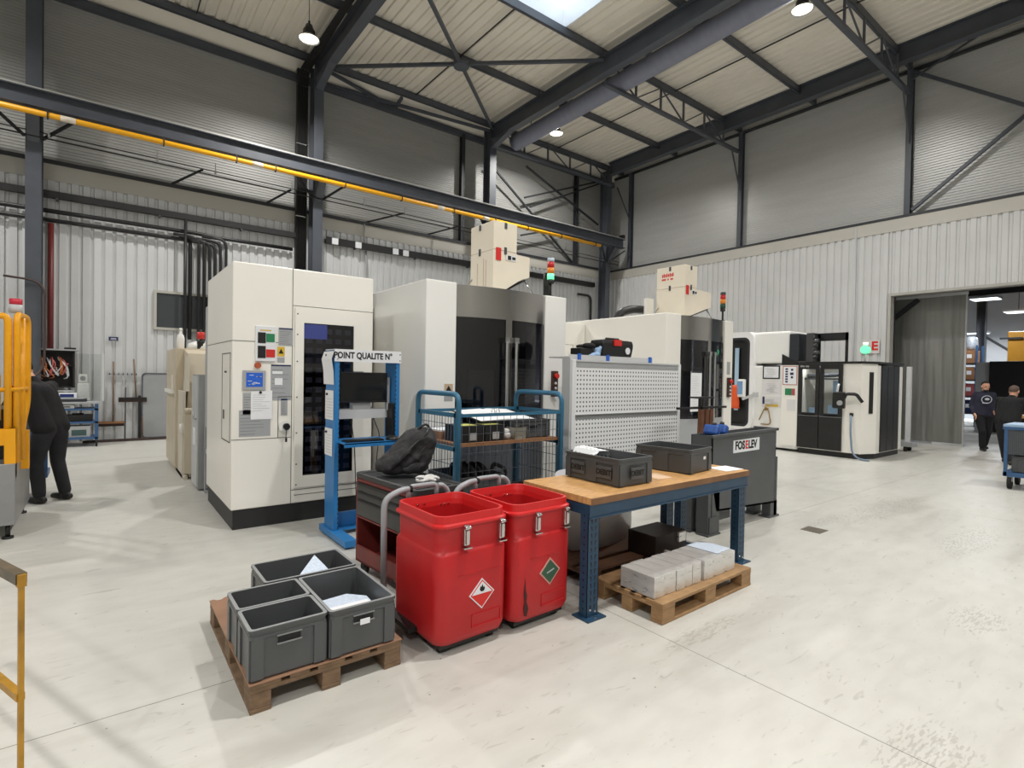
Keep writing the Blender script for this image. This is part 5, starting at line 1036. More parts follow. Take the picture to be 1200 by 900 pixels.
ms = thing('computer_mouse', 'black computer mouse on the right of the blue stand shelf', 'mouse', (2.45, 5.25, 0.985)); M().ell((2.44, 5.22, 0.99), (0.075, 0.08, 0.045)).build('mouse_shell', BLACK, ms); M().tube([(2.46, 5.3, 1.0), (2.5, 5.45, 1.02), (2.52, 5.3, 0.99), (2.535, 5.08, 0.95), (2.5, 5.05, 0.90), (2.52, 5.02, 0.82)], 0.005, 6, 0.05).build('mouse_cable', BLACK, ms)
M().tube([(2.12, 5.5, 1.37), (2.1, 5.52, 1.2), (2.16, 5.56, 0.9), (2.18, 5.58, 0.6), (2.2, 5.58, 0.21)], 0.005, 6, 0.1).tube([(2.3, 5.5, 1.37), (2.34, 5.5, 1.2), (2.42, 5.5, 1.02), (2.44, 5.59, 0.9), (2.42, 5.6, 0.6)], 0.005, 6, 0.1).build('cable', BLACK, mo)
tag(M().box(2.485, 2.515, 5.34, 5.5, 0.99, 1.36).build('binder', BLACK, bevel=0.004), 'narrow black upright box inside the right post of the blue stand', 'binder')
for i, (y0, y1, z0, z1) in enumerate(((5.35, 5.66, 1.62, 1.90), (5.36, 5.60, 1.20, 1.50), (5.38, 5.60, 0.83, 1.11))):
    b = M()
    if i == 0:
        pr = [(0, 1.91), (0.012, 1.80), (0.02, 1.72), (0.0, 1.52)]
        b.sheet([(a, z) for a, z in ((0.004, 1.90), (0.03, 1.82), (0.01, 1.7), (0.004, 1.56))], y0, y1, lambda u, w_, t: (SX0 - u, t, w_))
    else: b.box(SX0 - 0.006, SX0 - 0.003, y0, y1, z0, z1)
    p = b.build('pinned_paper', PAPER, qs); M().cyl((SX0 - 0.022, (y0 + y1) / 2 + 0.05, z1 - 0.04), (SX0 - 0.006, (y0 + y1) / 2 + 0.05, z1 - 0.04), 0.012, n=10).build('magnet', INK, p)
    bb = M()
    for k in range(7): bb.box(SX0 - 0.0075, SX0 - 0.006, y0 + 0.02, y1 - 0.04, z0 + 0.03 + k * 0.03, z0 + 0.033 + k * 0.03)
    if i: bb.build('print', GREY, p)

# --- mesh trolley
mt = thing('mesh_trolley', 'teal blue two tier trolley with wire mesh sides and a wooden shelf', 'trolley', (3.3, 4.6, 0))
MX0, MX1, MY0, MY1 = 2.63, 3.93, 4.22, 5.02
for x, nm in ((MX0, 'l'), (MX1, 'r')):
    M().tube([(x, MY0, 0.14), (x, MY0, 1.5), (x, MY1, 1.5), (x, MY1, 0.14)], 0.026, 12, 0.1).build('end_frame', TROLB, mt)
    b = M()
    for y in (MY0 + 0.05, MY1 - 0.05): b.box(x - 0.012, x + 0.012, y - 0.016, y + 0.016, 0.2, 1.32)
    for z in (1.30, 0.98, 0.32): b.box(x - 0.012, x + 0.012, MY0, MY1, z - 0.02, z + 0.02)
    b.build('end_rail', TROLB, mt)
    b = M()
    for k in range(13): y = MY0 + 0.08 + k * (MY1 - MY0 - 0.16) / 12; b.cyl((x, y, 0.34), (x, y, 1.3), 0.003, n=5)
    for k in range(5): b.cyl((x, MY0, 0.45 + k * 0.19), (x, MY1, 0.45 + k * 0.19), 0.003, n=5)
    b.build('wire_mesh', NAVY, mt)
for y in (MY0, MY1):
    b = M()
    n = 15
    for k in range(n + 1): x = MX0 + 0.04 + k * (MX1 - MX0 - 0.08) / n; b.cyl((x, y, 0.34), (x, y, 1.3), 0.0025, n=5)
    for k in range(6): b.cyl((MX0, y, 0.40 + k * 0.18), (MX1, y, 0.40 + k * 0.18), 0.0025, n=5)
    b.build('wire_mesh', STEEL, mt)
    M().box(MX0, MX1, y - 0.012, y + 0.012, 1.285, 1.315).build('side_rail', TROLB, mt); M().box(MX0, MX1, y - 0.012, y + 0.012, 0.30, 0.34).build('side_rail', TROLB, mt)
ws_ = M().box(MX0 + 0.02, MX1 - 0.02, MY0 + 0.03, MY1 - 0.03, 1.0, 1.03).build('shelf', BROWN, mt); ws_['label'] = 'brown wooden shelf'
M().box(MX0 + 0.02, MX1 - 0.02, MY0 + 0.03, MY1 - 0.03, 0.30, 0.33).build('shelf', BROWN, mt); M().box(MX0 + 0.02, MX1 - 0.02, MY0 + 0.03, MY1 - 0.03, 0.22, 0.30).build('base_frame', TROLB, mt)
for x in (MX0 + 0.1, MX1 - 0.1):
    for y in (MY0 + 0.1, MY1 - 0.1): M().cyl((x - 0.02, y, 0.1), (x + 0.02, y, 0.1), 0.1, n=18).box(x - 0.03, x + 0.03, y - 0.02, y + 0.02, 0.1, 0.22).build('castor', RUBBER, mt)
# things on the trolley
for i, (x0, lab) in enumerate(((2.72, 'black cardboard box with a white label, left one on the trolley shelf'), (2.99, 'black cardboard box with a white label, right one on the trolley shelf'))):
    t = thing('black_box', lab, 'box', (x0 + 0.12, 4.45, 1.031), 0, 'black boxes on the trolley shelf')
    M().box(x0, x0 + 0.24, 4.30, 4.62, 1.031, 1.19).build('carton', BLACK, t, bevel=0.003); M().box(x0 + 0.09, x0 + 0.17, 4.297, 4.30, 1.05, 1.12).build('paper_label', mat('dull_label', (186, 188, 190), 0.6), t)
    M().box(x0 + 0.02, x0 + 0.2, 4.34, 4.5, 1.19, 1.193).build('yellow_tape', mat('pale_yellow_tape', (206, 204, 110), 0.6), t)
wb = thing('wooden_box', 'brown box with white papers at the left end of the trolley shelf', 'box', (2.8, 4.8, 1.031)); M().box(2.68, 2.95, 4.66, 4.95, 1.031, 1.11).build('box_wall', BROWN, wb); M().box(2.69, 2.94, 4.67, 4.94, 1.11, 1.125).build('paper_stack', PAPER, wb)
oc = crate('long dark open crate at the right end of the trolley shelf', 3.62, 4.62, 0.50, 0.60, 0.19, 1.031, None, CRATE_D, CRATE)
lf = thing('ring_binder', 'open ring binder with white pages resting on the trolley crates', 'binder', (3.4, 4.6, 1.2))
TLT = Euler((0.14, 0, 0)); M().box(3.0, 3.75, 4.40, 4.98, 1.225, 1.232).rot(TLT, (3.4, 4.5, 1.225)).build('binder_cover', BLACK, lf); M().prism([(3.02, 1.234), (3.36, 1.247), (3.4, 1.24), (3.44, 1.247), (3.72, 1.234)], 4.42, 4.95, 'y').rot(TLT, (3.4, 4.5, 1.225)).build('pages', PAPER, lf)
for x in (3.37, 3.43): M().tube([(x, 4.70 + 0.03 * math.cos(a), 1.275 + 0.05 * math.sin(a)) for a in [PI * k / 8 for k in range(9)]], 0.005, 6).build('binder_ring', CHROME, lf)
rl = thing('tape_roll', 'crumpled white wrap beside the black boxes on the trolley', 'wrap', (3.29, 4.4, 1.031)); M().ell((3.29, 4.36, 1.07), (0.05, 0.06, 0.04)).ell((3.31, 4.40, 1.11), (0.05, 0.05, 0.03)).build('wrap', GLOVE, rl)
cb = thing('clear_tub', 'small translucent grey tub on the trolley shelf next to the white wrap', 'tub', (3.42, 4.36, 1.031)); crate_loc = M().rings([[(x, y, z) for x, y in rrect(3.35 + i, 3.50 - i, 4.28 + i, 4.45 - i, 0.01, 2)] for i, z in ((0.006, 1.031), (0, 1.15), (0.004, 1.15), (0.01, 1.036))], True, True).build('tub', mat('translucent_grey', (150, 146, 134), 0.4), cb)
lo = crate('dark crate filled with hoses on the lower trolley deck, left', 2.98, 4.62, 0.56, 0.62, 0.36, 0.331, None, CRATE_D, CRATE)
hz = thing('hose_bundle', 'black hoses and fittings piled over the lower left crate of the trolley', 'hoses', (2.98, 4.5, 0.6))
b = M(); r_ = random.Random(12)
for k in range(9):
    x, y = 2.78 + r_.random() * 0.4, 4.42 + r_.random() * 0.3; b.tube([(x, y, 0.45), (x + 0.08, y + 0.05, 0.78), (x + 0.2 * r_.random(), y - 0.08, 0.72), (x + 0.15, y, 0.5)], 0.022, 6, 0.06)
b.build('hose', RUBBER, hz)
l2 = crate('low dark crate on the lower trolley deck, right', 3.58, 4.55, 0.5, 0.5, 0.14, 0.331, None, CRATE_D, CRATE)
wp = thing('white_rag', 'white crumpled rag at the right end of the lower trolley deck', 'rag', (3.84, 4.5, 0.33)); M().ell((3.85, 4.38, 0.40), (0.05, 0.08, 0.07)).ell((3.86, 4.46, 0.44), (0.04, 0.06, 0.05)).build('rag', GLOVE, wp)

# --- perforated panel partition
pg = thing('perforated_panel', 'tall grey perforated panel screen with white uprights', 'panel', (5.5, 4.65, 0))
PX0, PX1, PYF = 4.46, 6.62, 4.62
PEG = dots_mat('perforated_sheet', (232, 233, 234), (70, 72, 76), 0.054, 0.0105, 'XZ', 0.42)
M().box(PX0 + 0.06, PX1 - 0.06, PYF, PYF + 0.02, 1.225, 1.80).build('panel_sheet', PEG, pg)
M().box(PX0 + 0.06, PX1 - 0.06, PYF, PYF + 0.02, 0.3, 1.16).build('panel_sheet', PEG, pg)
PM = mat('panel_band', (158, 160, 162), 0.42, 0.0, 0.04, 4)
M().box(PX0 + 0.06, PX1 - 0.06, PYF + 0.012, PYF + 0.03, 1.16, 1.225).box(PX0 + 0.06, PX1 - 0.06, PYF - 0.004, PYF + 0.02, 1.80, 1.87).build('panel_band', PM, pg)
M().box(PX0 + 0.06, PX1 - 0.06, PYF - 0.02, PYF, 1.222, 1.23).box(PX0 + 0.06, PX1 - 0.06, PYF - 0.012, PYF + 0.05, 1.87, 1.89).build('panel_lip', LGREY, pg)
for x in (PX0, PX1 - 0.06): M().box(x, x + 0.06, PYF - 0.01, PYF + 0.09, 0, 1.89).build('upright', mat('pale_panel_frame', (226, 227, 229), 0.42), pg, bevel=0.004)
M().box(PX0 - 0.012, PX0, PYF + 0.02, PYF + 0.16, 0, 1.92).build('end_plate', LGREY, pg)
for x in (PX0 + 0.01, PX1 - 0.05): M().box(x, x + 0.04, PYF - 0.22, PYF + 0.4, 0, 0.04).build('foot', LGREY, pg)
sr = M().box(PX0, 5.95, PYF + 0.06, PYF + 0.42, 1.915, 1.93).prism([(5.95, PYF + 0.06), (6.05, PYF + 0.16), (6.05, PYF + 0.42), (5.95, PYF + 0.42)], 1.915, 1.93).box(PX0, 6.05, PYF + 0.055, PYF + 0.06, 1.89, 1.955).build('top_tray', LGREY, pg)
for x in (4.62, 5.13, 5.98): M().box(x - 0.02, x + 0.02, PYF + 0.03, PYF + 0.06, 1.89, 1.97).build('clamp', BLUEP, pg)
tbx = thing('tool_box', 'black plastic toolbox with a red latch on top of the perforated panel', 'tool box', (5.43, 4.85, 1.93))
M().rings([[(x, y, z) for x, y in rrect(5.12 + i, 5.72 - i, 4.74 + i, 4.98 - i, 0.02, 3)] for i, z in ((0.02, 1.932), (0.0, 2.08), (0.0, 2.13), (0.01, 2.17), (0.05, 2.18))]).build('case', BLACK, tbx)
M().box(5.32, 5.46, 4.72, 4.745, 2.1, 2.18).build('latch', REDP, tbx); M().cyl((5.60, 4.733, 2.04), (5.60, 4.742, 2.04), 0.045).build('round_label', SIGNW, tbx); M().tube([(5.3, 4.86, 2.175), (5.3, 4.86, 2.2), (5.55, 4.86, 2.2), (5.55, 4.86, 2.175)], 0.014, 8, 0.02).build('carry_handle', BLACK, tbx)
sbx = thing('small_case', 'small black case with blue gloves on top of the perforated panel', 'case', (4.85, 4.85, 1.93)); M().box(4.74, 4.98, 4.76, 4.95, 1.932, 2.05).build('case', BLACK, sbx, bevel=0.01); M().ell((4.92, 4.80, 2.08), (0.1, 0.08, 0.04)).ell((4.85, 4.86, 2.07), (0.08, 0.06, 0.03)).build('black_cloth', CLOTHB, sbx)
gl_ = thing('blue_gloves', 'pale blue gloves between the small case and the toolbox', 'gloves', (5.02, 4.78, 1.93)); blob_obj('glove_fabric', M().ell((5.0, 4.76, 1.97), (0.09, 0.05, 0.03)).ell((5.06, 4.78, 2.02), (0.05, 0.05, 0.05)).tube([(4.95, 4.74, 1.95), (4.85, 4.72, 1.95)], 0.025, 8).tube([(5.05, 4.75, 2.02), (5.08, 4.74, 2.08)], 0.022, 8), 0.012, mat('pale_blue_glove', (150, 180, 214), 0.7), gl_)

# --- chip hopper
hp = thing('chip_hopper', 'dark grey steel tipping hopper with a white name plate on its front', 'hopper', (5.95, 3.6, 0))
HX0, HX1, HY = 5.19, 6.58, 3.2
M().prism([(HX0, 0.62), (HX0 + 0.1, 0.25), (HX1, 0.18), (HX1, 1.085), (HX0, 1.07)], HY, HY + 0.012, 'y').prism([(HX0, 0.62), (HX0 + 0.1, 0.25), (HX1, 0.18), (HX1, 1.085), (HX0, 1.07)], HY + 0.25, HY + 0.262, 'y').box(HX1 - 0.01, HX1, HY, HY + 0.26, 0.18, 1.08).box(HX0, HX0 + 0.01, HY, HY + 0.26, 0.6, 1.07).prism([(HX0, 0.6), (HX0 + 0.1, 0.25), (HX1, 0.18), (HX1, 0.2), (HX0 + 0.1, 0.27), (HX0, 0.62)], HY, HY + 0.26, 'y').build('hopper_body', HOPPER, hp)
M().prism([(HX0 - 0.03, 1.055), (HX0 - 0.03, 1.08), (HX1 + 0.015, 1.10), (HX1 + 0.015, 1.07)], HY - 0.02, HY + 0.02, 'y').box(HX1 - 0.02, HX1 + 0.02, HY - 0.02, HY + 0.28, 1.07, 1.10).build('rim', HOPPER, hp)
M().box(HX0, HX0 + 0.012, HY, HY + 0.26, 0.05, 0.65).build('side_plate', HOPPER, hp); M().box(HX1, HX1 + 0.07, HY + 0.01, HY + 0.03, 0.0, 0.74).box(HX1 + 0.0, HX1 + 0.07, HY + 0.03, HY + 0.26, 0.70, 0.74).build('side_frame', HOPPER, hp)
M().box(HX0 - 0.06, HX0 + 0.16, HY + 0.0, HY + 0.14, 0.02, 0.70).build('support_column', HOPPER, hp); M().box(HX0 - 0.06, HX0 + 0.16, HY + 0.2, HY + 0.34, 0.02, 0.7).build('support_column', HOPPER, hp); M().box(HX0 + 0.2, HX0 + 0.55, HY + 0.1, HY + 0.25, 0.1, 0.28).build('fork_sleeve', HOPPER, hp)
for x, y in ((HX1 - 0.12, HY), (HX1 - 0.12, HY + 0.2), (HX0 - 0.08, HY - 0.02), (HX0 - 0.08, HY + 0.2)): M().box(x, x + 0.24, y, y + 0.14, 0, 0.02).box(x + 0.04, x + 0.2, y + 0.01, y + 0.12, 0.02, 0.2).build('foot', HOPPER, hp)
M().tube([(HX1 + 0.07, HY + 0.05, 0.58), (HX1 + 0.11, HY + 0.05, 0.56), (HX1 + 0.11, HY + 0.05, 0.5), (HX1 + 0.07, HY + 0.05, 0.48)], 0.018, 8, 0.02).build('hook_ring', HOPPER, hp)
npl = M().prism([(5.60, 0.86), (6.165, 0.865), (6.165, 1.01), (5.60, 1.0)], HY - 0.006, HY, 'y').build('name_plate', SIGNW, hp); npl['label'] = 'white plate with black letters and one red letter'
tx = 5.632
for wrd, m_ in (('FOS', INK), ('E', REDINK), ('LEV', INK)):
    o_ = text('lettering', wrd, 0.128, (tx, HY - 0.0065, 0.936), '-y', m_, npl, 0.001, 0.0055, 'LEFT', 0.92)
    tx = max((mw(o_) @ v.co).x for v in o_.data.vertices) + 0.008
ch_ = tag(M().box(HX0 + 0.04, HX1 - 0.05, HY + 0.015, HY + 0.245, 0.98, 1.04).build('metal_swarf', mat('metal_swarf', (110, 110, 112), 0.35, 0.7, 0.5, 40, 1.0, 60)), 'metal chips filling the grey hopper', 'metal chips', None, 'stuff')
WB = mat('worn_blue_plastic', (40, 84, 160), 0.4, 0, 0.3, 14)
for i, (x, lab) in enumerate(((5.40, 'worn blue plastic canister tilted on the hopper fill, left one'), (5.56, 'worn blue plastic canister tilted on the hopper fill, right one'))):
    t = thing('blue_canister', lab, 'canister', (x, 3.34, 1.04)); M().obox((x, 3.34, 1.115), (0.09, 0.17, 0.11), Euler((0, 0.45, 0.1))).build('canister', WB, t, bevel=0.02); M().cyl((x + 0.03, 3.34, 1.16), (x + 0.045, 3.34, 1.195), 0.025).build('cap', BLACK, t)
tl = thing('tool_rest', 'black bar rack holding brown bars behind the grey hopper', 'tool rack', (6.5, 4.25, 0))
M().box(6.0, 7.15, 4.2, 4.24, 1.275, 1.305).box(6.35, 6.75, 4.15, 4.3, 1.42, 1.44).box(6.5, 6.54, 4.2, 4.24, 0, 1.42).box(6.3, 6.8, 4.05, 4.4, 0, 0.03).build('rack_frame', BLACK, tl)
for x in (6.44, 6.56, 6.66): M().obox((x, 4.16, 0.92), (0.07, 0.05, 0.7), Euler((0, 0.04, 0))).build('brown_bar', mat('rusty_bar', (104, 66, 44), 0.7, 0.1, 0.25, 8), tl)
fl_ = tag(M().box(6.28, 6.50, 2.55, 2.76, 0.0, 0.004).build('floor_plate', mat('floor_plate_metal', (120, 112, 100), 0.4, 0.5, 0.2, 8)), 'small square metal cover plate in the floor right of the hopper', 'floor plate')
# ------------------------------------------------------------------ back wall on the left
sc_ = thing('workbench_cart', 'blue steel workshop cart with two shelves of clutter against the corrugated wall', 'cart', (-0.55, 14.95, 0))
BX0, BX1, BY0, BY1 = -1.15, -0.05, 14.6, 15.25
for x in (BX0, BX1 - 0.06):
    for y in (BY0, BY1 - 0.05): M().box(x, x + 0.06, y, y + 0.05, 0.14, 0.92).build('leg', RTB, sc_); M().cyl((x + 0.01, y + 0.02, 0.07), (x + 0.05, y + 0.02, 0.07), 0.07).build('castor', RUBBER, sc_)
for z in (0.16, 0.50, 0.78): M().box(BX0, BX1, BY0, BY1, z, z + 0.04).build('shelf', RTB, sc_)
M().box(BX0 - 0.02, BX1 + 0.02, BY0 - 0.02, BY1 + 0.02, 0.92, 0.96).build('top', GREY, sc_)
def clutter(name, lab, cat, x0, x1, y0, y1, z0, z1, m, extra=None):
    t = thing(name, lab, cat, ((x0 + x1) / 2, (y0 + y1) / 2, z0)); M().box(x0, x1, y0, y1, z0, z1).build('body', m, t, bevel=0.01)
    if extra: M().box(*extra[0]).build(extra[1], extra[2], t)
    return t
clutter('tool_tray', 'dark tray of tools on the top of the blue workshop cart', 'tray', -0.9, -0.25, 14.7, 15.1, 0.961, 1.02, STEEL_D, ((-0.88, -0.3, 14.72, 15.05, 1.02, 1.03), 'tools', GREY))
clutter('blue_case', 'white rimmed blue case on the top of the blue workshop cart', 'case', -0.75, -0.42, 14.9, 15.2, 1.031, 1.14, SIGNW, ((-0.7, -0.47, 14.895, 14.9, 1.05, 1.12), 'blue_front', mat('deep_blue', (30, 46, 110), 0.4)))
clutter('parts_box', 'grey parts box on the upper shelf of the blue workshop cart', 'box', -0.7, -0.45, 14.62, 14.9, 0.821, 0.90, LGREY, ((-0.62, -0.52, 14.615, 14.62, 0.85, 0.87), 'drawer_pull', STEEL_D))
clutter('black_tool_bag', 'black tool bag on the middle shelf of the blue workshop cart', 'bag', -0.65, -0.15, 14.68, 15.0, 0.541, 0.68, BLACK, ((-0.5, -0.3, 14.8, 14.85, 0.68, 0.71), 'strap', RUBBER))
clutter('brown_carton', 'brown carton at the left of the middle shelf of the blue workshop cart', 'box', -0.95, -0.72, 14.68, 15.0, 0.541, 0.72, BROWN, ((-0.9, -0.78, 14.675, 14.68, 0.6, 0.66), 'paper_label', PAPER))
clutter('tool_case', 'pale case with a green lid on the lowest shelf of the blue workshop cart', 'case', -0.65, -0.18, 14.68, 15.05, 0.201, 0.44, LGREY, ((-0.5, -0.25, 14.67, 14.68, 0.24, 0.36), 'green_lid', mat('grey_green', (70, 98, 96), 0.5)))
clutter('tool_bag', 'small dark bag at the left of the lowest shelf of the blue workshop cart', 'bag', -0.98, -0.72, 14.68, 15.0, 0.201, 0.36, STEEL_D, ((-0.9, -0.8, 14.75, 14.8, 0.36, 0.39), 'strap', RUBBER))
mx = thing('tool_cabinet_rack', 'open black rack of tangled cables mounted on the wall above the blue workshop cart', 'rack', (-0.8, 15.4, 1.25))
b = M().box(-1.2, -0.47, 15.35, 15.55, 2.02, 2.06).box(-1.2, -0.47, 15.5, 15.55, 1.25, 2.02).box(-1.2, -1.17, 15.2, 15.55, 1.25, 2.02).box(-0.50, -0.47, 15.2, 15.55, 1.25, 2.02).box(-1.2, -0.47, 15.2, 15.55, 1.25, 1.28).box(-1.2, -0.47, 15.2, 15.55, 1.72, 1.75); b.build('rack_frame', BLACK, mx)
M().box(-1.25, -0.4, 15.15, 15.55, 2.06, 2.09).build('rack_top', GREY, mx); M().box(-0.65, -0.45, 15.25, 15.4, 2.09, 2.13).build('box_on_top', BLACK, mx); M().box(-0.85, -0.47, 15.2, 15.6, 1.16, 1.19).build('lower_ledge', LGREY, mx)
r_ = random.Random(21)
for nm, m_, n in (('orange_cable', mat('dull_orange_cable', (170, 96, 50), 0.6), 7), ('white_cable', LGREY, 6), ('red_cable', mat('dull_red', (170, 84, 84), 0.5), 3)):
    b = M()
    for k in range(n):
        x, z = -1.1 + r_.random() * 0.45, 1.85 + r_.random() * 0.1; b.tube([(x, 15.25, z), (x + 0.15 * r_.random(), 15.16, z - 0.15), (x + 0.3 * r_.random() - 0.1, 15.16, z - 0.4), (x + 0.1, 15.22, z - 0.5 * r_.random() - 0.05)], 0.013, 6, 0.1)
    b.build(nm, m_, mx)
px = thing('clear_screen', 'clear plexiglass sheet standing at the right end of the blue workshop cart', 'screen', (-0.2, 15.0, 0.96))
M().box(-0.45, 0.03, 15.02, 15.03, 0.961, 2.0).build('clear_sheet', PLEXI, px); M().box(0.0, 0.05, 15.0, 15.05, 0.961, 2.02).build('edge_post', LGREY, px)
dv = thing('white_meter', 'small white measuring device behind the plexiglass sheet', 'device', (-0.3, 15.2, 1.0)); M().box(-0.42, -0.22, 15.1, 15.3, 0.961, 1.35).box(-0.4, -0.25, 15.1, 15.3, 1.35, 1.55).build('device_body', WHITE2, dv, bevel=0.02); M().cyl((-0.325, 15.09, 1.46), (-0.325, 15.1, 1.46), 0.05).build('dial', GREY, dv)
hk = thing('hook_rail', 'row of metal hooks on the corrugated wall holding the brooms', 'hook rail', (0.4, 15.63, 1.55)); M().box(0.12, 0.68, 15.63, 15.67, 1.54, 1.57).build('rail', GREY, hk)
for k in range(7): M().tube([(0.15 + k * 0.085, 15.63, 1.55), (0.15 + k * 0.085, 15.58, 1.54), (0.15 + k * 0.085, 15.58, 1.59)], 0.008, 5).build('hook', STEEL_D, hk)
def broom(lab, x, zt, zh, hw, lean=0.0):
    t = thing('broom', lab, 'broom', (x, 15.5, 0)); M().cyl((x, 15.56, zh), (x + lean, 15.6, zt), 0.016, n=8).build('broom_handle', mat('broom_wood', (120, 98, 76), 0.6, 0, 0.2, 9), t)
    if hw: M().box(x - hw * 0.62, x + hw * 0.38, 15.52, 15.60, zh - 0.02, zh + 0.03).build('broom_head', BLACK if zh > 0.5 else BROWN, t); M().box(x - hw * 0.62, x + hw * 0.38, 15.525, 15.595, zh - 0.08, zh - 0.02).build('bristles', mat('dark_bristles', (50, 36, 30), 0.9), t)
broom('long broom standing on the floor with a brown head, left of the three', 0.22, 1.85, 0.42, 0.55)
broom('broom hanging head down in the middle of the rack with a wide black head', 0.66, 1.92, 0.98, 0.55, -0.05)
st3 = thing('broom_stick', 'bare broom stick leaning on the wall to the right of the hanging broom', 'stick', (0.78, 15.55, 0)); M().cyl((0.78, 15.50, 0.0), (0.79, 15.64, 1.35), 0.016, n=8).build('stick', mat('broom_wood', (120, 98, 76), 0.6), st3)
st4 = thing('squeegee', 'thin squeegee leaning on the wall under the hook rail', 'squeegee', (0.44, 15.5, 0)); M().cyl((0.44, 15.42, 0.0), (0.46, 15.6, 1.25), 0.012, n=8).build('stick', STEEL_D, st4); M().box(0.28, 0.6, 15.40, 15.44, 0.0, 0.05).build('blade', BLACK, st4)
gb = thing('grey_board', 'grey board standing against the wall left of the old beige unit', 'board', (1.1, 15.6, 0)); M().prism(rrect(0.78, 1.62, 0.04, 1.58, 0.07, 4), 15.55, 15.58, 'y').build('board', mat('grey_board', (150, 152, 154), 0.4, 0, 0.06, 3), gb)
M().rings([[(x, y, z) for x, z in rrect(0.765 + i, 1.635 - i, 0.025 + i, 1.595 - i, 0.08, 4)] for i, y in ((0, 15.54), (0.025, 15.54), (0.025, 15.59), (0, 15.59))] , False, False).build('board_frame', STEEL, gb)
tag(M().box(0.70, 0.755, 15.56, 15.62, 0.0, 1.05).build('black_post', BLACK), 'short black post leaning beside the grey board', 'post')
tag(M().obox((0.62, 15.3, 0.035), (1.9, 0.07, 0.05), Euler((0, 0, 0.05))).build('wooden_beam', mat('dark_beam', (62, 48, 44), 0.7, 0, 0.2, 6)), 'long dark wooden strip lying on the floor below the brooms', 'strip')

# ------------------------------------------------------------------ yellow guarded machine at the left edge
ym = thing('guarded_machine', 'steel cased machine with a yellow tubular guard at the left edge of the floor', 'machine', (-1.3, 7.6, 0))
M().box(-2.6, -0.66, 7.05, 8.35, 0.14, 0.74).build('steel_case', mat('dull_steel_case', (150, 150, 150), 0.4, 0.5, 0.12, 3), ym, bevel=0.006)
for x, y in ((-0.72, 7.12), (-0.72, 8.28), (-2.5, 7.12)): M().cyl((x, y, 0), (x, y, 0.14), 0.02).cyl((x, y, 0), (x, y, 0.02), 0.045).build('levelling_foot', BLACK, ym)
b = M()
b.tube([(-0.72, 7.1, 0.74), (-0.72, 7.1, 2.22), (-1.0, 7.1, 2.02), (-2.6, 7.1, 2.0)], 0.03, 10, 0.12).tube([(-0.66, 7.12, 0.74), (-0.66, 7.12, 2.2), (-0.62, 7.6, 2.2), (-0.62, 7.6, 1.3), (-0.66, 7.6, 1.05), (-0.66, 7.6, 0.74)], 0.028, 10, 0.1).tube([(-0.64, 7.35, 0.74), (-0.64, 7.35, 2.18)], 0.026, 10)
b.tube([(-2.6, 7.1, 1.42), (-0.64, 7.1, 1.46), (-0.62, 7.6, 1.46)], 0.022, 8)
b.build('yellow_guard', YELLOW, ym)
M().box(-1.6, -0.66, 7.07, 7.12, 0.92, 1.08).box(-0.74, -0.66, 7.06, 7.16, 0.60, 1.08).box(-0.66, -0.60, 7.5, 7.6, 0.62, 1.02).build('guard_plate', YELLOW, ym)
M().box(-1.6, -0.78, 7.4, 8.2, 0.75, 1.25).build('black_drive', BLACK, ym); M().box(-1.3, -0.78, 7.14, 7.2, 1.16, 1.6).build('yellow_notice', YSTK, ym); M().box(-1.2, -0.82, 7.13, 7.14, 1.25, 1.35).build('print', INK, ym)
M().cyl((-0.68, 7.25, 2.22), (-0.68, 7.25, 2.30), 0.055).build('beacon_base', LGREY, ym); M().cyl((-0.68, 7.25, 2.30), (-0.68, 7.25, 2.36), 0.05).build('beacon', mat('beacon_red', (206, 50, 70), 0.3), ym)
tc2 = thing('blue_floor_cart', 'small blue cart on castors behind the worker in black', 'cart', (-0.75, 9.3, 0))
M().box(-1.2, -0.55, 9.15, 9.6, 0.25, 0.32).box(-0.6, -0.55, 9.15, 9.2, 0.32, 0.9).box(-1.2, -1.15, 9.15, 9.2, 0.32, 0.9).build('cart_frame', RTB, tc2)
for x in (-0.62, -1.1): M().cyl((x, 9.2, 0.09), (x + 0.05, 9.2, 0.09), 0.09).box(x, x + 0.05, 9.18, 9.22, 0.1, 0.25).build('castor', RUBBER, tc2)

# foreground railing
rl_ = thing('yellow_railing', 'worn yellow railing with scuffed top rail at the near left corner', 'railing', (-0.3, 1.2, 0))
A_ = Vector((-0.204, 2.34, 0)); D_ = Vector((-0.37, 0.93, 0))
M().bar(A_ + Vector((0, 0, 0.0)), A_ + Vector((0, 0, 1.0)), 0.014, 0.014, up=(0.93, 0.37, 0)).build('post', YWORN, rl_)
M().bar(A_ + Vector((0, 0, 0.99)), A_ + D_ * 1.6 + Vector((0, 0, 0.99)), 0.03, 0.034).build('top_rail', mat('scuffed_rail', (96, 84, 66), 0.4, 0.2, 0.4, 14), rl_)
M().obox(A_ + Vector((0, 0, 0.985)), (0.022, 0.022, 0.04), Euler((0, 0, 0.38))).build('corner_cap', YWORN, rl_)
M().bar(A_ + Vector((0, 0, 0.6)), A_ + D_ * 1.6 + Vector((0, 0, 0.6)), 0.022, 0.024).build('middle_rail', YWORN, rl_)
e = A_ + D_ * 1.6; M().bar(e, e + Vector((0, 0, 1.0)), 0.022, 0.022).build('post', YWORN, rl_)
for p in (A_, e): M().box(p.x - 0.05, p.x + 0.05, p.y - 0.05, p.y + 0.05, 0, 0.01).build('post_foot', YWORN, rl_)

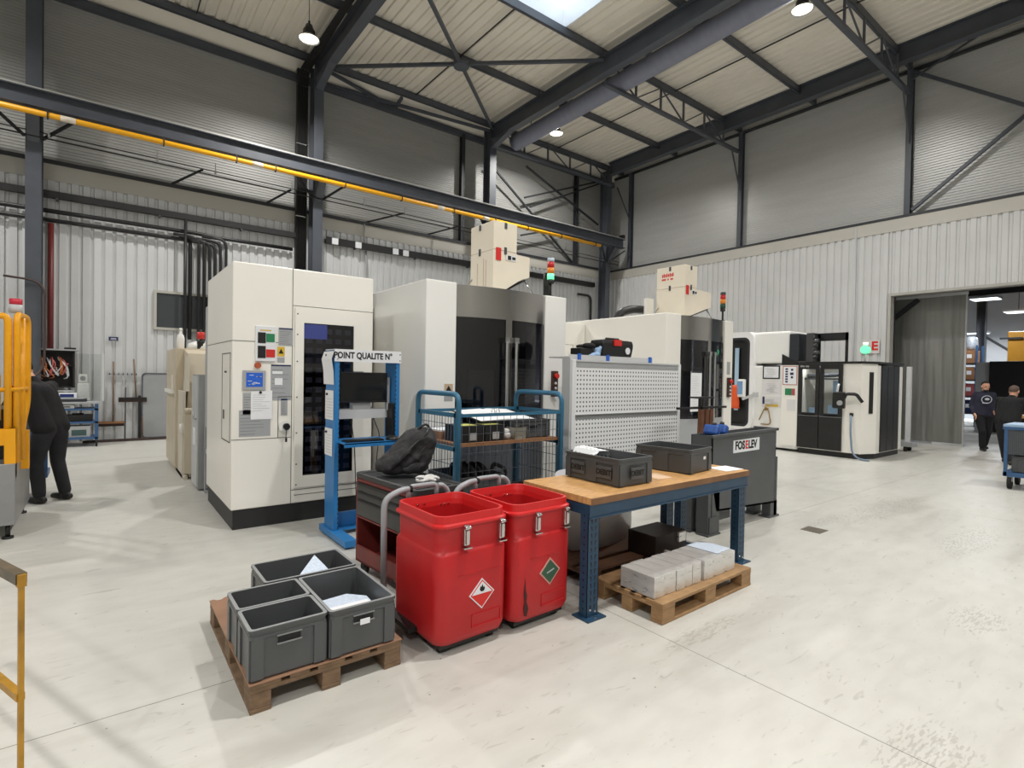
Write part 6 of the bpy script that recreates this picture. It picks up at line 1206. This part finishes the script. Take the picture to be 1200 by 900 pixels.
# ------------------------------------------------------------------ people
def limb(b, pts, n=12):
    """tapering limb: (point, radius) chain with a ball at every joint"""
    for (p, r), (q, s_) in zip(pts[:-1], pts[1:]): b.cyl(p, q, r, s_, n)
    for p, r in pts: b.ell(p, (r, r, r), n, 8)
    return b
def person(label, loc, rz, J, top, legs_m, hair=True, beard=False, emblem=False, cap_m=None, group=None):
    """J: joints in a local frame, x to the person's left, -y forwards, z up"""
    t = thing('person', label, 'person', loc, rz, group); V = Vector
    neck, head = V(J['neck']), V(J['head']); pel = V(J['pelvis']); chest = V(J['chest'])
    b = M(); f = V(J.get('face', (0, -1, 0))).normalized()
    limb(b, [(neck - (neck - chest) * 0.2, 0.06), (neck, 0.056), (head, 0.06)])
    R = f.to_track_quat('-Y', 'Z').to_matrix()
    def at(x, y, z): return head + R @ V((x, y, z))
    h = M().ell((0, 0, 0.025), (0.076, 0.095, 0.108), 18, 12).ell((0, -0.035, -0.055), (0.055, 0.055, 0.06), 14, 9).ell((0, -0.102, -0.012), (0.014, 0.022, 0.022), 10, 7).ell((0, -0.088, -0.052), (0.026, 0.014, 0.009), 10, 6).ell((0, -0.088, 0.03), (0.05, 0.012, 0.012), 12, 6)
    for s_ in (-1, 1): h.ell((s_ * 0.078, 0.005, 0.0), (0.012, 0.022, 0.034), 10, 7)
    b.v += [tuple(head + R @ V(v)) for v in h.v]; o = len(b.v) - len(h.v); b.f += [[i + o for i in q] for q in h.f]; b.mi += h.mi; b.sm += h.sm
    for s_, k in ((1, 'l'), (-1, 'r')):
        sh, el, wr_, hd = (V(J[n + k]) for n in ('sh_', 'el_', 'wr_', 'hd_'))
        limb(b, [(sh, 0.052), (el, 0.040), (wr_, 0.027)])
        d = (hd - wr_).normalized(); side = d.cross(V(J.get('palm_' + k, (0, -1, 0)))).normalized(); nrm = d.cross(side)
        limb(b, [(wr_, 0.026), (wr_ + d * 0.045, 0.03)]); 
        for i, (off, ln) in enumerate(((-0.03, 0.066), (-0.010, 0.078), (0.010, 0.074), (0.029, 0.058))):
            a = wr_ + d * 0.08 + side * off; limb(b, [(wr_ + d * 0.035 + side * off * 0.7, 0.014), (a, 0.012), (a + d * ln * 0.55 + nrm * 0.012, 0.0095), (a + d * ln * 0.9 + nrm * 0.035, 0.008)], 8)
        limb(b, [(wr_ + d * 0.02 - side * 0.02, 0.014), (wr_ + d * 0.06 - side * 0.055, 0.011), (wr_ + d * 0.095 - side * 0.062 + nrm * 0.012, 0.009)], 8)
    limb(b, [(pel, 0.11), (chest, 0.12)])
    for k in 'lr': limb(b, [(V(J['hip_' + k]), 0.08), (V(J['kn_' + k]), 0.05), (V(J['an_' + k]), 0.036)])
    blob_obj('body', b, 0.0085, SKIN, t, 2, world=False)
    # clothing
    b = M(); L_, R_ = V(J['sh_l']), V(J['sh_r'])
    limb(b, [(pel + (chest - pel) * 0.0, 0.145), ((pel + chest) / 2, 0.145), (chest, 0.155)], 16)
    for s_, k in ((1, 'l'), (-1, 'r')):
        hip = V(J['hip_' + k]); sh = V(J['sh_' + k])
        limb(b, [(hip + (chest - pel) * 0.05, 0.125), (chest + (sh - chest) * 0.45, 0.12), (sh, 0.075)], 16)
        wr_ = V(J['wr_' + k]); el = V(J['el_' + k]); cuff = el + (wr_ - el) * J.get('sleeve', 0.9)
        limb(b, [(sh, 0.076), (el, 0.060), (cuff, 0.046)])
    limb(b, [(chest, 0.13), (neck - (head - neck) * 0.15, 0.074)], 16)
    blob_obj('pullover', b, 0.013, top, t, 4, world=False)
    b = M()
    for k in 'lr': limb(b, [(pel * 0.3 + V(J['hip_' + k]) * 0.7, 0.125), (V(J['hip_' + k]) * 0.8 + V(J['kn_' + k]) * 0.2, 0.108), (V(J['kn_' + k]), 0.078), (V(J['an_' + k]) + (V(J['kn_' + k]) - V(J['an_' + k])) * 0.08, 0.068)], 14)
    limb(b, [(pel, 0.135), (pel + (chest - pel) * 0.15, 0.135)], 16)
    blob_obj('trousers', b, 0.013, legs_m, t, 4, world=False)
    for k in 'lr':
        a = V(J['an_' + k]); d = V(J.get('toe_' + k, (0, -1, 0))).normalized(); s_ = M()
        p = V((a.x, a.y, max(0.045, a.z - 0.055))); limb(s_, [(p - d * 0.05, 0.042), (p + d * 0.06, 0.044), (p + d * 0.16, 0.036)], 12); limb(s_, [(a, 0.05), (p, 0.05)])
        me = s_; me.v = [(v[0], v[1], max(v[2], 0.004 if a.z < 0.2 else -9)) for v in me.v]
        blob_obj('shoe', me, 0.009, SHOE, t, 2, world=False)
    if hair:
        b = M(); h = M().ell((0, 0.012, 0.045), (0.084, 0.100, 0.098), 18, 12)
        vs = [(x * (0.9 if (y < 0 and z < 0.085) else 1), (max(y, -0.088) if z >= 0.085 else y * 0.35) if y < 0 else y, z) for x, y, z in h.v]
        b.v = [tuple(head + R @ V(v)) for v in vs]; b.f, b.mi, b.sm = h.f, h.mi, h.sm; b.build('hair', cap_m or HAIR, t, world=False)
    if beard:
        b = M(); h = M().ell((0, -0.035, -0.085), (0.058, 0.056, 0.036), 14, 9); b.v = [tuple(head + R @ V(v)) for v in h.v]; b.f, b.mi, b.sm = h.f, h.mi, h.sm; b.build('beard', HAIR, t, world=False)
    for s_ in (-1, 1):
        b = M(); h = M().ell((s_ * 0.032, -0.092, 0.012), (0.011, 0.006, 0.006), 8, 6); b.v = [tuple(head + R @ V(v)) for v in h.v]; b.f, b.mi, b.sm = h.f, h.mi, h.sm; b.build('eye', INK, t, world=False)
    return t
# worker in black bending over the guarded machine (faces left, away)
J = dict(pelvis=(0, 0.06, 0.96), chest=(0, -0.06, 1.34), neck=(0, -0.16, 1.52), head=(0, -0.26, 1.63), face=(0.1, -0.9, -0.55),
         sh_l=(0.20, -0.10, 1.44), el_l=(0.25, -0.24, 1.17), wr_l=(0.14, -0.46, 1.13), hd_l=(0.10, -0.58, 1.12), sh_r=(-0.20, -0.10, 1.44), el_r=(-0.26, -0.22, 1.17), wr_r=(-0.15, -0.46, 1.13), hd_r=(-0.10, -0.58, 1.12), palm_l=(0, 0, -1), palm_r=(0, 0, -1),
         hip_l=(0.10, 0.10, 0.92), kn_l=(0.12, 0.02, 0.50), an_l=(0.11, 0.06, 0.09), hip_r=(-0.10, 0.10, 0.92), kn_r=(-0.13, 0.06, 0.50), an_r=(-0.14, 0.16, 0.09), sleeve=0.95)
pw = person('person in black pullover and dark work trousers bending over the yellow guarded machine', (-0.57, 8.86, 0), -2.3, J, CLOTHB, CLOTHG)
M().box(-0.235, -0.228, 0.0, 0.05, 0.60, 0.68).build('red_patch', mat('dark_red_patch', (110, 34, 40), 0.8), pw, world=False)
# man in the navy pullover walking in through the doorway (faces the viewer)
J = dict(pelvis=(0, 0, 0.95), chest=(0, -0.04, 1.33), neck=(0, -0.06, 1.50), head=(0.0, -0.10, 1.62), face=(0.1, -1, -0.08),
         sh_l=(0.17, -0.03, 1.42), el_l=(0.23, 0.04, 1.16), wr_l=(0.17, -0.16, 1.0), hd_l=(0.13, -0.26, 0.95), sh_r=(-0.17, -0.03, 1.42), el_r=(-0.23, 0.02, 1.13), wr_r=(-0.22, -0.16, 0.92), hd_r=(-0.20, -0.22, 0.82), palm_l=(-1, 0, 0), palm_r=(1, 0, 0),
         hip_l=(0.10, 0, 0.91), kn_l=(0.12, 0.02, 0.50), an_l=(0.12, 0.22, 0.12), hip_r=(-0.09, 0, 0.91), kn_r=(-0.06, -0.16, 0.51), an_r=(-0.03, -0.10, 0.09), sleeve=0.82)
pm = person('person in navy pullover with a pale round emblem coming through the doorway', (17.75, 3.42, 0), -1.05, J, CLOTHN, CLOTHB, True, True)
e = M(); c_ = Vector((0.0, -0.205, 1.30))
e.tube([(c_.x + 0.10 * math.cos(a), c_.y - 0.012 * math.sin(a) + 0.02 * abs(math.cos(a)), c_.z + 0.095 * math.sin(a)) for a in [2 * PI * k / 24 for k in range(24)]], 0.010, 6, closed=True)
e.ell((0, -0.212, 1.31), (0.05, 0.012, 0.03)).box(-0.09, 0.02, -0.214, -0.2, 1.20, 1.225); e.build('chest_emblem', mat('pale_print', (196, 198, 206), 0.7), pm, world=False)
# two workers behind the cart on the right
J2 = dict(pelvis=(0, 0.02, 0.93), chest=(0, -0.08, 1.27), neck=(0, -0.14, 1.42), head=(0.0, -0.20, 1.53), face=(0.0, -1, -0.3),
          sh_l=(0.20, -0.1, 1.35), el_l=(0.27, -0.2, 1.09), wr_l=(0.20, -0.42, 1.04), hd_l=(0.17, -0.54, 1.03), sh_r=(-0.20, -0.1, 1.35), el_r=(-0.27, -0.2, 1.09), wr_r=(-0.20, -0.42, 1.04), hd_r=(-0.17, -0.54, 1.03), palm_l=(0, 0, -1), palm_r=(0, 0, -1),
          hip_l=(0.10, 0.02, 0.90), kn_l=(0.13, -0.12, 0.48), an_l=(0.16, -0.30, 0.09), hip_r=(-0.10, 0.02, 0.90), kn_r=(-0.12, -0.02, 0.48), an_r=(-0.12, 0.06, 0.09), sleeve=0.9)
person('person with close cropped hair in a black top standing behind the blue cart', (15.15, 2.52, 0), -1.85 + PI, J2, CLOTHB, CLOTHG, True, False, False, mat('cropped_hair', (92, 74, 64), 0.7))
J3 = dict(J2); J3.update(head=(0, -0.12, 1.64), neck=(0, -0.10, 1.50), chest=(0, -0.05, 1.33), face=(0, -1, 0))
person('person in a dark top farther back at the right edge of the doorway', (17.0, 2.28, 0), -1.3, J3, CLOTHG, CLOTHB)

# ------------------------------------------------------------------ blue cart with crates at the right edge
rc = thing('parts_cart', 'blue tubular cart with a grey crate on its lower deck at the right edge', 'cart', (12.0, 1.3, 0))
RX0, RX1, RY0, RY1 = 11.6, 12.35, 0.55, 1.97
for x in (RX0, RX1 - 0.04):
    for y in (RY0, RY1 - 0.05): M().box(x, x + 0.045, y, y + 0.045, 0.2, 1.02).build('post', RTB, rc, bevel=0.004)
M().box(RX0 - 0.01, RX1, RY0, RY1 + 0.01, 1.0, 1.045).build('top_shelf', mat('pale_blue_top', (150, 176, 204), 0.4), rc, bevel=0.01); M().box(RX0 - 0.012, RX1, RY0, RY1 + 0.012, 0.96, 1.0).build('shelf_frame', RTB, rc)
M().box(RX0, RX1, RY0, RY1, 0.2, 0.27).build('deck', RTB, rc); M().box(RX0 + 0.02, RX1 - 0.02, RY1 - 0.02, RY1 - 0.01, 0.62, 0.95).build('side_mesh', dots_mat('fine_mesh', (70, 74, 80), (30, 32, 36), 0.02, 0.007, 'XZ'), rc)
M().box(RX0 + 0.01, RX0 + 0.015, RY0 + 0.05, RY1 - 0.05, 0.56, 0.95).build('front_mesh', dots_mat('fine_mesh_front', (84, 88, 94), (36, 38, 42), 0.022, 0.007, 'YZ'), rc)
for x in (RX0 + 0.06, RX1 - 0.1):
    for y in (RY1 - 0.08, RY0 + 0.1): M().cyl((x, y - 0.025, 0.1), (x, y + 0.025, 0.1), 0.1, n=20).build('castor', RUBBER, rc); M().box(x - 0.04, x + 0.04, y - 0.035, y + 0.035, 0.12, 0.2).build('castor_fork', GREY, rc)
cx1 = crate('dark grey crate with a small white label on the lower deck of the blue cart', 11.93, 1.60, 0.55, 0.56, 0.26, 0.271, None, CRATE_D, CRATE, 0, ('-x',)); M().box(11.647, 11.652, 1.54, 1.62, 0.42, 0.445).build('paper_label', PAPER, cx1)
rbk = thing('red_tray', 'red flat tray with white parts on top of the blue cart', 'tray', (11.9, 1.4, 1.046)); M().rings([[(x, y, z) for x, y in rrect(11.66 + i, 12.2 - i, 0.8 + i, 1.72 - i, 0.02, 3)] for i, z in ((0.02, 1.046), (0, 1.09), (0.012, 1.09), (0.03, 1.052))]).build('tray', REDP, rbk)
wt = thing('white_carton', 'white boxes stacked on the red tray of the blue cart', 'box', (11.95, 1.4, 1.09)); M().box(11.75, 12.05, 1.05, 1.55, 1.091, 1.17).box(11.8, 12.0, 1.1, 1.5, 1.17, 1.22).build('carton', SIGNW, wt, bevel=0.004)

# ------------------------------------------------------------------ doorway: sliding panel and the hall beyond
dp = M().box(18.35, 18.43, 3.93, 7.2, 0.05, 4.12)
st('door_1', dp, GALV)
M().box(18.33, 18.36, 3.9, 7.2, 4.06, 4.13).box(18.33, 18.35, 3.9, 3.95, 0.05, 4.1)
st('trim_2', M().box(18.3, 18.35, 3.9, 7.2, 4.08, 4.16).box(18.32, 18.35, 3.915, 3.95, 0.03, 4.08).box(18.3, 18.35, 3.9, 4.6, 0.0, 0.06), LGREY)
st('trim_3', M().bar((18.33, 5.7, 3.45), (18.33, 5.0, 4.05), 0.14, 0.02, up=(1, 0, 0)), STEEL_D)
FARW = mat('far_wall_panel', (176, 178, 180), 0.6, 0, 0.05, 1)
st('wall_far', M().box(33.0, 33.2, -8, 12, 0, 7), FARW)
st('wall_far_side', M().box(17.8, 33, 11.9, 12.1, 0, 7).box(17.8, 33, -8.1, -7.9, 0, 7), FARW)
fc = M().box(17.7, 33.2, -8.1, 12.1, 6.0, 6.15); st('ceiling_far', fc, mat('dark_far_ceiling', (40, 43, 52), 0.6))
for x in (19.5, 22.0, 24.5, 27.0, 30.0): st('roof_beam', M().ibeam((x, -8, 5.7), (x, 12, 5.7), 0.18, 0.4), STEEL_D)
for y in (-1, 1.5, 4): st('roof_beam', M().box(18, 30, y - 0.06, y + 0.06, 5.35, 5.5), STEEL_D)
st('steel_column', M().ibeam((30.2, 5.95, 0), (30.2, 5.95, 6), 0.3, 0.3, up=(0, 1, 0)), STEEL); st('roof_beam', M().bar((30.3, 5.85, 3.75), (30.3, 4.6, 2.75), 0.1, 0.1), STEEL_D)
for i, (x, y, lab, zl) in enumerate(((26.0, 5.04, 'square light panel nearest the top edge of the doorway', 4.83), (29.0, 4.6, 'square light panel at the right edge of the picture through the doorway', 4.58), (31.0, 6.29, 'small far light panel above the rack of cartons', 3.94), (20.6, -1.2, 'added unseen light panel inside the far hall to the right of the visible doorway', 4.9))):  # last panel is out of view, added to brighten the fronts in the far hall
    t = thing('ceiling_light', lab, 'light', (x, y, zl), 0, 'light panels beyond the doorway'); M().box(x - 0.42, x + 0.42, y - 0.42, y + 0.42, zl + 0.01, zl + 0.09).build('housing', LGREY, t); M().box(x - 0.38, x + 0.38, y - 0.38, y + 0.38, zl, zl + 0.01).build('light_panel', LEDP, t); M().cyl((x, y, zl + 0.09), (x, y, 5.98), 0.01).build('hanger', STEEL_D, t)
    L_ = bpy.data.lights.new('panel_light', 'AREA'); L_.size = 0.55; L_.energy = HALL2_W; L_.color = (0.92, 0.96, 1.0); lo = bpy.data.objects.new('panel_light', L_); COL.objects.link(lo); lo.location = (x, y, zl - 0.01)
yb_ = thing('yellow_machine', 'large ochre yellow machine housing in the hall beyond the doorway', 'machine', (29, 3.8, 0)); M().box(28.0, 29.6, 2.2, 4.73, 2.55, 3.75).build('housing', mat('ochre_paint', (200, 142, 40), 0.45, 0, 0.08, 3), yb_, bevel=0.03); M().box(27.9, 28.0, 4.3, 4.95, 3.45, 3.52).build('bracket', STEEL_D, yb_); M().box(28.2, 29.4, 2.4, 4.5, 0, 2.55).build('base', STEEL_D, yb_)
gc = thing('grey_cabinet', 'pale grey and black machine cabinet beyond the doorway', 'cabinet', (25.5, 4.4, 0)); M().box(25.0, 26.4, 4.68, 5.05, 0, 2.47).build('pale_side', LGREY, gc); M().box(24.9, 26.4, 3.3, 4.67, 0, 2.5).build('dark_front', BLACK, gc, bevel=0.02)
shf = thing('storage_rack', 'storage rack beyond the doorway next to the sliding panel', 'rack', (27.4, 5.9, 0))
for x in (27.0, 27.9):
    for y in (5.42, 6.6): M().box(x, x + 0.06, y, y + 0.06, 0, 3.2).build('upright', RTB, shf)
for z in (0.5, 1.15, 1.8, 2.45): M().box(27.0, 27.96, 5.42, 6.66, z, z + 0.05).build('shelf', STEEL_D, shf)
for i, (z, m_, lab) in enumerate(((0.551, mat('dark_blue_sign', (34, 44, 88), 0.4), 'dark blue box on the lowest shelf of the far rack'), (1.201, mat('dull_red', (170, 84, 84), 0.5), 'dull red box on the second shelf of the far rack'), (1.851, BROWN, 'brown carton on the third shelf of the far rack'), (2.501, BROWN, 'brown carton on the top shelf of the far rack'))):
    t = thing('carton', lab, 'box', (27.4, 5.8, z)); M().box(27.05, 27.8, 5.5, 6.1, z, z + 0.5).build('carton', m_, t, bevel=0.01); M().box(27.046, 27.05, 5.6, 5.75, z + 0.2, z + 0.35).build('paper_label', PAPER, t)
wr_ = thing('wrapped_goods', 'clear wrapped roll standing on the top brown carton of the far rack', 'roll', (27.4, 5.7, 3.002)); M().lathe([(0.2, 0), (0.22, 0.2), (0.2, 0.5), (0.12, 0.56)], (27.4, 5.7, 3.002), 14, True, True).build('wrapped_roll', mat('plastic_wrap', (190, 196, 204), 0.2, 0.2, 0.3, 8), wr_)
wbn = thing('workbench', 'wooden topped workbench behind the person in navy', 'bench', (20.2, 2.8, 0)); M().box(19.7, 20.7, 1.2, 3.4, 0.78, 0.85).build('bench_top', BENCH, wbn)
for x in (19.75, 20.6):
    for y in (1.25, 3.3): M().box(x, x + 0.06, y, y + 0.06, 0, 0.78).build('leg', STEEL_D, wbn)
M().bar((19.8, 3.2, 0.05), (19.8, 2.2, 0.75), 0.05, 0.05).build('brace', BROWN, wbn)
ck = thing('tool_chest', 'black tool chest under the far workbench', 'chest', (20.2, 2.2, 0)); M().box(19.85, 20.5, 1.5, 2.6, 0.02, 0.7).build('chest', BLACK, ck, bevel=0.01); M().box(19.845, 19.85, 1.55, 2.55, 0.34, 0.36).build('drawer_gap', GREY, ck)
pf = M().box(21.4, 21.9, 2.0, 2.5, 0.0, 1.2); tag(pf.build('red_extinguisher_box', mat('deep_red_box', (150, 34, 38), 0.5)), 'deep red box standing beyond the doorway', 'box')
